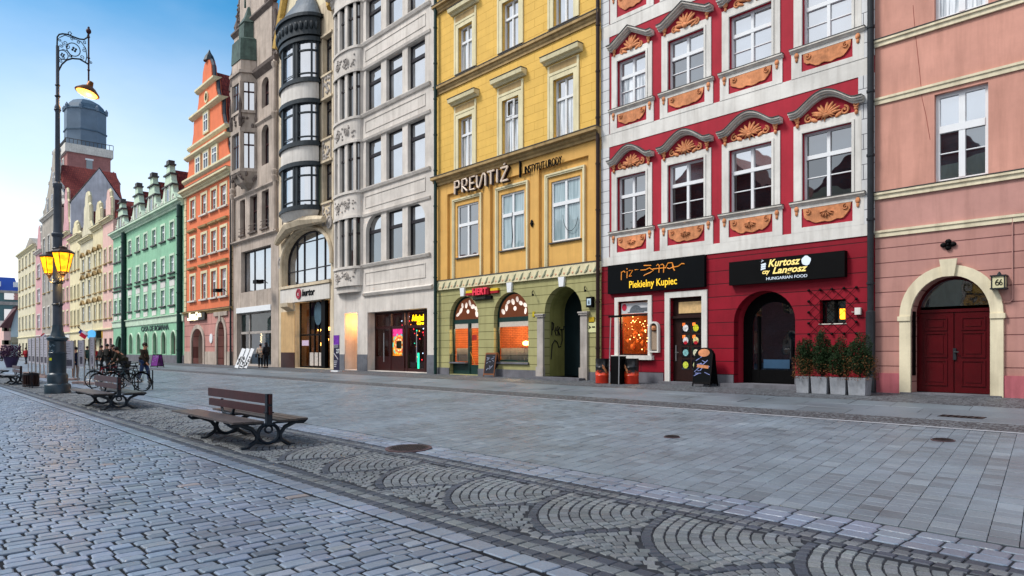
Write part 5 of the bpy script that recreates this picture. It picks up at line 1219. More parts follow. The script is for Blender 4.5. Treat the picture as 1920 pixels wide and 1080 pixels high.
# sweeping stone bracket under the oriel, circular medallions
b = MB(); pts = [(xl+0.25, 9.2), (xl+1.2, 9.55), (oc-1.0, 10.0), (oc+1.0, 10.0), (xr-0.6, 9.85)]
b.tube([(p[0], FY-0.22-0.5*(1-abs(p[0]-oc)/4.2), p[1]-0.25) for p in pts], [0.2, 0.28, 0.42, 0.42, 0.2], 8); b.build('oriel_bracket', 'nstone', N, True)
b = MB(); o = arc((aw[0]+aw[1])/2, awz[1]-1.9, (aw[1]-aw[0])/2+0.18, 2.08, 0.0, pi, 24); b.tube([(o_[0], FY-0.06, o_[1]) for o_ in [(aw[1]+0.18, 6.9)]+o+[(aw[0]-0.18, 6.0)]], 0.13, 7); b.build('arch_moulding', 'nstone', N, True)
for s in (xl+0.35, xr-0.45):
    b = MB().lathe(0, 0, [(0.05, 0), (0.42, 0.02), (0.42, 0.08), (0.3, 0.08), (0.26, 0.03), (0.02, 0.12)], 16)
    b.v = [(s+v[0], FY-0.01-v[2], 9.3 if s > oc else 8.0) if False else (s+v[0]*0.8, FY-0.01-v[2], (9.45 if s > oc else 7.6)+v[1]) for v in b.v]; b.build('medallion', 'greystone', N)
# big arched window with thin bars
b = MB(); o = outline(aw[0], aw[1], awz[0], awz[1], 1.9, 20); i = outline(aw[0]+.1, aw[1]-.1, awz[0]+.1, awz[1]-.1, 1.8, 20)
for k in range(len(o)): b.prism([o[k-1], o[k], i[k], i[k-1]], FY+0.30, FY+0.40)
W_ = aw[1]-aw[0]
for f in (0.2, 0.36, 0.62, 0.79):
    x = aw[0]+W_*f; u = (2*f-1); b.box(x-0.035, x+0.035, FY+0.31, FY+0.39, awz[0], awz[1]-1.9+1.9*sqrt(1-u*u)-0.05)
for z in (awz[0]+0.95, awz[0]+2.75): b.box(aw[0]+.1, aw[1]-.1, FY+0.32, FY+0.38, z-0.03, z+0.03)
big = b.build('arched_window', 'brownframe', N); MB().poly([(p[0], FY+0.37, p[1]) for p in o]).build('pane', 'pane_sky', big)
MB().box(xl+0.3, xr-0.3, FY-0.14, FY-0.001, 5.75, 5.93).build('sill', 'nstone', N)
bd2 = MB().box(xl+0.35, xr-0.4, FY-0.07, FY-0.001, 4.78, 5.7).build('sign_band', 'ivory', N)
b = MB().lathe(0, 0, [(0.34, 0), (0.34, 0.06), (0.24, 0.06), (0.24, 0.03)], 20); sx_ = wx(562.5); b.v = [(sx_+v[0], FY-0.075-v[2], 5.3+v[1]) for v in b.v]; b.build('round_emblem', mat('raspberry_emblem', '9c1c34', 0.4, 0.1), bd2)
text('emblem_letter', 'e', sx_-0.12, 5.18, FY-0.13, 0.4, 'whiteframe', bd2, 0.01)
text('lettering', 'hurtor', sx_+0.45, 5.12, FY-0.075, 0.62, 'black', bd2, 0.03, sx=1.05, shear=0.2, bold=0.012)
# ground floor: ochre pier left, dark glass shopfront
pier = MB().box(xl+0.4, gdoor[0]-0.001, FY-0.03, FY-0.001, 1.45, 4.2).build('ochre_pier', mat('ochre_pier_render', 'c2a072', 0.8, 0.08, 2, streak=0.2), N)
MB().box(xl+0.4, gdoor[0]-0.001, FY-0.04, FY-0.001, GB, 1.449).build('pier_base', mat('brown_tile', '3a201c', 0.35, 0.15, 4), N)
MB().prof([(FY, 4.25), (FY-0.45, 4.5), (FY-0.5, 4.75), (FY, 4.75)], gdoor[0]-1.3, gdoor[0]-0.1).build('bracket', 'nstone', N)
b = MB(); gx_ = [gdoor[0], gdoor[0]+W_*0.21, gdoor[0]+W_*0.31, gdoor[0]+W_*0.40, gdoor[0]+W_*0.5, gdoor[0]+W_*0.56, gdoor[0]+W_*0.66, gdoor[1]]
for x in gx_: b.box(x-0.05, x+0.05, FY+0.35, FY+0.45, 0.45, 4.75)
b.box(gx_[4]-0.05, gx_[5]+0.05, FY+0.2, FY+0.45, 0.45, 4.75); b.box(gx_[0], gx_[-1], FY+0.36, FY+0.44, 2.55, 2.65); b.box(gx_[0], gx_[-1], FY+0.36, FY+0.44, 0.45, 0.55)
sf = b.build('shopfront', 'black', N); MB().quad((gdoor[0], FY+0.4, 0.5), (gdoor[1], FY+0.4, 0.5), (gdoor[1], FY+0.4, 4.75), (gdoor[0], FY+0.4, 4.75)).build('glass', glassmat('dark_shop_glass', '9aa3ad'), sf)
pm = mat('paper_poster', 'bfb6ad', 0.6, 0.3, 9, bump=0)
for k in (1, 2, 3): MB().box(gx_[k]+0.08, gx_[k+1]-0.08, FY+0.33, FY+0.35, 0.6, 1.45).build('poster', pm, sf)
MB().box(gx_[0]+0.35, gx_[1]-0.1, FY+0.33, FY+0.35, 1.9, 2.25).build('notice', mat('lilac_notice', 'c9b6cc', 0.6, 0.2, 20, bump=0), sf)
b = MB().lathe(0, 0, [(0.02, 0), (0.6, 0.01), (0.6, 0.03), (0.52, 0.03), (0.52, 0.02), (0.02, 0.025)], 24); cxx = (gx_[2]+gx_[4])/2-0.1; b.v = [(cxx+v[0]*0.9, FY+0.37-v[2], 3.95+v[1]*1.25) for v in b.v]; b.build('oval_logo', mat('pale_teal_logo', '3d5866', 0.5, 0.2, 5, bump=0), sf)
MB().box(gx_[1]+0.06, gx_[4]-0.06, FY+0.42, FY+0.43, 2.95, 4.72).build('blue_film', mat('blue_window_film', '3a4a70', 0.4, 0.2, 1.5, bump=0), sf)
room(N, gdoor[0]-.1, gdoor[1]+.1, 0.45, 4.8, FY+0.46, 4, mat('brown_bar_wall', '5a3a20', 0.8, 0.4, 1.2))
b = MB()
for lx, lz in ((0.9, 2.95), (2.3, 3.0), (1.2, 2.0), (2.7, 2.1), (2.0, 2.3), (4.4, 3.6), (3.9, 2.4)): b.ball((gdoor[0]+lx, FY+1.3, lz), 0.12, 8, 6)
b.build('globe_lamp', 'warm', N, True); plight('bar_light', (gdoor[0]+2, FY+2.2, 3.0), (1, 0.6, 0.22), 320, N); plight('bar_light', (gdoor[0]+4, FY+2.2, 2.6), (1, 0.6, 0.22), 90, N)
b = MB()
for k in range(7): b.box(gdoor[0]+0.5+k*0.7, gdoor[0]+0.8+k*0.7, FY+2.8, FY+3.3, 0.5, 1.2+(k % 3)*0.3)
b.build('bar_furniture', 'darkwood', N)
MB().prof([(FY+0.5, 23.2), (FY+12, 23.2), (FY+6, 31)], xl, xr).build('roof', 'tile', N)
# ---------------------------------------------------------------- gothic revival house with turret oriel
M['gothic'] = mat('sooty_limestone', 'b3a598', 0.85, 0.14, 0.8, bump=0.3, streak=0.5)
M['gdark'] = mat('sooty_ornament', '6d625c', 0.85, 0.2, 3, bump=0.4, streak=0.3)
M['oxframe'] = mat('oxblood_frame', '38161a', 0.45, 0.15, 3, bump=0)
Q = root('gothic_revival_house', 'sooty grey gothic revival house with a green capped turret oriel and ornate gable', 'house', ((wx(437)+wx(523))/2, FY, 0.42), world=True)
xl, xr = wx(437.5), wx(522.5); mw_ = (xl+xr)/2
qc = [X2(450, 459.5), X2(468, 482), X2(490.5, 504)]
shopw = (wx(452), wx(508)); gfw = (wx(444), wx(508.5))
ops = [(c[0], c[1], 10.4, 13.1, 0) for c in qc]+[(qc[2][0], qc[2][1], 14.95, 17.8, 0.5), (qc[2][0], qc[2][1], 19.1, 21.2, 0.5), (qc[0][0]-1.2, qc[0][0]-0.2, 15.0, 17.6, 0.5), (shopw[0], shopw[1], 6.0, 9.1, 0.0), (gfw[0], gfw[1], 0.45, 4.85, 0)]
b = MB(); wall(b, xl, xr, GB, 21.9, ops, depth=0.4); house_shell(b, xl, xr, GB, 21.9).build('wall', 'gothic', Q)
for o_ in ops[:6]: window(Q, o_[0], o_[1], o_[2], o_[3], rise=o_[4], cols=1 if o_[4] else 2, trans=(0.6,) if not o_[4] else (0.55,), frame='oxframe', pane='pane_mid', fw=0.09, mw=0.08, set_=0.3, low=0)
bwq = window(Q, shopw[0], shopw[1], 6.0, 9.1, cols=3, trans=(), frame='brownframe', pane='pane_sky', set_=0.3, name='shop_upper_window')
b = MB()
for o_ in ops[:3]: b.box(o_[0]-0.05, o_[1]+0.05, FY-0.15, FY+0.1, 10.28, 10.398); b.tube([(o_[0], FY-0.1, 10.9), (o_[1], FY-0.1, 10.9)], 0.025, 5); b.tube([(o_[0], FY-0.1, 10.65), (o_[1], FY-0.1, 10.65)], 0.025, 5)
b.build('window_rail', 'gdark', Q)
for z, o_ in ((9.95, 0.22), (13.45, 0.15), (18.2, 0.14)): MB().prof([(FY, z-0.2), (FY-o_, z-0.05), (FY-o_, z+0.05), (FY, z+0.12)], xl, xr).build('string_course', 'gothic', Q)
MB().prof([(FY, 21.5), (FY-0.3, 21.85), (FY-0.35, 22.05), (FY, 22.15)], xl, xr).build('cornice', 'gdark', Q)
for x in (xl+0.25, xr-0.3):
    b = MB().tube([(x, FY-0.12, 10), (x, FY-0.12, 22)], 0.16, 8)
    for z in (13.6, 14.0, 18.0, 21.5): b.lathe(x, FY-0.12, [(0.16, z-0.3), (0.28, z), (0.28, z+0.12), (0.16, z+0.2)], 8)
    b.build('colonnette', 'gothic', Q, True)
# stepped, scrolled gable with finials and the red roof behind
tiers = [(xl+0.1, xr-1.2, 22.1, 26.3), (xl+1.3, xr-2.5, 26.3, 30.3), (xl+2.5, xr-3.6, 30.3, 33.0)]
b = MB()
for a, c, z0, z1 in tiers: b.box(a, c, FY+0.02, FY+0.5, z0, z1)
b.prism([(tiers[2][0]+0.2, 33.0), (tiers[2][1]-0.2, 33.0), ((tiers[2][0]+tiers[2][1])/2, 35)], FY+0.02, FY+0.5); gb = b.build('gable', 'gothic', Q)
b = MB(); random.seed(8)
for a, c, z0, z1 in tiers:
    b.prof([(FY+0.02, z1-0.35), (FY-0.2, z1-0.1), (FY-0.2, z1+0.02), (FY+0.1, z1+0.08)], a-0.15, c+0.15)
    for s, x in ((-1, a), (1, c)):
        b.tube([(q[0], FY+0.2, q[1]) for q in spiral(x+s*0.35, z0+0.8, 0.55, s*1.2, pi/2, 14)], 0.15, 6)
        b.tube([(x+s*0.9, FY+0.2, z0+0.1), (x+s*0.5, FY+0.2, z0+1.6), (x+s*0.15, FY+0.2, z1-0.6)], [0.25, 0.18, 0.12], 6)
        b.lathe(x, FY+0.2, [(0.18, z1), (0.26, z1+0.15), (0.12, z1+0.35), (0.2, z1+0.6), (0.02, z1+1.2)], 7)
        for k in range(6): b.ball((x+s*random.uniform(.1, .9), FY+0.1, z0+random.uniform(0.2, 2.4)), (random.uniform(.1, .22), .15, random.uniform(.1, .3)), 6, 4)
b.build('gable_ornament', 'gdark', gb)
MB().prof([(FY+0.5, 22), (FY+0.5, 23.5), (FY+7, 34.5), (FY+13, 22)], xl+0.2, xr-0.05).build('roof', 'tile', Q)
rt = MB()
def sky_l(x0, x1, t0, t1):
    y0, z0, y1, z1 = FY+0.5+6.5*t0, 23.5+11*t0, FY+0.5+6.5*t1, 23.5+11*t1
    m_ = MB().quad((x0, y0-0.1, z0+0.06), (x1, y0-0.1, z0+0.06), (x1, y1-0.1, z1+0.06), (x0, y1-0.1, z1+0.06)); f = MB()
    for (a, c, d, e) in ((x0-.12, x0, t0, t1), (x1, x1+.12, t0, t1)): f.quad((a, y0-.12, z0+.07), (c, y0-.12, z0+.07), (c, y1-.12, z1+.07), (a, y1-.12, z1+.07))
    f.box(x0-.12, x1+.12, y0-.2, y0, z0-0.05, z0+.08); f.box(x0-.12, x1+.12, y1-.2, y1, z1-0.05, z1+.08)
    fo = f.build('skylight', 'black', Q); m_.build('pane', panemat('skylight_glass', '2a6bb0', 2.2), fo)
sky_l(xr-1.5, xr-0.5, 0.08, 0.2); sky_l(xr-1.0, xr-0.1, 0.3, 0.42)
# oriel with turret
oq = (wx(452)+wx(483))/2; oh = 1.35
def oct6(r): return [(oq-oh*r, FY+0.0), (oq-oh*r*0.62, FY-0.95*r), (oq+oh*r*0.62, FY-0.95*r), (oq+oh*r, FY+0.0)]
def pr6(b, z0, r0, z1, r1, cap=True):
    p, q = oct6(r0), oct6(r1)
    for k in range(3): b.quad((*p[k], z0), (*p[k+1], z0), (*q[k+1], z1), (*q[k], z1))
    if cap: b.poly([(*v, z0) for v in p][::-1]); b.poly([(*v, z1) for v in q])
b = MB()
pr6(b, 13.6, 0.15, 14.0, 0.75); pr6(b, 14.0, 0.75, 14.7, 1.05); pr6(b, 14.7, 1.1, 14.95, 1.1); pr6(b, 17.6, 1.08, 17.9, 1.1); pr6(b, 17.9, 1.0, 19.0, 1.0); pr6(b, 19.0, 1.1, 19.2, 1.1); pr6(b, 21.3, 1.0, 21.9, 1.05); pr6(b, 21.9, 1.18, 22.1, 1.18); pr6(b, 22.1, 1.0, 22.9, 1.0)
for z0, z1 in ((14.95, 17.6), (19.2, 21.3)):
    for p in oct6(0.98): b.box(p[0]-0.13, p[0]+0.13, p[1]-0.1, p[1]+0.16, z0, z1)
orq = b.build('oriel', 'gothic', Q)
g = MB(); f = MB()
for z0, z1 in ((14.95, 17.6), (19.2, 21.3)):
    pr6(g, z0, 0.9, z1, 0.9, False); pr6(f, z0+(z1-z0)*0.64, 0.93, z0+(z1-z0)*0.64+0.1, 0.93, False)
    p = oct6(0.92)
    for k in range(3):
        mx_, my_ = (p[k][0]+p[k+1][0])/2, (p[k][1]+p[k+1][1])/2; f.box(mx_-0.04, mx_+0.04, my_-0.03, my_+0.05, z0, z1)
g.build('pane', 'pane_sky', orq); f.build('window_bars', 'oxframe', orq)
b = MB(); random.seed(2)
for k in range(40):
    i = random.randint(0, 2); t = random.random(); p, q = oct6(1.03)[i], oct6(1.03)[i+1]; z = random.choice((random.uniform(17.95, 18.95), random.uniform(14.1, 14.6)))
    b.ball((p[0]+(q[0]-p[0])*t, p[1]+(q[1]-p[1])*t, z), (random.uniform(.08, .16), .1, random.uniform(.08, .2)), 6, 4)
for p in oct6(1.05): b.lathe(p[0], p[1], [(0.1, 18), (0.16, 18.6), (0.1, 18.9), (0.13, 19.6), (0.05, 20.4)], 6)
b.build('carved_relief', 'gdark', orq)
b = MB(); pr6(b, 22.9, 1.06, 24.5, 1.0); pr6(b, 24.5, 0.92, 24.7, 0.75); pr6(b, 24.7, 0.62, 25.9, 0.6); pr6(b, 25.9, 0.66, 26.6, 0.3); pr6(b, 26.6, 0.3, 27.3, 0.1); b.tube([(oq, FY-0.3, 27.2), (oq, FY-0.3, 29.2)], [0.08, 0.02], 6); b.ball((oq, FY-0.3, 29.2), 0.12)
b.build('turret_cap', mat('green_copper', '46584f', 0.6, 0.35, 2, streak=0.4), orq)
# shopfront
b = MB(); b.box(gfw[0], gfw[1], FY-0.06, FY+0.3, 4.45, 4.85); sfr = b.build('white_fascia', 'whiteframe', Q)
gf = window(Q, gfw[0], gfw[1], 0.45, 4.45, cols=1, trans=(0.62,), frame='greystone', pane='clear', set_=0.3, fw=0.12, mw=0.14, name='shopfront')
MB().box(gfw[0]+0.1, gfw[1]-0.1, FY+0.38, FY+0.4, 3.05, 4.35).build('grey_green_film', mat('grey_green_film', '56706c', 0.12, 0.2, 1.5, bump=0), gf)
b = MB().box(gfw[0]+1.7, gfw[0]+1.85, FY+0.28, FY+0.42, 0.45, 4.4); b.box(gfw[0]+0.12, gfw[0]+1.7, FY+0.33, FY+0.4, 1.6, 1.7); b.build('mullion', 'greystone', gf)
MB().box(gfw[0]+1.9, gfw[1]-1.4, FY+0.45, FY+0.5, 0.45, 2.95).build('blue_grey_screen', mat('blue_grey_screen', '7e93a8', 0.35, 0.12, 1, bump=0), gf)
room(Q, gfw[0], gfw[1], 0.45, 4.5, FY+0.52, 2.5, mat('grey_shop_wall', '6f6a66', 0.8, 0.2))
b = MB()
for k in range(10): b.ball((gfw[0]+3.6+jit(.15), FY+0.43, 2.2+k*0.08), 0.035, 6, 4)
b.build('small_lights', emit('small_light_glow', 'ffd9a0', 3), gf)
# flood lamps on brackets
for x, z, lab in ((wx(430), wz(430, 546), 'dark flood lamp on a bracket at the corner beside the orange house'), (wx(508), wz(508, 530), 'dark flood lamp on a bracket before the tall shop window of the gothic house')):
    t = root('flood_lamp', lab, 'flood lamp', (x, FY-0.9, z)); b = MB().box(-0.35, 0.35, -0.25, 0.25, -0.12, 0.12); b.build('lamp_head', 'black', t); MB().tube([(0, 0, 0.1), (-0.3, 0.45, 0.2), (-0.5, 0.88, 0.0)], 0.03, 6).build('bracket', 'black', t)
# ---------------------------------------------------------------- orange gabled house
M['orange2'] = mat('orange_render', 'dd7850', 0.8, 0.07, 1.0, streak=0.12)
M['pinkr'] = brickmat('pink_rusticated_render', 'c18a80', 3.2, 0.95, 0.03, '7d524c', 0.1, 0.8)
O = root('orange_gabled_house', 'bright orange house with tall stepped scroll gable and pink ground floor with two stone doorways', 'house', ((wx(346)+wx(437))/2, FY, 0.42), world=True)
xl, xr = wx(346), wx(437); oc_ = [X2(357.5, 366), X2(378.5, 387.5), X2(396.5, 406), X2(414.5, 425)]
orow = [(6.0, 8.2), (9.75, 11.55), (13.25, 14.95)]
b = MB(); wall(b, xl, xr, 4.9, 15.5, [(c[0], c[1], z0, z1, 0) for c in oc_ for z0, z1 in orow], depth=0.2); house_shell(b, xl, xr, GB, 15.5).build('wall', 'orange2', O)
do1, do2 = X2(361, 382), X2(408, 423)
b = MB(); wall(b, xl, xr, GB, 4.9, [(do1[0], do1[1], 0.42, 3.5, 1.1), (do2[0], do2[1], 0.42, 4.0, 1.3)], depth=0.5); b.build('ground_floor_wall', 'pinkr', O)
for z0, z1 in orow:
    for c in oc_:
        w_ = window(O, c[0], c[1], z0, z1, pane='pane_mid', uppane='pane_curt', fw=0.08, mw=0.09, set_=0.12, bars=[(0.3, 0.03)])
        s = MB().ring(c[0], c[1], z0, z1, 0.22, FY-0.05, FY+0.01); s.build('surround', 'ycream', w_)
        MB().box(c[0]-0.35, c[1]+0.35, FY-0.2, FY+0.05, z0-0.14, z0-0.003).build('sill', 'stucco', w_)
        if z0 < 13: MB().prof([(FY, z1+0.5), (FY-0.22, z1+0.6), (FY-0.25, z1+0.75), (FY, z1+0.78)], c[0]-0.4, c[1]+0.4).build('hood', 'buff', w_)
cornice(O, xl-0.1, xr, 15.45, 16.0, 0.55, 'ycream'); cornice(O, xl, xr, 4.75, 5.05, 0.2, 'buff')
for x in (xl+0.02, xr-0.62): MB().box(x, x+0.6, FY-0.06, FY-0.001, 5.06, 15.4).build('quoin_strip', brickmat('cream_quoins', 'd9cca4', 0.9, 0.55, 0.03, '8a7c5c', 0.06), O)
oc0 = (xl+xr)/2; hw = (xr-xl)/2
def gable_half(s):
    T = [(1.0, 16.0), (1.0, 17.0), (0.93, 17.0), (0.86, 17.3), (0.80, 18.0), (0.80, 18.9), (0.74, 18.9), (0.73, 19.7), (0.64, 20.0), (0.58, 20.8), (0.56, 22.2), (0.46, 22.2), (0.42, 22.5), (0.36, 23.2), (0.33, 24.2), (0.30, 24.2), (0.20, 24.5), (0.17, 25.5), (0.10, 26.1), (0.0, 26.3)]
    return [(oc0+s*hw*u, z) for u, z in T]
gp_ = gable_half(1)+gable_half(-1)[::-1][1:]
gow = [(c[0]+0.0, c[1]+0.0) for c in (X2(369, 375.5), X2(384, 393), X2(401, 411))]
# gable wall split so its windows are real openings
b = MB(); gwins = [(oc0-2.6, oc0-1.5, 17.05, 18.4), (oc0-0.55, oc0+0.55, 17.05, 18.4), (oc0+1.5, oc0+2.6, 17.05, 18.4), (oc0-0.5, oc0+0.5, 20.2, 21.7)]
b.prism(gp_, FY+0.0, FY+0.45); gbo = b.build('gable', 'orange2', O)
for a, c, z0, z1 in gwins:
    w_ = window(O, a, c, z0, z1, Y=FY-0.16, set_=0.04, pane='pane_mid', fw=0.07, mw=0.08); MB().ring(a, c, z0, z1, 0.18, FY-0.13, FY-0.001, True).build('surround', 'ycream', w_)
b = MB()
for z, u, ot in ((16.95, 1.0, 0.2), (18.85, 0.83, 0.35), (19.65, 0.76, 0.2), (22.15, 0.6, 0.35), (24.15, 0.36, 0.3)):
    b.prof([(FY, z-0.28), (FY-ot*0.5, z-0.2), (FY-ot, z-0.08), (FY-ot, z+0.08), (FY+0.48, z+0.1)], oc0-hw*u-0.15, oc0+hw*u+0.15)
b.build('gable_cornice', 'ycream', gbo)
b = MB()
for s in (1, -1):
    T = gable_half(s)
    for p, q in zip(T, T[1:]): b.tube([(p[0], FY+0.22, p[1]), (q[0], FY+0.22, q[1])], 0.16, 5)
b.build('gable_coping', mat('slate_coping', '3f4750', 0.6, 0.2, 3), gbo)
b = MB(); o = MB().lathe(0, 0, [(0.5, 0), (0.5, 0.1), (0.34, 0.1), (0.34, 0.0)], 16); o.v = [(oc0+v[0]*0.8, FY-0.005-v[2], 23.1+v[1]) for v in o.v]; ox = o.build('round_window', 'ycream', gbo)
o = MB().lathe(0, 0, [(0.02, 0.03), (0.34, 0.03)], 16); o.v = [(oc0+v[0]*0.8, FY-0.005-v[2], 23.1+v[1]) for v in o.v]; o.build('pane', 'pane_mid', ox)
b = MB().lathe(oc0, FY+0.2, [(0.5, 26.2), (0.35, 26.6), (0.15, 26.9), (0.02, 27.2)], 8); b.build('finial', 'patina', gbo)
MB().prof([(FY+0.45, 15.6), (FY+0.45, 16.2), (FY+6.5, 16.2), (FY+12, 16.2)], xl+.1, xr-.1)
b = MB(); rx = oc0   # roof: ridge runs away from the street behind the gable
b.v += [(xl+0.1, FY+0.45, 16), (xr-0.1, FY+0.45, 16), (rx+0.6, FY+0.45, 25.2), (rx-0.6, FY+0.45, 25.2), (xl+0.1, FY+12, 16), (xr-0.1, FY+12, 16), (rx+0.6, FY+12, 25.2), (rx-0.6, FY+12, 25.2)]
b.f += [(0, 1, 2, 3), (1, 5, 6, 2), (4, 0, 3, 7), (3, 2, 6, 7), (5, 4, 7, 6)]
M['tileY'] = brickmat('clay_roof_tiles_side', '8a4038', 0.30, 0.42, 0.02, '3d1d1b', 0.18, 0.8, 'YZ', hex2='74332f', dist=0.03)
b.build('roof', 'tileY', O)
for (a, c), h_, nm in ((do1, 3.5, 1.1), (do2, 4.0, 1.3)):
    b = MB(); o = outline(a-0.35, c+0.35, 0.42, h_+0.35, nm+0.35, 14); i = outline(a, c, 0.42, h_, nm, 14)
    for k in range(2, len(o)): b.prism([o[k-1], o[k], i[k], i[k-1]], FY-0.1, FY+0.05)
    b.box(a-0.35, a, FY-0.1, FY+0.05, 0.42, h_-nm); b.build('portal', 'gothic', O)
    b = MB(); o = outline(a, c, 0.42, h_, nm, 14)
    for q, r in zip(o, o[1:]+o[:1]): b.quad((q[0], FY+0.5, q[1]), (r[0], FY+0.5, r[1]), (r[0], FY+2, r[1]), (q[0], FY+2, q[1]))
    b.build('door_recess', 'gothic', O); MB().prism(o, FY+1.6, FY+1.7).build('door', 'darkwood' if a > do1[0] else mat('taupe_door', '6b5a55', 0.6, 0.1), O)
b = MB().box(do2[0]-0.6, do2[1]+0.6, FY-0.14, FY-0.001, 4.4, 4.74); b.box((do2[0]+do2[1])/2-0.2, (do2[0]+do2[1])/2+0.2, FY-0.2, FY-0.001, 3.95, 4.4); b.build('portal_top', 'gothic', O)
t = root('tavern_sign', 'dark signboard with lit cream lettering above the left doorway of the orange house', 'sign', (wx(370), FY, wz(370, 600)), world=True)
MB().box(wx(355), wx(388), FY-0.2, FY-0.006, wz(370, 601), wz(370, 588)).build('board', mat('bronze_board', '2a2519', 0.5, 0.2), t)
lm = emit('lit_cream_letters', 'fff2c8', 1.3); text('lettering', 'Kurna Chata', wx(357)+0.3, wz(370, 595), FY-0.205, 0.62, lm, t, 0.02, sx=1.0, bold=0.015); text('lettering', 'POLSKIE DOBRE JADLO', wx(356), wz(370, 600), FY-0.205, 0.30, lm, t, 0.02, sx=0.9, bold=0.012)
b = MB()
for a, c in ((xl+0.02, do1[0]-0.36), (do1[1]+0.36, do2[0]-0.36), (do2[1]+0.36, xr-0.01)): b.box(a, c, FY-0.05, FY-0.001, GB, 1.5)
b.build('plinth', 'gothic', O)
MB().prism([(wx(396.5)+0.35*cos(k*pi/6), 2.6+0.4*sin(k*pi/6)) for k in range(12)], FY-0.06, FY-0.002).build('round_plaque', 'whiteframe', O)
downpipe(O, wx(436), FY-0.15, 0.42, 15.5, 0.08)

# ---------------------------------------------------------------- green house
M['green'] = mat('mint_render', '8abb9a', 0.8, 0.06, 0.9, streak=0.12); M['mint'] = mat('pale_mint_trim', 'c3d8bf', 0.8, 0.06, 2, streak=0.2); M['pgreen'] = mat('dark_green_pipe', '12332e', 0.5, 0.2, 4)
def green_house(name, label, x0p, x1p, colp, rowsz, gwin, wd):
    t = root(name, label, 'house', ((wx(x0p)+wx(x1p))/2, FY, 0.42), world=True); xl, xr = wx(x0p), wx(x1p)
    cs = [(wx(c)-wd/2, wx(c)+wd/2) for c in colp]
    b = MB(); wall(b, xl, xr, 4.9, 15.0, [(a, c, z0, z1, 0) for a, c in cs for z0, z1 in rowsz], depth=0.2); house_shell(b, xl, xr, GB, 15.0)
    wall(b, xl, xr, GB, 4.9, gwin, depth=0.3); b.build('wall', 'green', t)
    for li, (z0, z1) in enumerate(rowsz):
        for a, c in cs:
            w_ = window(t, a, c, z0, z1, pane='pane_curt' if li < 2 else 'pane_sky', fw=0.09, mw=0.1, set_=0.12); MB().ring(a, c, z0, z1, 0.2, FY-0.05, FY+0.01).build('surround', 'mint', w_)
            MB().box(a-0.35, c+0.35, FY-0.18, FY+0.05, z0-0.13, z0-0.003).build('sill', 'lead', w_)
            if li == 0:
                MB().box(a-0.18, c+0.18, FY-0.04, FY-0.001, z1+0.25, z1+0.85).build('panel', 'white', w_); MB().prof([(FY, z1+0.95), (FY-0.2, z1+1.0), (FY-0.22, z1+1.1), (FY, z1+1.12)], a-0.3, c+0.3).build('hood', 'lead', w_); MB().box(a-0.12, c+0.12, FY-0.04, FY-0.001, 5.15, 5.65).build('panel', 'white', w_)
    for g in gwin:
        if g[1]-g[0] < 2: 
            w_ = window(t, g[0], g[1], g[2], g[3], rise=g[4], cols=1, trans=(), pane=gpane, frame='darkwood', fw=0.1, set_=0.2); b = MB(); o = arc((g[0]+g[1])/2, g[3]-g[4], (g[1]-g[0])/2+0.12, g[4]+0.12, 0, pi, 12); b.tube([(p[0], FY-0.02, p[1]) for p in [(g[1]+.12, g[2])]+o+[(g[0]-.12, g[2])]], 0.09, 5); b.build('surround', 'mint', w_)
    cornice(t, xl-0.05, xr+0.05, 14.9, 15.5, 0.6, 'mint'); MB().prof([(FY, 4.2), (FY-0.1, 4.3), (FY-0.12, 4.85), (FY-0.25, 4.95), (FY-0.25, 5.02), (FY, 5.05)], xl, xr).build('string_course', 'mint', t)
    MB().box(xl+0.01, xr-0.01, FY-0.06, FY-0.001, GB, 1.15).build('plinth', 'plinth', t)
    return t, xl, xr
gpane = panemat('rosy_lit_glass', '8a5a52', 1.7, cur='c98a6a')
gcp = [243.8, 259, 273.4, 289.3, 305.8, 323]
gwx = [(wx(c)-0.62, wx(c)+0.62, 1.25, 3.35, 0.6) for c in (246, 260.5, 274.5, 291, 307.5, 325.5)]
T, xl, xr = green_house('green_house', 'wide mint green house with six window columns and three scrolled dormer gables', 236.5, 345.5, gcp, [(5.95, 7.5), (9.05, 10.65), (12.3, 13.85)], gwx, 1.25)
text('lettering', 'CASA DE ROMANA', wx(265.5), 3.62, FY-0.03, 0.75, 'pgreen', T, 0.03, fit=wx(317)-wx(265.5), bold=0.012)
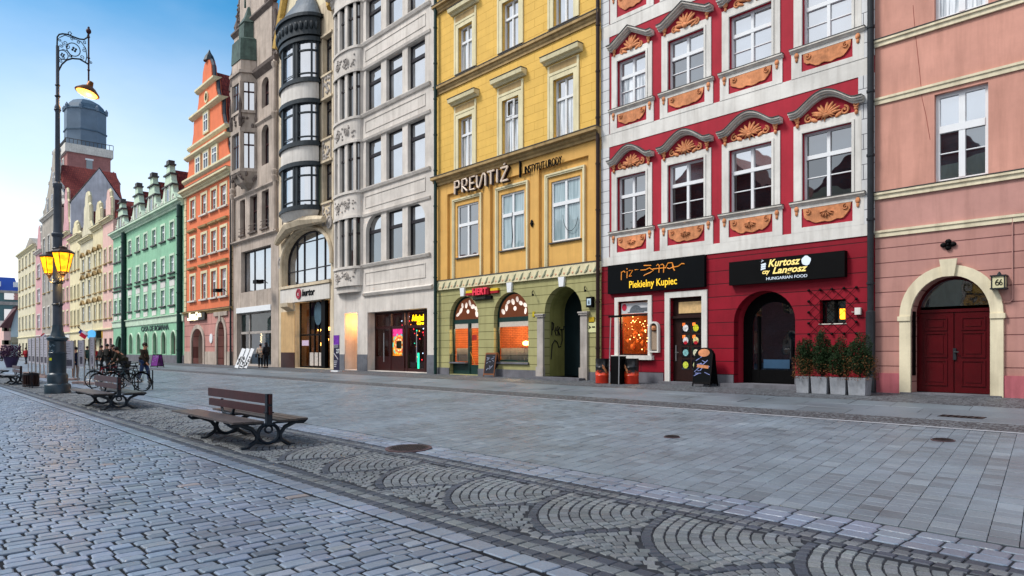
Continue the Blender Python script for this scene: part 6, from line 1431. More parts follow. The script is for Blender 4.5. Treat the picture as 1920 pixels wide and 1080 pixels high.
def dormer(parent, cx, z0, w_, h_, m='mint', Yd=FY+0.1):
    T = [(1.0, 0), (1.0, 0.05), (0.9, 0.18), (0.66, 0.30), (0.56, 0.42), (0.56, 0.5), (0.5, 0.52), (0.42, 0.60), (0.36, 0.72), (0.36, 0.78), (0.25, 0.80), (0.2, 0.93), (0.2, 1.0)]
    pts = [(cx+w_*u, z0+h_*v) for u, v in T]+[(cx-w_*u, z0+h_*v) for u, v in T[::-1]]
    d = MB().prism(pts, Yd, Yd+0.5); do = d.build('dormer', m, parent)
    b = MB()
    for v, u in ((0.5, 0.62), (0.77, 0.42), (1.0, 0.28)): b.box(cx-w_*u, cx+w_*u, Yd-0.15, Yd+0.55, z0+h_*v-0.06, z0+h_*v+0.08)
    b.box(cx-w_*0.16, cx+w_*0.16, Yd-0.05, Yd+0.5, z0+h_, z0+h_+0.45); b.build('dormer_coping', 'lead', do)
    b = MB().box(cx-w_*0.3, cx-w_*0.22, Yd-0.1, Yd-.001, z0+0.1, z0+h_*0.48); b.box(cx+w_*0.22, cx+w_*0.3, Yd-0.1, Yd-.001, z0+0.1, z0+h_*0.48); b.build('pilaster', 'white' , do)
    b = MB()
    for s in (-1, 1): b.tube([(q[0], Yd-0.05, q[1]) for q in spiral(cx+s*w_*0.72, z0+h_*0.14, w_*0.17, s*1.3, pi/2, 12)], 0.06, 5)
    b.build('scroll', 'white', do)
    MB().box(cx-w_*0.13, cx+w_*0.13, Yd-0.02, Yd-.001, z0+h_*0.12, z0+h_*0.42).build('dormer_window', 'pane_mid', do)
    r = MB(); r.v += [(cx-w_*0.6, Yd+0.5, z0), (cx+w_*0.6, Yd+0.5, z0), (cx+w_*0.1, Yd+0.5, z0+h_*0.9), (cx-w_*0.1, Yd+0.5, z0+h_*0.9), (cx-w_*0.6, Yd+6, z0), (cx+w_*0.6, Yd+6, z0), (cx+w_*0.1, Yd+6, z0+h_*0.9), (cx-w_*0.1, Yd+6, z0+h_*0.9)]
    r.f += [(0, 1, 2, 3), (1, 5, 6, 2), (4, 0, 3, 7), (3, 2, 6, 7)]; r.build('dormer_roof', 'tileY', do)
for cxp, h_ in ((254, 4.0), (282, 4.0), (313, 4.1)): dormer(T, wx(cxp), 15.5, 2.6, h_)
MB().prof([(FY+0.3, 15.4), (FY+12, 15.4), (FY+6.2, 19.6)], xl, xr).build('roof', 'tile', T)
MB().box(xl, xr, FY-0.1, FY+0.15, 15.52, 15.95).build('parapet', 'mint', T)
downpipe(T, wx(341), FY-0.2, 0.42, 15, 0.25, 'pgreen'); downpipe(T, wx(236), FY-0.2, 0.42, 15, 0.28, 'pgreen')
T2, xl2, xr2 = green_house('small_green_house', 'narrow mint green house with two window columns, left of the wide green one', 212.5, 236, [217.5, 226.5], [(5.95, 7.5), (9.05, 10.65), (12.0, 13.6)], [(wx(216), wx(229.5), 0.42, 3.3, 1.2)], 1.4)
MB().prism(outline(wx(216), wx(229.5), 0.42, 3.3, 1.2), FY+0.8, FY+0.9).build('passage_door', mat('grey_gate', '6e7480', 0.6, 0.1), T2)
dormer(T2, wx(224), 15.5, 2.6, 3.4); MB().prof([(FY+0.3, 15.4), (FY+12, 15.4), (FY+6.2, 19.3)], xl2, xr2).build('roof', 'tile', T2)

# ---------------------------------------------------------------- the row further down the square
def far_house(name, label, x0p, x1p, eave, colr, rows, n, gab=None, wd=None, gf=None, roofc='tile', hoods=False, trim='ycream', pane='pane_curt'):
    xl, xr = wx(x0p), wx(x1p); t = root(name, label, 'house', ((xl+xr)/2, FY, 0.42), world=True)
    k = (xr-xl)/n; wd = wd or k*0.42; cs = [(xl+k*(i+0.5)-wd/2, xl+k*(i+0.5)+wd/2) for i in range(n)]
    b = MB(); gw_ = [(a-0.1, c+0.1, 0.6, 3.1, 0.0) for a, c in cs]
    wall(b, xl, xr, GB, eave, [(a, c, z0, z1, 0) for a, c in cs for z0, z1 in rows]+gw_, depth=0.2); house_shell(b, xl, xr, GB, eave).build('wall', colr, t)
    for z0, z1 in rows:
        for a, c in cs:
            w_ = window(t, a, c, z0, z1, pane=pane, fw=0.1, mw=0.1, set_=0.12); MB().ring(a, c, z0, z1, 0.2, FY-0.06, FY+0.01).build('surround', trim, w_); MB().box(a-0.3, c+0.3, FY-0.2, FY+0.05, z0-0.14, z0-0.003).build('sill', 'buff', w_)
            if hoods: MB().ribbon(curvy(a-0.4, c+0.4, z1+0.45, 0.5, 10), 0.16, FY-0.3, FY).build('hood', 'buff', w_)
    for a, c in cs: window(t, a-0.1, c+0.1, 0.6, 3.1, pane='pane_dark', frame='darkwood', cols=1, trans=(0.75,), name='shop_window')
    cornice(t, xl, xr, eave-0.05, eave+0.45, 0.5, trim); MB().prof([(FY, 4.1), (FY-0.2, 4.2), (FY-0.2, 4.35), (FY, 4.4)], xl, xr).build('string_course', trim, t)
    if gf: MB().box(xl+0.02, xr-0.02, FY-0.03, FY-.001, 3.2, 4.1).build('shop_band', gf, t)
    if gab:
        pts = [(xl+(xr-xl)*u, v) for u, v in gab]; MB().prism(pts, FY+0.02, FY+0.5).build('gable', colr, t)
        b = MB()
        for p, q in zip(pts, pts[1:]): b.tube([(p[0], FY+0.25, p[1]), (q[0], FY+0.25, q[1])], 0.2, 5)
        b.build('gable_coping', trim, t)
    xm_ = (xl+xr)/2; za_ = (max(v for u, v in gab)-0.8) if gab else eave+3; za_ = min(za_, eave+(xr-xl)*0.55)
    b = MB(); b.v += [(xl+.1, FY+.5, eave), (xr-.1, FY+.5, eave), (xm_, FY+.5, za_), (xl+.1, FY+14, eave), (xr-.1, FY+14, eave), (xm_, FY+14, za_)]; b.f += [(0, 1, 2), (1, 4, 5, 2), (3, 0, 2, 5), (4, 3, 5)]
    b.build('roof', 'tileY' if roofc == 'tile' else roofc, t)
    return t
M['palepink'] = mat('pale_rose_render', 'd9b3a8', 0.8, 0.06, 1, streak=0.15); M['butter'] = mat('butter_render', 'd6caa4', 0.8, 0.06, 1, streak=0.2); M['pyell'] = mat('pale_yellow_render', 'dcd0a8', 0.8, 0.06, 1, streak=0.15)
M['cpink'] = mat('rose_pink_render', 'c99a9c', 0.8, 0.06, 1, streak=0.15); M['greyish'] = mat('grey_beige_render', 'a39c90', 0.8, 0.1, 1, streak=0.4); M['ivr'] = mat('ivory_render_far', 'cfc7aa', 0.8, 0.06, 1, streak=0.2); M['mustard'] = mat('mustard_shopfront', 'd2a648', 0.7, 0.08)
R3 = [(5.6, 7.6), (9.1, 11.1), (12.4, 14.2)]
def stepgab(e, top, w0=0.1): return [(w0, e), (w0+.02, e+(top-e)*0.25), (0.26, e+(top-e)*0.38), (0.28, e+(top-e)*0.7), (0.36, e+(top-e)*0.76), (0.37, e+(top-e)*.9), (.45, top), (.55, top), (0.63, e+(top-e)*.9), (0.64, e+(top-e)*0.76), (0.72, e+(top-e)*0.7), (0.74, e+(top-e)*0.38), (1-w0-.02, e+(top-e)*0.25), (1-w0, e)]
far_house('rose_house', 'pale rose house with small gabled dormer next to the narrow green house', 193, 212.3, 17.4, 'palepink', R3, 2, gab=stepgab(17.4, 21.4, 0.25))
far_house('butter_yellow_house', 'butter yellow house with mustard ground floor and a turquoise sign', 174, 192.8, 17.2, 'butter', R3, 2, gab=stepgab(17.2, 20.8, 0.2), gf='mustard', hoods=True)
far_house('ivory_house', 'ivory house with curved window hoods and a tall clock gable', 151, 173.8, 16.5, 'ivr', R3, 2, gab=stepgab(16.5, 23.2, 0.12), hoods=True)
far_house('pale_yellow_house', 'pale yellow house with white top storey right of the tall lamp post', 131, 150.8, 17.6, 'pyell', [(5.2, 7.4), (9.0, 11), (13.2, 15.8)], 3, gab=stepgab(17.6, 20.3, 0.05))
rph = far_house('rose_pink_house', 'narrow rose pink house with white gable partly behind the lamp post', 116, 130.8, 19, 'cpink', R3+[(15.6, 17.6)], 2, gab=stepgab(19, 26.3, 0.15), gf='white')
fw_ = wx(131)-0.35; b = MB(); P_ = [(FY+.2, 17), (FY+.2, 23.8), (23.9, 29.5), (29.5, 21), (29.5, 17)]
b.v += [(x_, *p) for x_ in (fw_, fw_-.5) for p in P_]; b.f += [(0, 4, 3, 2, 1), (5, 6, 7, 8, 9)]+[(k, (k+1) % 5, 5+(k+1) % 5, 5+k) for k in range(5)]; b.build('firewall', mat('grey_patchy_render', 'c0c3c8', 0.9, 0.16, 0.35, bump=0, streak=0.25), rph)
MB().tube([(fw_-.2, FY+.1, 23.7), (fw_-.2, 23.9, 29.6), (fw_-.2, 29.5, 21.2)], 0.16, 5).build('firewall_coping', 'black', rph)
MB().prof([(FY+.6, 18), (FY+.6, 24), (23.9, 29.2), (29.4, 20.8)], wx(116)+.3, fw_-.5).build('main_roof', 'tile', rph)
gh = far_house('grey_gabled_house', 'tall grey beige house with a steep stone gable left of the lamp post', 79, 115.8, 24, 'greyish', [(5.6, 9.0), (11.5, 15), (17.5, 21)], 4, trim='stucco')
xa, xb = wx(79), wx(115.8); pts = [(xa, 24.4), (xa+1, 25.6), (xa+4, 27.4), (xa+6.5, 29.6), (xa+9, 31.6), (xa+10, 34), (xa+12.5, 34), (xa+13, 31.6), (xb-6, 29.6), (xb-3, 27.4), (xb-1, 25.6), (xb, 24.4)]
b = MB().prism(pts, FY+0.05, FY+0.8)
gg = b.build('gable', 'greyish', gh); b = MB()
for p, q in zip(pts, pts[1:]): b.tube([(p[0], FY+0.4, p[1]), (q[0], FY+0.4, q[1])], 0.35, 5)
for p in pts[1:-1]: b.lathe(p[0], FY+0.4, [(0.5, p[1]), (0.5, p[1]+0.4), (0.1, p[1]+1.0)], 6)
b.build('gable_coping', 'stucco', gg)
for k, z in enumerate((25.2, 25.2, 25.2, 28.6)):
    x = xa+5+k*4.3 if k < 3 else xa+10.5
    w_ = window(gh, x, x+1.3, z, z+2.2, Y=FY-0.05, set_=0.0, pane='pane_dark', cols=2)
b = MB(); rx = xa+11.5; b.v += [(xa+.5, FY+.8, 24.4), (xb-.5, FY+.8, 24.4), (rx, FY+.8, 32.2), (xa+.5, FY+9, 24.4), (xb-.5, FY+9, 24.4), (rx, FY+9, 32.2)]; b.f += [(0, 1, 2), (1, 4, 5, 2), (3, 0, 2, 5), (4, 3, 5)]; b.build('gable_roof', 'tileY', gh)
far_house('dark_pink_house', 'very narrow dusky pink house between the grey gable house and the cream one', 67, 78.8, 19, 'cpink', [(5.6, 8), (10.2, 12.6), (14.6, 17)], 1, wd=3, gab=stepgab(19, 24, 0.2), trim='stucco')
far_house('cream_block', 'cream four storey house with heavy cornice at the far end of the row', 34, 66.8, 20.8, 'ivr', [(5.8, 8.4), (10.2, 12.6), (13.8, 16.4), (17.9, 20.2)], 5, trim='ycream', roofc='greyish')

# hanging turquoise sign on the butter house
t = root('turquoise_sign', 'turquoise and dark box sign on the butter yellow house', 'sign', (wx(182), FY, 0), world=True)
MB().box(wx(175.5), wx(190.5), FY-0.6, FY-0.01, wz(183, 634), wz(183, 621)).build('sign_box', mat('dark_sign_box', '102a2a', 0.4, 0.2), t)
MB().prism(arc((wx(176)+wx(187.5))/2, wz(183, 627.5), 2.6, 0.62, 0, 2*pi, 16)[:-1], FY-0.65, FY-0.602).build('sign_face', emit('turquoise_face', '1f8cc0', 0.55, 0.4, 1), t)

# ---------------------------------------------------------------- church behind the row
def at(x, y, Y): return (wx(x, Y), Y, wz(x, y, Y))
M['brick'] = brickmat('church_brick', 'a3706c', 0.6, 0.3, 0.03, '8a5a50', 0.12, 0.85, 'XZ'); M['leadsheet'] = mat('blue_grey_sheet', '627383', 0.6, 0.12, 0.25, bump=0.05, bscale=3); M['roofred'] = brickmat('church_roof_tiles', '8c3238', 1.2, 0.9, 0.06, '6b2027', 0.12, 0.8, 'XZ', dist=0.05)
def rp(x, Z): r = (x-960)/1280.0; return (-0.7381*Z+0.6747*r*Z, 0.6747*Z+0.7381*r*Z)
TZ_ = 234.0; cx, cyc = rp(160, TZ_); px = lambda y: 1.55+(658-y)/1280*TZ_
C = root('church', 'brick church with a stout tower under a blue grey domed cap behind the houses', 'church', (cx, cyc, 0.42), world=True)
hw_ = 6.3; b = MB().box(cx-hw_, cx+hw_, cyc-hw_, cyc+hw_, 0, px(298)); b.build('tower', 'brick', C)
b = MB(); g_ = hw_+0.7; b.box(cx-g_, cx+g_, cyc-g_, cyc+g_, px(298), px(283)); b.build('gallery', 'stucco', C)
rd = 6.3
b = MB().lathe(cx, cyc, [(rd, px(286)), (rd, px(212))], 8, pi/8, pi/8+2*pi); b.build('drum', 'leadsheet', C)
b = MB().lathe(cx, cyc, [(rd*1.06, px(213)), (rd*1.06, px(211)), (rd*0.98, px(209)), (rd*0.86, px(201)), (rd*0.66, px(194)), (rd*0.4, px(190)), (0.3, px(187))], 8, pi/8, pi/8+2*pi)
for zp in (252,): b.lathe(cx, cyc, [(rd, px(zp)), (rd*1.05, px(zp)), (rd*1.05, px(zp-2)), (rd, px(zp-2))], 8, pi/8, pi/8+2*pi)
b.build('dome', mat('dark_sheet_bands', '4a5f70', 0.6, 0.12, 0.3), C)
for k in range(8):
    a = pi/8+k*pi/4; MB().lathe(cx+rd*cos(a), cyc+rd*sin(a), [(0.5, px(214)), (0.6, px(207)), (0.1, px(202))], 6).build('pinnacle', 'leadsheet', C)
b = MB(); zr = px(283)
for k in range(13):
    for e in ((cx-g_+k*g_/6, cyc-g_+.2), (cx+g_-.2, cyc-g_+k*g_/6)): b.tube([(e[0], e[1], zr), (e[0], e[1], zr+1.6)], 0.09, 4)
b.tube([(cx-g_, cyc-g_+.2, zr+1.6), (cx+g_-.2, cyc-g_+.2, zr+1.6), (cx+g_-.2, cyc+g_, zr+1.6)], 0.12, 4); b.build('railing', 'lead', C)
for s in (0.0,):
    o = MB().prism(outline(cx-0.9, cx+0.9, px(328), px(306), 1.0, 8), cyc-hw_-0.15, cyc-hw_-0.01); wo = o.build('belfry_window', 'pane_dark', C)
    MB().ring(cx-0.9, cx+0.9, px(328), px(306), 0.5, cyc-hw_-0.25, cyc-hw_-0.011).build('surround', 'stucco', wo)
    o = MB().box(cx+hw_+.01, cx+hw_+.15, cyc-0.9, cyc+0.9, px(330), px(308)); o.build('belfry_window', 'pane_dark', C); MB().box(cx+hw_+.01, cx+hw_+.2, cyc-1.2, cyc+1.2, px(308), px(305)).build('window_arch', 'whiteframe', C)
tx_, ty_ = rp(213, 215); tz_ = lambda y: 1.55+(658-y)/1280*215
b = MB().lathe(tx_, ty_, [(1.9, 0), (1.9, tz_(344)), (2.1, tz_(344)), (0.1, tz_(322))], 8); b.build('stair_turret', 'brick', C)

# ---------------------------------------------------------------- buildings that close the view on the left
E = root('blue_roofed_building', 'modern grey green block with a bright blue mansard roof at the end of the street', 'building', (-330, 40, 0), world=True)
def ex(x): # position on the closing plane X = -330 seen through column x : returns Y
    r = (x-960)/1280.0; dx = -0.7381+0.6747*r; dy = 0.6747+0.7381*r; return -330/dx*dy
def ezz(x, y):
    r = (x-960)/1280.0; dx = -0.7381+0.6747*r; return 1.55+(658-y)/1280.0*(-330/dx)
y0, y1 = ex(-60), ex(36); ze = ezz(20, 545)
M['tealwall'] = mat('grey_teal_cladding', '5c7a7c', 0.6, 0.15, 0.1, bump=0); M['bluesheet'] = mat('blue_sheet_roof', '2c4c9c', 0.45, 0.1, 0.2, bump=0)
MB().box(-345, -330, y0, y1, 0, ze).build('wall', 'tealwall', E)
zt = ezz(20, 519); b = MB(); b.v += [(-330, y0, ze), (-330, y1, ze), (-334, y1-1, zt), (-334, y0+1, zt), (-345, y0, ze), (-345, y1, ze), (-341, y1-1, zt), (-341, y0+1, zt)]; b.f += [(0, 1, 2, 3), (1, 5, 6, 2), (4, 0, 3, 7), (3, 2, 6, 7)]; b.build('roof', 'bluesheet', E)
b = MB()
for k in range(5): b.box(-330.5, -329.7, y0+5+k*9, y0+10+k*9, ze+1.5, zt-2)
b.build('dormer', 'whiteframe', E)
b = MB().box(-331, -329.6, y0, y1, ze-1.0, ze); b.box(-331, -329.6, y0, y1, ezz(20, 572), ezz(20, 566)); b.build('fascia', 'greystone', E)
for k in range(6):
    for zp in ((562, 550), (600, 580)): MB().box(-329.9, -329.5, y0+3+k*8, y0+8.5+k*8, ezz(20, zp[0]), ezz(20, zp[1])).build('window', 'pane_sky', E)
MB().box(-329.8, -329.4, y0, y1, ezz(20, 640), ezz(20, 602)).build('glazed_front', 'pane_mid', E)
# little white gabled houses on the corner
EX = -215.0
def ey(x): r = (x-960)/1280.0; return EX/(-0.7381+0.6747*r)*(0.6747+0.7381*r)
def ez(x, y): r = (x-960)/1280.0; return 1.55+(658-y)/1280.0*(EX/(-0.7381+0.6747*r))
J = root('corner_cottage', 'small white gabled house with steep brown roof beyond the cream block', 'house', (EX, ey(22), 0.4), world=True)
ya_, yb_ = ey(7), ey(20); yc_ = ey(37)
MB().box(EX-9, EX, ya_, yb_, 0, ez(12, 612)).build('wall', 'palepink', J)
yr = ey(31)
b = MB(); zr0 = ez(12, 611); ztop = ez(32, 581); b.v += [(EX, yb_, 0), (EX, yc_+6, 0), (EX, yc_+6, ez(32, 612)), (EX, yr, ztop), (EX, yb_, zr0)]; b.f += [(0, 1, 2, 3, 4)]; b.build('gable_wall', mat('pale_blue_render', 'b9c4c4', 0.8, 0.06), J)
b = MB(); b.quad((EX+0.6, ya_-1, zr0-0.5), (EX+0.6, yb_, zr0-0.5), (EX+0.6, yr, ztop+0.6), (EX-9, yr, ztop+0.6)); b.v += [(EX+0.8, yb_-0.8, zr0-1.5), (EX+0.8, yr, ztop), (EX+0.8, yr, ztop+1.1), (EX+0.8, yb_-0.8, zr0-0.2)]; n_ = len(b.v)-4; b.f += [(n_, n_+1, n_+2, n_+3)]; b.quad((EX+0.8, yr, ztop+1.1), (EX+.8, yc_+6, ez(32, 612)), (EX-9, yc_+6, ez(32, 612)), (EX-9, yr, ztop+1.1)); b.build('roof', mat('brown_tile_roof', '5a3b3c', 0.8, 0.2, 2), J)
for yy, z_ in ((ey(10), 609), (ey(14), 609), (ey(10), 634), (ey(14), 634), (ey(28), 634)): MB().box(EX-0.1, EX+0.1, yy-0.7, yy+0.7, ez(12, z_+12), ez(12, z_+4)).build('window', 'pane_dark', J)
MB().box(EX-0.1, EX+0.12, ey(31)-1.2, ey(31)+1, ez(31, 642), ez(31, 632)).build('window', 'pane_mid', J)

# ---------------------------------------------------------------- the opposite side of the square: seen only mirrored in the windows
def opp(x0, x1, h, colr, apex, label):
    t = root('opposite_house', label, 'house', ((x0+x1)/2, -26, 0), world=True)
    n = max(2, int((x1-x0)/3.4)); k = (x1-x0)/n
    b = MB().box(x0+.01, x1-.01, -38, -26, 0, h); b.build('wall', colr, t)
    r = MB(); r.v += [(x0, -26, h), (x1, -26, h), ((x0+x1)/2, -26, apex), (x0, -38, h), (x1, -38, h), ((x0+x1)/2, -38, apex)]; r.f += [(0, 2, 1), (1, 2, 5, 4), (0, 3, 5, 2), (3, 4, 5)]; r.build('roof', 'tileY', t)
    for f in range(int(h//4)):
        for i in range(n): MB().box(x0+k*(i+.3), x0+k*(i+.7), -26.0, -25.92, 1.2+f*4, 3.6+f*4).build('window', 'pane_mid', t)
for a in ((-30, -14, 17, 'ivr', 23, 'ivory gabled house across the square'), (-14, 2, 16, 'palepink', 23, 'rose gabled house across the square'), (2, 20, 15, 'butter', 21, 'butter yellow gabled house across the square'), (20, 40, 15, 'greyish', 20, 'grey house across the square'),
          (-52, -30, 16, 'brick', 25, 'brick gabled hall across the square'), (-78, -52, 14, 'ivr', 20, 'long ivory house across the square'), (-98, -78, 12, 'greyish', 18, 'tall grey gabled house across the square'), (-126, -98, 8, 'palepink', 12, 'long rose house across the square'), (-160, -126, 9, 'ivr', 15, 'ivory gabled house at the far end across the square')): opp(*a)
# ================================================================ STREET FURNITURE AND PEOPLE
# ---------------------------------------------------------------- tall lamp post
M['lampblue'] = mat('dark_blue_grey_cast_iron', '1d3440', 0.4, 0.25, 5, bump=0.2, bscale=25, spec=0.6)
M['poleg'] = mat('grey_pole_paint', '4a5058', 0.45, 0.15, 4, bump=0.1)
M['lampglass'] = emit('amber_lantern_glass', 'ffa010', 2.6, 0.55, 5); M['bulb'] = emit('lamp_bulb', 'ffd890', 40)
lx, ly, lz = gp(108, 737)
L_ = root('lamp_post', 'tall ornate cast iron lamp post with scrolled top arm and two lit amber lanterns', 'lamp post', (lx, ly, lz))
b = MB().lathe(0, 0, [(0.42, -0.02), (0.42, 0.30), (0.40, 0.33), (0.33, 0.36), (0.33, 0.66), (0.31, 0.70), (0.275, 0.74), (0.275, 1.42), (0.29, 1.44), (0.29, 1.48), (0.27, 1.50), (0.265, 1.9), (0.30, 1.93), (0.345, 1.97), (0.345, 2.03), (0.25, 2.07), (0.22, 2.16), (0.18, 2.3), (0.165, 2.5)], 24); b.build('pedestal', 'lampblue', L_, True)
b = MB().lathe(0, 0, [(0.155, 2.45), (0.15, 5.72), (0.19, 5.76), (0.20, 5.84), (0.15, 5.88), (0.135, 6.0), (0.125, 7.5), (0.15, 7.55), (0.15, 7.68), (0.085, 7.75), (0.075, 10.3), (0.10, 10.36), (0.10, 10.5), (0.06, 10.6), (0.055, 12.75)], 16); b.build('pole', 'poleg', L_, True)
b = MB()
for z, r in ((3.25, .18), (4.05, .18), (5.3, .17), (10.4, .11), (10.9, .09), (11.3, .08)): b.lathe(0, 0, [(r-.02, z-.04), (r+.01, z), (r-.02, z+.04)], 12)
for z in (3.2, 4.1):
    for s in (-1, 1):
        b.tube([(q[0]*1, 0, q[1]) for q in spiral(s*0.3, z, 0.13, 1.1*s, 0, 12)], 0.02, 5); b.tube([(0, 0, z), (s*0.42, 0, z+0.02)], 0.018, 5)
b.build('collar', 'darkmetal', L_, True)
# swan arm with scrollwork, reaching over the promenade (+Y)
S0 = 0.00488; zf = lambda zy: 2.07+(658-(20+zy/3.375))/52.2; yf = lambda zx: (zx-168)*S0
def P2(pts): return [(0, yf(a), zf(c)) for a, c in pts]
b = MB()
b.tube(P2([(166, 440), (165, 260), (166, 215), (178, 195), (200, 185), (235, 180), (270, 186), (310, 190), (340, 185), (362, 165), (368, 140)]), 0.028, 6)
b.tube(P2([(175, 430), (195, 385), (225, 350), (262, 330), (310, 322), (350, 335), (375, 345)]), 0.03, 6)
b.tube(P2([(238, 180), (236, 166), (248, 158), (258, 168), (250, 178)]), 0.016, 5)
b.tube([(0, yf(270)+cos(a)*yf(168+44)*1.0, zf(270)+sin(a)*0.24) for a in [k*2*pi/20 for k in range(20)]], 0.018, 5, True)
b.tube([(0, yf(203)+cos(a)*0.16, zf(322)+sin(a)*0.17) for a in [k*2*pi/16 for k in range(16)]], 0.016, 5, True)
b.tube(P2([(180, 215), (215, 190), (270, 195), (320, 205), (350, 240), (358, 290), (350, 330)]), 0.016, 5)
b.tube(P2([(180, 300), (205, 285), (235, 290), (255, 315), (262, 330)]), 0.015, 5)
for (a, c, r, tn, st_) in ((262, 203, .07, 1.3, 0), (300, 212, .07, -1.3, 2), (345, 205, .07, 1.2, 1), (215, 240, .1, 1.4, 3), (190, 265, .07, -1.3, 1), (250, 318, .06, 1.2, 0), (325, 305, .09, 1.3, 4), (340, 255, .09, -1.4, 2), (190, 365, .07, 1.3, 1), (205, 340, .06, -1.3, 3), (385, 325, .06, 1.4, 2), (183, 230, .06, 1.2, 2), (230, 262, .08, -1.2, 1)):
    b.tube([(0, yf(a)+q[0], zf(c)+q[1]) for q in spiral(0, 0, r, tn, st_, 12)], 0.013, 5)
for (a, c, r) in ((275, 268, .10), (200, 322, .08)):
    for k in range(4): b.ball((0, yf(a)+r*0.6*cos(k*pi/2+.4), zf(c)+r*0.6*sin(k*pi/2+.4)), (0.02, r*0.45, r*0.45), 6, 4)
b.build('scroll_arm', 'darkmetal', L_, True)
yr_ = yf(370); b = MB().tube([(0, yr_, zf(118)), (0, yr_, zf(468))], 0.03, 8); b.ball((0, yr_, zf(122)), (0.09, .09, .11)); b.ball((0, yr_, zf(98)), 0.04)
for z in (160, 300, 380): b.lathe(0, yr_, [(0.03, zf(z)-.04), (0.055, zf(z)), (0.03, zf(z)+.04)], 8)
b.build('drop_rod', mat('red_brown_rod', '3f2226', 0.5, 0.1), L_, True)
hy, hz_ = yf(362), zf(545)+.10
Rt = Matrix.Translation((0, hy, hz_)) @ Matrix.Rotation(radians(-16), 4, 'X')
b = MB().lathe(0, 0, [(0.40, -0.06), (0.42, -0.04), (0.40, 0.0), (0.24, 0.16), (0.12, 0.24), (0.09, 0.42), (0.05, 0.44)], 20); sh_ = b.build('shade', mat('copper_shade', '7a4a22', 0.4, 0.2, 4, metal=0.5), L_, True, Rt)
MB().lathe(0, 0, [(0.36, -0.055), (0.33, -0.09), (0.2, -0.13), (0.02, -0.15)], 18).build('glowing_bowl', emit('sodium_bowl', 'ffb44a', 3.2), sh_, True, Rt)
pl_ = plight('street_lamp_light', (0, hy, hz_-0.35), (1, 0.6, 0.22), 60, L_, 0.15)
def lantern(parent, ox, oy, z0, s=1.0):
    H_ = 0.62*s; rb, rt_ = 0.16*s, 0.30*s
    def hexr(r, z): return [(ox+r*cos(pi/6+k*pi/3), oy+r*sin(pi/6+k*pi/3), z) for k in range(6)]
    g = MB(); p, q = hexr(rb, z0), hexr(rt_, z0+H_)
    for k in range(6): g.quad(p[k], p[(k+1) % 6], q[(k+1) % 6], q[k])
    lo = MB()
    for k in range(6): lo.tube([p[k], q[k]], 0.013*s, 4); lo.tube([p[k], p[(k+1) % 6]], 0.014*s, 4); lo.tube([q[k], q[(k+1) % 6]], 0.02*s, 4)
    lo.lathe(ox, oy, [(rt_*1.12, z0+H_), (rt_*1.12, z0+H_+.03), (rt_*0.75, z0+H_+.10*s), (rt_*0.4, z0+H_+.13*s), (rt_*0.4, z0+H_+.18*s), (rt_*0.1, z0+H_+.22*s)], 6, pi/6, pi/6+2*pi)
    lo.lathe(ox, oy, [(rb, z0-.0), (rb*0.5, z0-.07*s), (rb*0.25, z0-.16*s)], 8)
    lo.tube([(ox, oy, z0-.14), (ox*0.9, oy*0.9, z0-.3), (ox*0.5, oy*0.5, z0-.36), (0, 0, z0-.28)], 0.022, 6)
    l_ = lo.build('lantern', mat('warm_dark_iron', '3a2a20', 0.5, 0.2, 5) if 'warm_dark_iron' not in bpy.data.materials else bpy.data.materials['warm_dark_iron'], parent)
    g.build('lantern_glass', 'lampglass', l_); MB().ball((ox, oy, z0+H_*0.6), 0.085*s, 10, 8).build('bulb', 'bulb', l_, True)
    plight('lantern_light', (ox*1.0, oy*1.0, z0-0.25), (1, 0.55, 0.15), 30, parent, 0.08)
# glass is opaque amber that glows; the bulb shows through a gap: keep bulb just proud towards the street
lantern(L_, 0.42, 0.10, 4.42, 1.12); lantern(L_, -0.36, -0.20, 4.40, 0.98)
b = MB()
for a, z, w_ in ((-0.9, 1.55, .1), (-1.3, 1.72, .07), (-0.8, 1.75, .06), (-1.6, 1.35, .05)): 
    b.tube([(0.282*cos(a+q*0.12), 0.282*sin(a+q*0.12), z+0.04*sin(q*2.1)) for q in range(4)], 0.012, 4)
b.build('scratched_tag', mat('pale_scratches', '8fa5b0', 0.7, 0.3), L_)
b = MB(); b.v = [(0.279*cos(a)*1.0, 0.279*sin(a), z) for z in (1.20, 1.29) for a in [-1.25+k*0.08 for k in range(6)]]; b.f = [(k, k+1, k+7, k+6) for k in range(5)]; b.build('yellow_sticker', mat('lime_sticker', 'c8cf2a', 0.5, 0.1), L_)

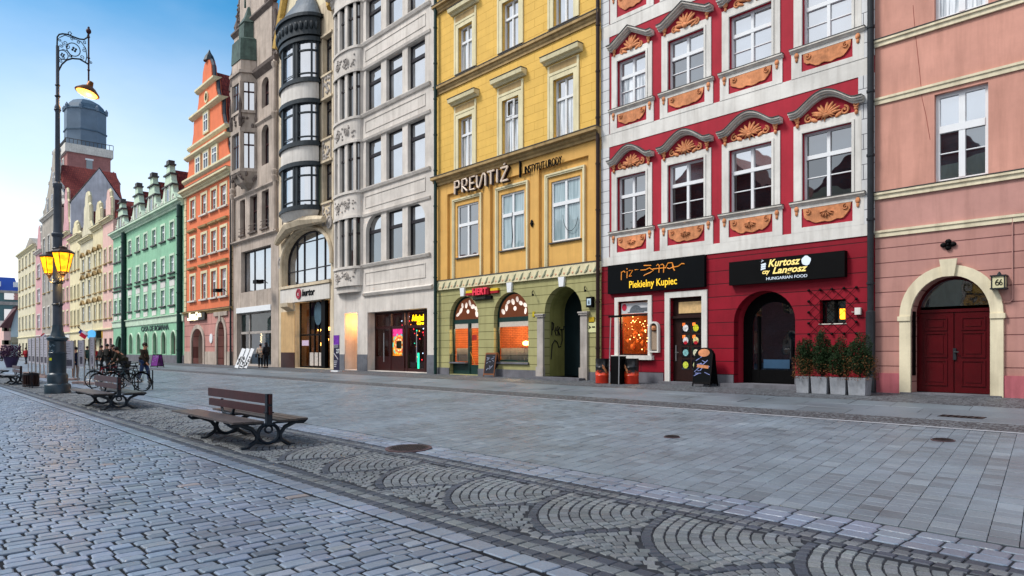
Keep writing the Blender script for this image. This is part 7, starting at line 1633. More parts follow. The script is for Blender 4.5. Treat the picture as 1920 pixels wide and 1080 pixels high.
# ---------------------------------------------------------------- double sided benches
M['benchwood'] = mat('weathered_bench_slats', '4b4340', 0.33, 0.3, 3, bump=0.3, bscale=20); M['benchback'] = mat('red_brown_slats', '3b1b1a', 0.35, 0.25, 3, bump=0.2)
M['benchiron'] = mat('blue_black_cast_iron', '1a232c', 0.45, 0.25, 8, bump=0.2)
def bench(loc, label):
    t = root('park_bench', label, 'bench', loc, 'double sided benches in line with the lamp post')
    for x in (0.0, -1.85):                    # cast iron supports
        b = MB()
        for s in (-1, 1):
            b.tube([(x, s*0.36, 0.02), (x, s*0.30, 0.05), (x, s*0.20, 0.12), (x, s*0.19, 0.20), (x, s*0.27, 0.31), (x, s*0.45, 0.385), (x, s*0.60, 0.375)], [0.028, 0.034, 0.036, 0.036, 0.036, 0.036, 0.03], 6)
            b.tube([(x, s*0.36, 0.015), (x, s*0.44, 0.012)], 0.024, 6); b.box(x-0.02, x+0.02, s*0.08, s*0.60, 0.375, 0.405)
            b.tube([(x, s*0.62, 0.40), (x, s*0.66, 0.42), (x, s*0.60, 0.37)], 0.02, 5)
        b.tube([(x, 0.17*cos(a), 0.22+0.155*sin(a)) for a in [k*pi/10 for k in range(20)]], 0.030, 6, True)
        b.tube([(x, 0.06*cos(a), 0.29+0.055*sin(a)) for a in [k*pi/8 for k in range(16)]], 0.018, 6, True)
        b.tube([(x, -0.22, 0.10), (x, -0.1, 0.075), (x, 0, 0.07), (x, 0.1, 0.075), (x, 0.22, 0.10)], 0.022, 6)
        sup = b.build('iron_support', 'benchiron', t, True)
        if x == 0.0:
            p = MB().box(x-0.035, x+0.045, -0.045, 0.045, 0.36, 0.86); p.box(x-0.05, x+0.06, -0.065, 0.065, 0.55, 0.57); p.build('back_post', 'benchiron', sup)
        else:
            p = MB(); p.tube([(x-0.22, 0, 0.68), (x-0.23, 0, 0.52), (x-0.15, 0, 0.43), (x, 0, 0.41), (x+0.15, 0, 0.41), (x+0.3, 0, 0.44), (x+0.38, 0, 0.55), (x+0.38, 0, 0.66)], 0.024, 6); p.box(x-0.03, x+0.03, -0.02, 0.02, 0.38, 0.43); p.build('back_bracket', 'benchiron', sup)
    for s in (-1, 1):
        for k in range(3):
            y0, y1 = s*(0.13+k*0.165), s*(0.13+k*0.165+0.15); MB().box(-2.95+(0.0 if s < 0 else 0.0), 0.13, min(y0, y1), max(y0, y1), 0.408+0.004*k, 0.440+0.004*k).build('seat_slat', 'benchwood', t)
    for z0, z1 in ((0.70, 0.85), (0.53, 0.66)):
        MB().box(-2.75 if z0 > .6 else -2.7, -0.036, -0.022, 0.022, z0, z1).build('back_slat', 'benchback', t)
        MB().box(0.046, 0.10, -0.022, 0.022, z0, z1).build('back_slat_end', 'benchback', t)
    return t
bench((-10.75, 4.52, 0), 'nearest double sided bench with red brown back slats and blue black iron supports')
for x, lab in ((-20.3, 'middle bench of the line, with bicycles parked behind it'), (-38.3, 'dark bench beyond the lamp post, beside the slatted litter bin'), (-48.5, 'farthest bench of the line, at the left edge of the view')):
    bench((x, 4.5, 0), lab)
def bin_(loc, label):
    t = root('litter_bin', label, 'litter bin', loc); b = MB().lathe(0, 0, [(0.24, 0.06), (0.26, 0.62)], 20); b.build('liner', 'black', t)
    for k in range(18):
        a = 2*pi*k/18; s = MB().box(-0.035, 0.035, -0.012, 0.012, 0.05, 0.60); s.build('slat', 'darkwood', t, False, Matrix.Rotation(a, 4, 'Z') @ Matrix.Translation((0, -0.285, 0)))
    b = MB()
    for z in (0.12, 0.55): b.tube([(0.305*cos(a), 0.305*sin(a), z) for a in [k*pi/10 for k in range(20)]], 0.014, 5, True)
    b.tube([(-0.36, 0, 0.0), (-0.36, 0, 0.66), (0.36, 0, 0.66), (0.36, 0, 0.0)], 0.02, 6); b.build('frame', 'benchiron', t, True)
bin_(gp(58, 727), 'dark slatted round litter bin left of the lamp post')

# ---------------------------------------------------------------- bicycles
def bike(loc, rz, label, col, lean=0.06, basket=False):
    t = root('bicycle', label, 'bicycle', loc, 'bicycles parked together behind the middle bench'); t.rotation_euler = (lean, 0, rz)
    fm_ = mat('bicycle_paint_'+col, col, 0.35, 0.1, 5, bump=0)
    for x, nm in ((0, 'w'), (1.06, 'w')):
        b = MB().tube([(x+0.335*cos(a), 0, 0.34+0.335*sin(a)) for a in [k*pi/16 for k in range(32)]], 0.02, 6, True); wh = b.build('wheel', 'black', t, True)
        s = MB()
        for k in range(18): a = k*pi/9; s.tube([(x, 0.02*(-1)**k, 0.34), (x+0.32*cos(a), 0, 0.34+0.32*sin(a))], 0.0022, 3)
        s.tube([(x, -0.05, 0.34), (x, 0.05, 0.34)], 0.022, 6); s.build('spokes', bpy.data.materials['steel'], wh)
        s = MB().tube([(x+0.37*cos(a), 0, 0.34+0.37*sin(a)) for a in [radians(10+k*12) for k in range(12)]], 0.012, 4); s.build('mudguard', 'black', wh)
    b = MB()
    for p, q in (((0, 0, .34), (0.42, 0, .32)), ((0.42, 0, .32), (0.28, 0, .86)), ((0.30, 0, .78), (0.86, 0, .84)), ((0.42, 0, .32), (0.88, 0, .74)), ((0, 0, .34), (0.30, 0, .78)), ((0.84, 0, .95), (0.92, 0, .68)), ((0.92, 0, .68), (1.06, 0, .34))): b.tube([p, q], 0.017, 6)
    b.build('frame', fm_, t, True)
    b = MB().tube([(0.84, 0, .95), (0.82, 0, 1.03)], 0.016, 6); b.tube([(0.70, -.28, 1.02), (0.80, -.2, 1.05), (0.83, 0, 1.04), (0.80, .2, 1.05), (0.70, .28, 1.02)], 0.014, 6); b.build('handlebar', 'black', t, True)
    b = MB().ball((0.24, 0, .93), (0.14, .07, .035), 8, 5); b.tube([(0.28, 0, .84), (0.26, 0, .92)], 0.014, 6); b.build('saddle', 'black', t, True)
    b = MB().lathe(0, 0, [(0.09, -0.01), (0.09, 0.01)], 14); b.v = [(0.42+v[0], v[2]-.03, .32+v[1]) for v in b.v]; b.tube([(0.42, -.1, .32), (0.54, -.1, .20), (0.54, -.17, .20)], 0.012, 5); b.tube([(0.42, .06, .32), (0.30, .06, .44), (0.30, .15, .44)], 0.012, 5); b.build('crank', bpy.data.materials['steel'], t)
    b = MB().box(-0.25, 0.2, -0.06, 0.06, 0.73, 0.745); b.tube([(0, -.05, .34), (-0.1, -.05, .73)], 0.006, 4); b.tube([(0, .05, .34), (-0.1, .05, .73)], 0.006, 4); b.build('luggage_rack', 'black', t)
    if basket:
        b = MB().box(0.88, 1.16, -0.16, 0.16, 0.78, 0.80)
        for k in range(8): b.box(0.88, 1.16, -0.16, -0.15, 0.80+k*.03, 0.812+k*.03); b.box(0.88, 1.16, 0.15, 0.16, 0.80+k*.03, 0.812+k*.03); b.box(1.15, 1.16, -0.15, 0.15, 0.80+k*.03, 0.812+k*.03)
        b.build('basket', 'black', t)
    return t
rz0 = atan2(0.7381, 0.6747)
g1 = gp(186, 735); bike((g1[0], g1[1], g1[2]), rz0+0.08, 'bicycle with teal frame, its wheel nearest the lamp post', '1e3d44')
g2 = gp(266, 733.5); bike((g2[0]+0.05, g2[1], g2[2]), rz0+pi+0.1, 'black bicycle with basket at the right of the parked group', '15181c', -0.05, True)
g3 = gp(204, 731); bike((g3[0], g3[1]+0.3, g3[2]), rz0-0.12, 'dark bicycle in the middle of the parked group', '26262c', 0.1)
g4 = gp(232, 729); bike((g4[0]-1.5, g4[1]-0.75, g4[2]), rz0+0.05, 'bicycle with red mudguard and frame behind the others', '7a1a28', -0.08)
b = root('bicycle_stand', 'low grey steel hoop stand between the parked bicycles', 'bicycle stand', gp(225, 732)); s = MB()
for k in range(3): s.tube([(0, k*0.5, 0), (0, k*0.5, .75), (0.5, k*0.5, .75), (0.5, k*0.5, 0)], 0.025, 6)
s.build('hoop', M['darkmetal'], b, True)

# ---------------------------------------------------------------- people (one continuous skinned body each, clothes and hair as its children)
SKN = mat('skin', 'c08a70', 0.55, 0.06, 8, bump=0)
def skinmesh(name, verts, edges, radii, m, parent, sub=1, rootv=0, matr=None):
    me = bpy.data.meshes.new(name); me.from_pydata(verts, edges, []); me.update()
    o = bpy.data.objects.new(name, me); COL.objects.link(o)
    md = o.modifiers.new('s', 'SKIN'); md.use_smooth_shade = True
    for i, r in enumerate(radii):
        sv_ = me.skin_vertices[0].data[i]; sv_.radius = r if isinstance(r, tuple) else (r, r); sv_.use_root = (i == rootv)
    o.modifiers.new('b', 'SUBSURF').levels = sub; o.modifiers['b'].render_levels = sub
    bpy.context.view_layer.update()
    nm = bpy.data.meshes.new_from_object(o.evaluated_get(bpy.context.evaluated_depsgraph_get())); bpy.data.objects.remove(o)
    nm.materials.clear(); nm.materials.append(m)
    for p in nm.polygons: p.use_smooth = True
    r_ = bpy.data.objects.new(name, nm); COL.objects.link(r_); r_.parent = parent; return r_
def person(loc, rz, label, h=1.72, coat='1c1d22', trousers='1a1c24', hair='2a1d16', coatlen=0.0, pose='walk', shoes='15130f', bag=None, hood=False, group=None):
    k = h/1.72; t = root('person', label, 'person', loc, group, rz=rz)
    st_ = {'walk': .20, 'stand': .03, 'bend': .10}[pose]; lean = {'walk': .04, 'stand': 0.0, 'bend': .62}[pose]
    def tr(x, z, y=0): # bend the trunk forward (+x) about the hips
        zz = z-0.92; return (x+zz*sin(lean), y, 0.92+zz*cos(lean))
    J = dict(pel=(0, 0, .94), bel=tr(0, 1.08), che=tr(0.01, 1.28), neckb=tr(0, 1.44), neck=tr(0.01, 1.50), head=tr(0.03, 1.62), top=tr(0.02, 1.70))
    sw = st_; arm = st_*0.8 if pose == 'walk' else 0.05
    for s, n in ((1, 'l'), (-1, 'r')):
        J['hip'+n] = (0, s*.095, .90); J['kn'+n] = (s*sw*.5+.03, s*.10, .49); J['an'+n] = (s*sw-.03 if pose != 'stand' else 0, s*.10, .09); J['toe'+n] = (J['an'+n][0]+.15, s*.115, .035)
        J['sh'+n] = tr(0, 1.40, s*.185)
        if pose == 'bend': J['el'+n] = (J['sh'+n][0]+.10, s*.22, J['sh'+n][2]-.27); J['wr'+n] = (J['el'+n][0]+.2, s*.15, J['el'+n][2]-.12)
        elif pose == 'stand': J['el'+n] = (-.02, s*.25, 1.12); J['wr'+n] = (.12, s*.16, .98)
        else: J['el'+n] = (-s*arm*.5, s*.25, 1.12); J['wr'+n] = (-s*arm+.08, s*.25, .88)
    sc = lambda p: (p[0]*k, p[1]*k, p[2]*k)
    names = ['pel', 'bel', 'che', 'neckb', 'neck', 'head', 'top']+[a+n for n in 'lr' for a in ('hip', 'kn', 'an', 'toe', 'sh', 'el', 'wr')]
    R_ = dict(pel=.125, bel=.115, che=.135, neckb=.075, neck=.052, head=.092, top=.06, hip=.09, kn=.058, an=.042, toe=.035, sh=.06, el=.042, wr=.028)
    E_ = [('pel', 'bel'), ('bel', 'che'), ('che', 'neckb'), ('neckb', 'neck'), ('neck', 'head'), ('head', 'top')]
    for n in 'lr': E_ += [('pel', 'hip'+n), ('hip'+n, 'kn'+n), ('kn'+n, 'an'+n), ('an'+n, 'toe'+n), ('che', 'sh'+n), ('sh'+n, 'el'+n), ('el'+n, 'wr'+n)]
    idx = {n: i for i, n in enumerate(names)}; V_ = [sc(J[n]) for n in names]; ED = [(idx[a], idx[c]) for a, c in E_]
    RR = [R_.get(n, R_.get(n[:-1], .05))*k for n in names]
    # palm and fingers grow out of each wrist, so the body stays one surface
    for n, s in (('l', 1), ('r', -1)):
        wv, ev = Vector(J['wr'+n]), Vector(J['el'+n]); d = (wv-ev).normalized(); i0 = len(V_); V_.append(sc(tuple(wv+d*.07))); RR.append(.03*k); ED.append((idx['wr'+n], i0))
        for f in range(4): V_.append(sc(tuple(wv+d*(.135+.012*(f in (1, 2)))+Vector((0.018*(f-1.5), -s*0.012, 0))))); RR.append(.0085*k); ED.append((i0, len(V_)-1))
        V_.append(sc(tuple(wv+d*.075+Vector((.04, -s*.01, 0))))); RR.append(.010*k); ED.append((idx['wr'+n], len(V_)-1))
    body = skinmesh('body', V_, ED, RR, SKN, t, 1)
    ct = mat('coat_'+coat, coat, 0.8, 0.2, 8, bump=0.3, bscale=40); tm_ = mat('trousers_'+trousers, trousers, 0.8, 0.15, 8, bump=0.2)
    hem = (0.0, 0, .84-coatlen); cn = ['hemc', 'pel', 'bel', 'che', 'neckb', 'shl', 'ell', 'wrl', 'shr', 'elr', 'wrr']; J['hemc'] = (0, 0, .84-coatlen)
    cr = dict(hemc=(.17, .20), pel=.165, bel=.15, che=.17, neckb=.085, sh=.085, el=.065, wr=.05)
    ci = {n: i for i, n in enumerate(cn)}; CE = [('hemc', 'pel'), ('pel', 'bel'), ('bel', 'che'), ('che', 'neckb'), ('che', 'shl'), ('shl', 'ell'), ('ell', 'wrl'), ('che', 'shr'), ('shr', 'elr'), ('elr', 'wrr')]
    rad = []
    for n in cn:
        r = cr.get(n, cr.get(n[:-1], .06)); rad.append((r[0]*k, r[1]*k) if isinstance(r, tuple) else r*k)
    skinmesh('coat', [sc(J[n]) for n in cn], [(ci[a], ci[c]) for a, c in CE], rad, ct, t, 1, 1)
    tn = ['pel', 'hipl', 'knl', 'anl', 'hipr', 'knr', 'anr']; ti = {n: i for i, n in enumerate(tn)}
    skinmesh('trousers', [sc(J[n]) for n in tn], [(ti[a], ti[c]) for a, c in (('pel', 'hipl'), ('hipl', 'knl'), ('knl', 'anl'), ('pel', 'hipr'), ('hipr', 'knr'), ('knr', 'anr'))], [x*k for x in (.14, .105, .078, .062, .105, .078, .062)], tm_, t, 1)
    sm_ = mat('shoes_'+shoes, shoes, 0.5, 0.1, 5, bump=0)
    for n in 'lr':
        a = J['an'+n]; MB().ball(((a[0]+.06)*k, a[1]*k, .045*k), (.15*k, .055*k, .05*k), 10, 6).build('shoe', sm_, t, True)
    hd = J['head']; hm = mat('hair_'+hair, hair, 0.6, 0.2, 20, bump=0.3); b = MB()
    b.ball(((hd[0]-.02)*k, 0, (hd[2]+.045)*k), (.112*k, .10*k, .105*k), 12, 8)
    if hood: b.ball(((hd[0]-.05)*k, 0, (hd[2]-.08)*k), (.09*k, .11*k, .16*k), 10, 7)
    b.build('hair', hm if not hood else hm, t, True)
    f = MB()
    for s in (-1, 1): f.ball(((hd[0]+.092)*k, s*.035*k, (hd[2]+.005)*k), .012*k, 6, 5)
    f.build('eyes', 'black', body); f = MB().ball(((hd[0]+.103)*k, 0, (hd[2]-.025)*k), (.022*k, .014*k, .024*k), 6, 5)
    for s in (-1, 1): f.ball(((hd[0]+.0)*k, s*.095*k, (hd[2]-.01)*k), (.02*k, .012*k, .03*k), 6, 5)
    f.build('nose_and_ears', SKN, body, True)
    MB().box((hd[0]+.088)*k, (hd[0]+.098)*k, -.022*k, .022*k, (hd[2]-.058)*k, (hd[2]-.05)*k).build('mouth', mat('lips', '8a4a44', 0.5, 0.05, bump=0) if 'lips' not in bpy.data.materials else bpy.data.materials['lips'], body)
    if bag: 
        b = MB().box(-.1*k, .12*k, .26*k, .36*k, .75*k, 1.0*k); b.tube([(0, .3*k, 1.0*k), (0, .12*k, 1.42*k)], .012, 4); b.build('shoulder_bag', mat('bag_'+bag, bag, 0.6, 0.1), t)
    return t
def gp2(x, y): a = gp(x, y); return a
person(gp(141.5, 711), 0.3, 'standing person in a navy jacket and tan brown trousers beside the white display panels', 1.66, coat='161c38', trousers='7a4a1e', pose='stand', hair='1c1512')
person(gp(488.5, 689.5), 2.8, 'person in a light beige coat and black trousers by the blue grey shop screen', 1.62, coat='b9a897', trousers='121216', pose='stand', coatlen=.1, hair='1a1412', bag='2a2220')
person(gp(499, 690), 3.4, 'person in all black standing right of the one in the beige coat', 1.72, coat='191b22', trousers='15161a', pose='stand', coatlen=.1, hood=True, hair='191b22')
person(gp(191, 699), -1.2, 'person in a dark jacket walking, leftmost of the three behind the bicycles', 1.72, coat='1a1614', trousers='1c2226')
person(gp(202, 700), -1.0, 'person with dark cap and dark jacket walking, middle of the three behind the bicycles', 1.8, coat='15130f', trousers='20242a', hair='0e0e10')
person(gp(213, 699), -1.3, 'broad person in a brown black coat, right of the three behind the bicycles', 1.76, coat='1f1813', trousers='1a1c22', coatlen=.15)
person(gp(236, 722), rz0+pi, 'person in a dark olive coat bending over the parked bicycles', 1.75, coat='24241a', trousers='22262c', pose='bend', hair='15120e')
person(gp(270, 718), rz0, 'person in a dark brown coat and blue jeans striding past the parked bicycles', 1.78, coat='2a2016', trousers='2b3f66', pose='walk', coatlen=.05)
person(gp(49, 682.5), -0.8, 'person in a red jacket near the far end of the cream block', 1.7, coat='a02028', trousers='1c2030')
person(gp(61, 681.5), -0.5, 'person in a pink top and dark trousers near the far display boards', 1.65, coat='d992b4', trousers='1c1c28')
person(gp(90, 681), -0.6, 'person in a dark blue coat half hidden by the lamp post', 1.75, coat='16224a', trousers='15182a', coatlen=.1)
person(gp(178, 692), 0.2, 'person in a red jacket behind the white display panel', 1.6, coat='9c1a26', trousers='2a3038')
for x, y, c, lab in ((7, 677, '1e2433', 'person in a dark blue jacket at the left edge of the view'), (14, 678, '23191a', 'person in a brown black jacket near the left edge'), (2, 676, '3a3c40', 'person in a grey jacket cut by the left edge'), (163, 690, '2c4a44', 'person in a green grey jacket between the display panels')):
    person(gp(x, y), random.random()*6, lab, 1.7, coat=c, trousers='15171c')

# ---------------------------------------------------------------- display panels of the open air exhibition
M['panelw'] = mat('pale_exhibition_board', 'b9b7c0', 0.5, 0.18, 2.5, bump=0)
def panel(x, yfoot, label, w_, z0, z1, flagc=None, rz=None):
    t = root('display_panel', label, 'display panel', gp(x, yfoot), 'white display panels of the open air exhibition', rz=(rz if rz is not None else rz0+0.1))
    for s in (-1, 1): MB().box(s*w_/2-.02, s*w_/2+.02, -.02, .02, 0, z1).build('post', bpy.data.materials['steel'], t)
    bd_ = MB().box(-w_/2+.022, w_/2-.022, -.015, .015, z0, z1).build('board', 'panelw', t)
    b = MB(); random.seed(int(x))
    for k in range(9): zz_ = z1-.15-k*(z1-z0-.3)/9; b.box(-w_/2+.06, -w_/2+.06+random.uniform(.3, .85)*(w_-.12), -.0185, -.0155, zz_-.02, zz_)
    b.box(-w_/2+.08, w_/2-.08, -.0185, -.0155, z0+.12, z0+.45); b.build('print', mat('panel_print', '5e5c66', 0.6, 0.4, 12, bump=0) if 'panel_print' not in bpy.data.materials else bpy.data.materials['panel_print'], bd_)
    MB().box(-w_/2-.15, w_/2+.15, -.25, .25, 0, .1).build('base_plank', mat('pinkish_plank', '9a8580', 0.7, 0.2, 5) if 'pinkish_plank' not in bpy.data.materials else bpy.data.materials['pinkish_plank'], t)
    return t
panel(152.5, 719, 'white display panel right of the person in tan trousers', .27, .78, 1.98); panel(173, 721, 'white display panel left of the nearest bicycle wheel', .2, .8, 2.1); panel(130, 713, 'white display panel beside the lamp post, left of the person in tan trousers', .44, .6, 2.0)
for i, (x, y) in enumerate(((56, 700), (63, 702), (71, 704), (79, 706), (86, 708))): panel(x, y, ['first', 'second', 'third', 'fourth', 'fifth'][i]+' pale display panel of the row left of the lamp post, counted from the left', .35, .7, 2.3, rz=0.4)
def flag(x, y, Y, label, cols, size, ang):
    X, Z = wx(x, Y), wz(x, y, Y); t = root('flag', label, 'flag', (X, Y, Z), world=True)
    px_, py_ = 0.6747, 0.7381
    def pt(u, v, wv=0): return (X+px_*u*size+jitw(u, v), Y+py_*u*size, Z+v*size)
    def jitw(u, v): return 0.05*sin(u*5)*size
    pole = MB().tube([pt(-.25, .45), pt(.5, -.25)], 0.02*size+.01, 5).build('flag_pole', 'darkmetal', t)
    ca, sa = cos(ang), sin(ang)
    for k, (c, (u0, v0, u1, v1)) in enumerate(cols):
        b = MB(); n = 6
        for q in range(n):
            a_, b_ = u0+(u1-u0)*q/n, u0+(u1-u0)*(q+1)/n
            f = lambda u, v: pt(u*ca-v*sa, u*sa+v*ca)
            b.quad(f(a_, v0), f(b_, v0), f(b_, v1), f(a_, v1))
        b.build('flag_field', mat('flag_'+c, c, 0.7, 0.05, bump=0), t)
flag(152, 624, 9.5, 'small red white and blue flag hung over the display panels', [('e8e4ea', (0, .05, .5, .25)), ('c01838', (0, -.25, .5, .05)), ('2a3f8c', (-.18, -.1, 0, .2))], 0.9, -0.6)
flag(84, 633, 11, 'blue white and red flag left of the lamp post', [('1c2450', (0, -.3, .2, .3)), ('d8d4dc', (.2, -.3, .4, .3)), ('b02030', (.4, -.3, .6, .3))], 0.7, 2.2)

# ---------------------------------------------------------------- things on the pavement
def barrel(x, y, label, flip):
    t = root('painted_barrel', label, 'barrel', gp(x, y)); b = MB().lathe(0, 0, [(0.24, 0), (0.255, 0.02), (0.255, 0.28), (0.265, 0.295), (0.255, 0.31), (0.255, 0.57), (0.265, 0.585), (0.255, 0.6), (0.255, 0.86), (0.262, 0.88)], 26)
    b.build('drum', barrel_m, t, True)
    MB().lathe(0, 0, [(0.245, 0.86), (0.25, 0.885), (0.02, 0.885)], 26).build('lid', 'black', t)
    b = MB(); a0 = -2.0 if flip else -0.9
    for k in range(3): b.tube([(0.262*cos(a0+u), 0.262*sin(a0+u), 0.62-u*0.35+0.05*sin(k*2+u*8)) for u in [q*.07 for q in range(9)]], 0.022-k*.004, 5)
    b.build('painted_flame', 'orange', t)
barrel_m, n, l, p = newmat('flame_painted_steel')
t_ = n.new('ShaderNodeTexCoord'); s_p = n.new('ShaderNodeSeparateXYZ'); l.new(t_.outputs['Object'], s_p.inputs[0]); nz_ = n.new('ShaderNodeTexNoise'); nz_.inputs['Scale'].default_value = 9; nz_.inputs['Detail'].default_value = 5; l.new(t_.outputs['Object'], nz_.inputs[0])
ad_ = n.new('ShaderNodeMath'); ad_.operation = 'MULTIPLY_ADD'; ad_.inputs[1].default_value = -0.35; l.new(nz_.outputs[0], ad_.inputs[0]); l.new(s_p.outputs['Z'], ad_.inputs[2])
rp = n.new('ShaderNodeValToRGB'); e = rp.color_ramp.elements; e[0].position = 0.06; e[0].color = (.65, .035, .012, 1); e[1].position = 0.27; e[1].color = (.008, .008, .009, 1); x_ = e.new(0.17); x_.color = (.75, .06, .012, 1); l.new(ad_.outputs[0], rp.inputs[0]); l.new(rp.outputs[0], p.inputs['Base Color']); p.inputs['Roughness'].default_value = 0.3
barrel(1130, 718.5, 'black barrel painted with orange flames and a pizza slice, left of the tall stand', False); barrel(1184, 719.5, 'black barrel painted with orange flames, right of the tall stand', True)
t = root('menu_stand', 'black box stand with tall thin metal poles between the two flame barrels', 'stand', gp(1157, 720))
MB().box(-.2, .2, -.12, .25, 0, 0.98).build('box', 'black', t)
for s in (-.22, .2): MB().tube([(s, -.16, 0), (s, -.14, 1.0), (s*0.85, -.12, 2.35)], 0.02, 6).build('pole', bpy.data.materials['steel'], t)
MB().box(-.26, .28, -.16, -.08, 2.33, 2.4).build('top_bar', 'black', t)
def aboard(x, y, label, h, w_, frame_m, face_m, arch=False, rz=0.25, art=None):
    t = root('pavement_sign', label, 'pavement sign', gp(x, y), rz=rz); an = 0.2
    for s in (-1, 1):
        Mx = Matrix.Translation((0, s*.28, 0)) @ Matrix.Rotation(s*an, 4, 'X')
        b = MB(); b.box(-w_/2, w_/2, -.012, .012, .12, h); 
        if arch: b.prism([(-w_/2, h)]+[(w_/2*cos(a), h+.17*sin(a)) for a in [pi-k*pi/8 for k in range(9)]], -.012, .012)
        bd_ = b.build('board', face_m, t, M4=Mx)
        f = MB(); f.box(-w_/2-.03, -w_/2, -.02, .02, 0, h); f.box(w_/2, w_/2+.03, -.02, .02, 0, h); f.box(-w_/2, w_/2, -.02, .02, .08, .14)
        if arch: f.tube([(w_/2*cos(a), 0, h+.18*sin(a)) for a in [k*pi/8 for k in range(9)]], .018, 5)
        else: f.box(-w_/2, w_/2, -.02, .02, h-.05, h+.03)
        f.build('frame', frame_m, t, M4=Mx)
        if art:
            for ai, (mm, shapes) in enumerate(art):
                b = MB()
                for sh_ in shapes: b.prism(sh_, -.018*1-.002*ai, -.0125) if s < 0 else None
                if b.f: b.build('chalk_drawing', mm, bd_, M4=Mx)
    return t
chalk = mat('chalk', '8f93a8', 0.8, 0.3, 20, bump=0); random.seed(21)
def blobs(n, x0, x1, z0, z1, r):
    out = []
    for k in range(n):
        cx, cz, a = random.uniform(x0, x1), random.uniform(z0, z1), random.uniform(-.5, .9); L = random.uniform(r, r*2.2)
        out.append([(cx-L*cos(a), cz-L*sin(a)), (cx+L*cos(a), cz+L*sin(a)), (cx+L*cos(a)-.02*sin(a), cz+L*sin(a)+.02), (cx-L*cos(a)-.02*sin(a), cz-L*sin(a)+.02)])
    return out
aboard(923, 706, 'wooden framed chalkboard sign between the bakery door and window', 1.05, .52, mat('oak_frame', '7a4a2a', 0.6, 0.2, 6), mat('chalkboard', '1c1e26', 0.6, 0.3, 3, bump=0), art=[(chalk, blobs(14, -.2, .2, .3, .95, .035))])
aboard(1322, 724, 'black pavement sign with rounded orange pizza picture and chalk writing before the restaurant door', 1.08, .56, M['black'], M['signblack'], True, rz=0.1, art=[(mat('blue_white_print', '7c86b8', 0.6, 0.3, 9, bump=0), blobs(16, -.22, .22, .3, 1.0, .05)), (M['orange'], [[(0.2*cos(a), 1.1+.13*sin(a)) for a in [k*pi/6 for k in range(12)]], [(-.2, .62), (.2, .58), (.2, .68), (-.2, .72)]])])
aboard(295, 689, 'purple pavement sign before the wide green house', 1.0, .8, M['black'], mat('purple_board', '6a1f78', 0.5, 0.2, 3, bump=0), rz=0.3, art=[(chalk, blobs(8, -.3, .3, .4, .9, .06))])
t = root('folded_sign_rack', 'white leaning pavement rack covered with small pictures before the grey shop window', 'pavement rack', gp(455, 691), rz=0.4)
for k in range(3):
    Mx = Matrix.Translation((-.35+k*.35, -.25+k*.05, 0)) @ Matrix.Rotation(-.32, 4, 'X') @ Matrix.Rotation(.18, 4, 'Y')
    bd_ = MB().box(-.16, .16, -.015, .015, 0.05, 1.45).build('panel', 'whiteframe', t, M4=Mx); b = MB(); random.seed(k)
    for q in range(12): b.box(*(lambda x, z: (x, x+.1, -.02, -.0155, z, z+.09))(random.uniform(-.14, .04), random.uniform(.1, .8)))
    b.build('pictures', 'black', bd_, M4=Mx)
t = root('roll_up_banner', 'narrow purple and dark banner with 27 standing beside the grey house corner', 'banner', gp(631, 697), rz=0.05)
dn = mat('dark_violet_banner', '221c38', 0.5, 0.15, 2, bump=0); MB().box(-.3, .3, -.01, .01, .08, 2.05).build('banner_cloth', dn, t); MB().box(-.36, .36, -.15, .12, 0, .08).build('base', 'whiteframe', t)
MB().box(-.3, .3, -.014, -.0105, 1.5, 2.05).build('purple_field', mat('purple_field', '6e2a9c', 0.5, 0.35, 5, bump=0), t)
text('number', '27', .0, 1.05, -.016, .32, 'whiteframe', t, .004, bold=.006)
b = MB().prism([(-.28, 1.02), (-.24, 1.06), (.2, .72), (.16, .68)], -.016, -.0105)
for k in range(4): b.box(-.24, .1-k*.04, -.016, -.0105, .58-k*.1, .62-k*.1); b.prism([(-.25, 1.34+k*.05), (.2, 1.38+k*.05), (.2, 1.395+k*.05), (-.25, 1.355+k*.05)], -.018, -.0146)
b.build('printed_lines', 'panelw', t)
# planters with thujas
def leafcloud(name, n, fn, size, m, parent):
    b = MB()
    for k in range(n):
        x, y, z, s = fn(); a, e_ = random.uniform(0, 2*pi), random.uniform(-.3, 1.2); u = Vector((cos(a)*cos(e_), sin(a)*cos(e_), sin(e_))); v = u.cross(Vector((jit(1), jit(1), jit(1)))).normalized(); c = Vector((x, y, z)); L = size*s
        b.quad(tuple(c-v*L*.35), tuple(c+u*L*.6-v*L*.25), tuple(c+u*L*1.3), tuple(c+u*L*.5+v*L*.35))
    return b.build(name, m, parent)
M['thuja'] = mat('thuja_foliage', '1e3416', 0.7, 0.45, 7, bump=0); M['thujab'] = mat('browned_foliage', '6a4424', 0.8, 0.35, 8, bump=0); M['concrete'] = mat('weathered_concrete', '8e9298', 0.85, 0.2, 4, bump=0.4, streak=0.3)
pw_ = [(1490, 1517), (1519, 1552), (1554, 1587), (1588, 1625)]; YP = 18.85
hs = [1.15, 1.42, 1.2, 1.25]; labs = ['square concrete planter with a dark thuja, next to the arched entrance', 'square concrete planter with the tallest narrow thuja, second from the arched entrance', 'square concrete planter with a broad thuja, third from the arched entrance', 'square concrete planter with a browning thuja, next to the downpipe']
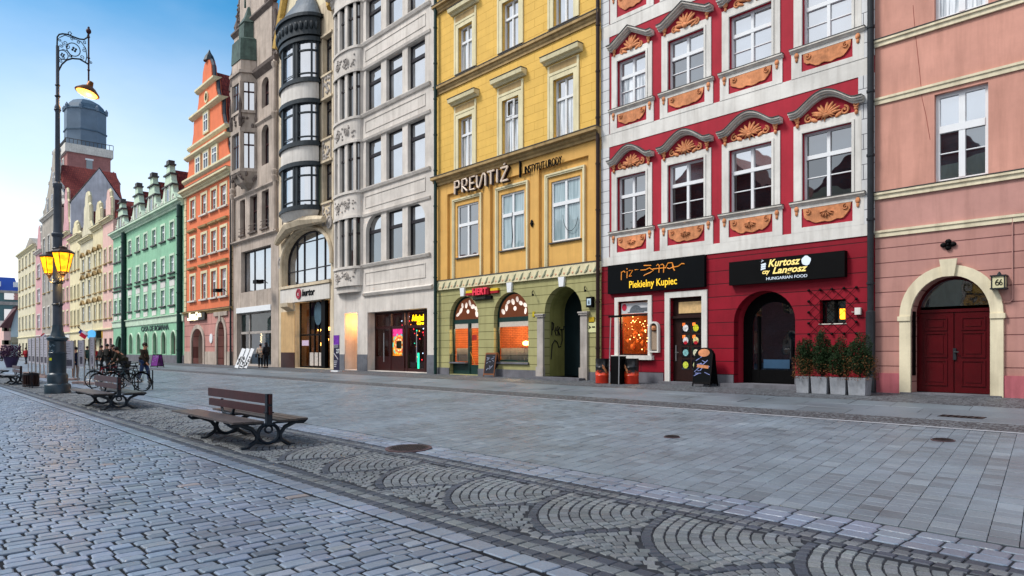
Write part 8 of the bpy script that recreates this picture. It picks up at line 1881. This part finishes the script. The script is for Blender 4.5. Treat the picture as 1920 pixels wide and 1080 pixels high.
for i, (a, c) in enumerate(pw_):
    xa, xb = wx(a, YP-.2), wx(c, YP-.2); cx = (xa+xb)/2; hw = (xb-xa)/2-.02; t = root('planter', labs[i], 'planter', (cx, YP, gz(YP)), 'concrete planters with thujas at the foot of the red wall')
    b = MB(); p0 = [(-hw, -hw), (hw, -hw), (hw, hw), (-hw, hw)]
    def rg(s, z): return [(q[0]*s, q[1]*s, z) for q in p0]
    for (s0, z0), (s1, z1) in (((.9, 0), (1, .46)), ((1, .46), (.88, .46)), ((.88, .46), (.86, .38))):
        A0, B0 = rg(s0, z0), rg(s1, z1)
        for k in range(4): b.quad(A0[k], A0[(k+1) % 4], B0[(k+1) % 4], B0[k])
    b.poly(rg(.9, 0)[::-1]); b.build('box', 'concrete', t); MB().poly(rg(.87, .39)).build('soil', bed, t)
    pt_ = root('thuja', ['dark narrow thuja growing in the planter beside the arched entrance', 'tallest thuja with a crooked side shoot, in the second planter', 'broad dark thuja in the third planter', 'thuja with brown lower twigs in the planter by the downpipe'][i], 'shrub', (cx, YP, gz(YP)+.39), 'thujas in the concrete planters')
    MB().tube([(0, 0, 0), (.02, .01, hs[i]*.5), (0, 0, hs[i]*.8)], [.03, .02, .008], 6).build('trunk', 'darkwood', pt_)
    H_ = hs[i]; rbx = .38 if i > 1 else .29; random.seed(40+i); lobes = [(0, 0, .98, rbx*.5, 0), (jit(.05), jit(.05), .85, rbx*.45, .05)]+[(rbx*.5*cos(q*2.4), rbx*.5*sin(q*2.4), random.uniform(.4, .85), rbx*random.uniform(.3, .46), random.uniform(0, .22)) for q in range(9)]
    def fn():
        while True:
            lb = random.choice(lobes); a = random.uniform(0, 2*pi); c_ = random.uniform(-1, 1); q_ = random.uniform(.55, 1)**.5; s_n = sqrt(1-c_*c_)
            hz2 = lb[2]*H_/2; return (lb[0]+lb[3]*s_n*cos(a)*q_, lb[1]+lb[3]*s_n*sin(a)*q_, .04+lb[4]*H_+hz2*(1+c_*q_), random.uniform(.7, 1.3))
    leafcloud('crown', 8000, fn, .034, 'thuja', pt_)
    def fb(): a = random.uniform(0, 2*pi); r = rbx*random.uniform(.8, 1.12); return (r*cos(a)*1.05, r*sin(a), random.uniform(.0, H_*(.5 if i in (0, 3) else .3)), random.uniform(.6, 1.2))
    leafcloud('brown_twigs', 900 if i in (0, 3) else 350, fb, .034, 'thujab', pt_)
    if i == 1: leafcloud('side_shoot', 500, lambda: (lambda u: (.12+u*.30+jit(.03), jit(.04), .55+u*.42+jit(.03), 1))(random.random()), .032, 'thuja', pt_)
# purple planter at the far left
t = root('purple_planter', 'round dark violet planter with purple plants at the far left', 'planter', gp(21, 689)); MB().lathe(0, 0, [(.35, 0), (.6, .9), (.68, .95), (.6, .9), (.1, .85)], 16).build('pot', mat('violet_pot', '3c3050', 0.6, 0.2), t, True)
leafcloud('crown', 900, lambda: (jit(.7), jit(.7), random.uniform(.9, 1.9), 1.5), .09, mat('purple_leaves', '4a2848', 0.7, 0.3, 5, bump=0), t)
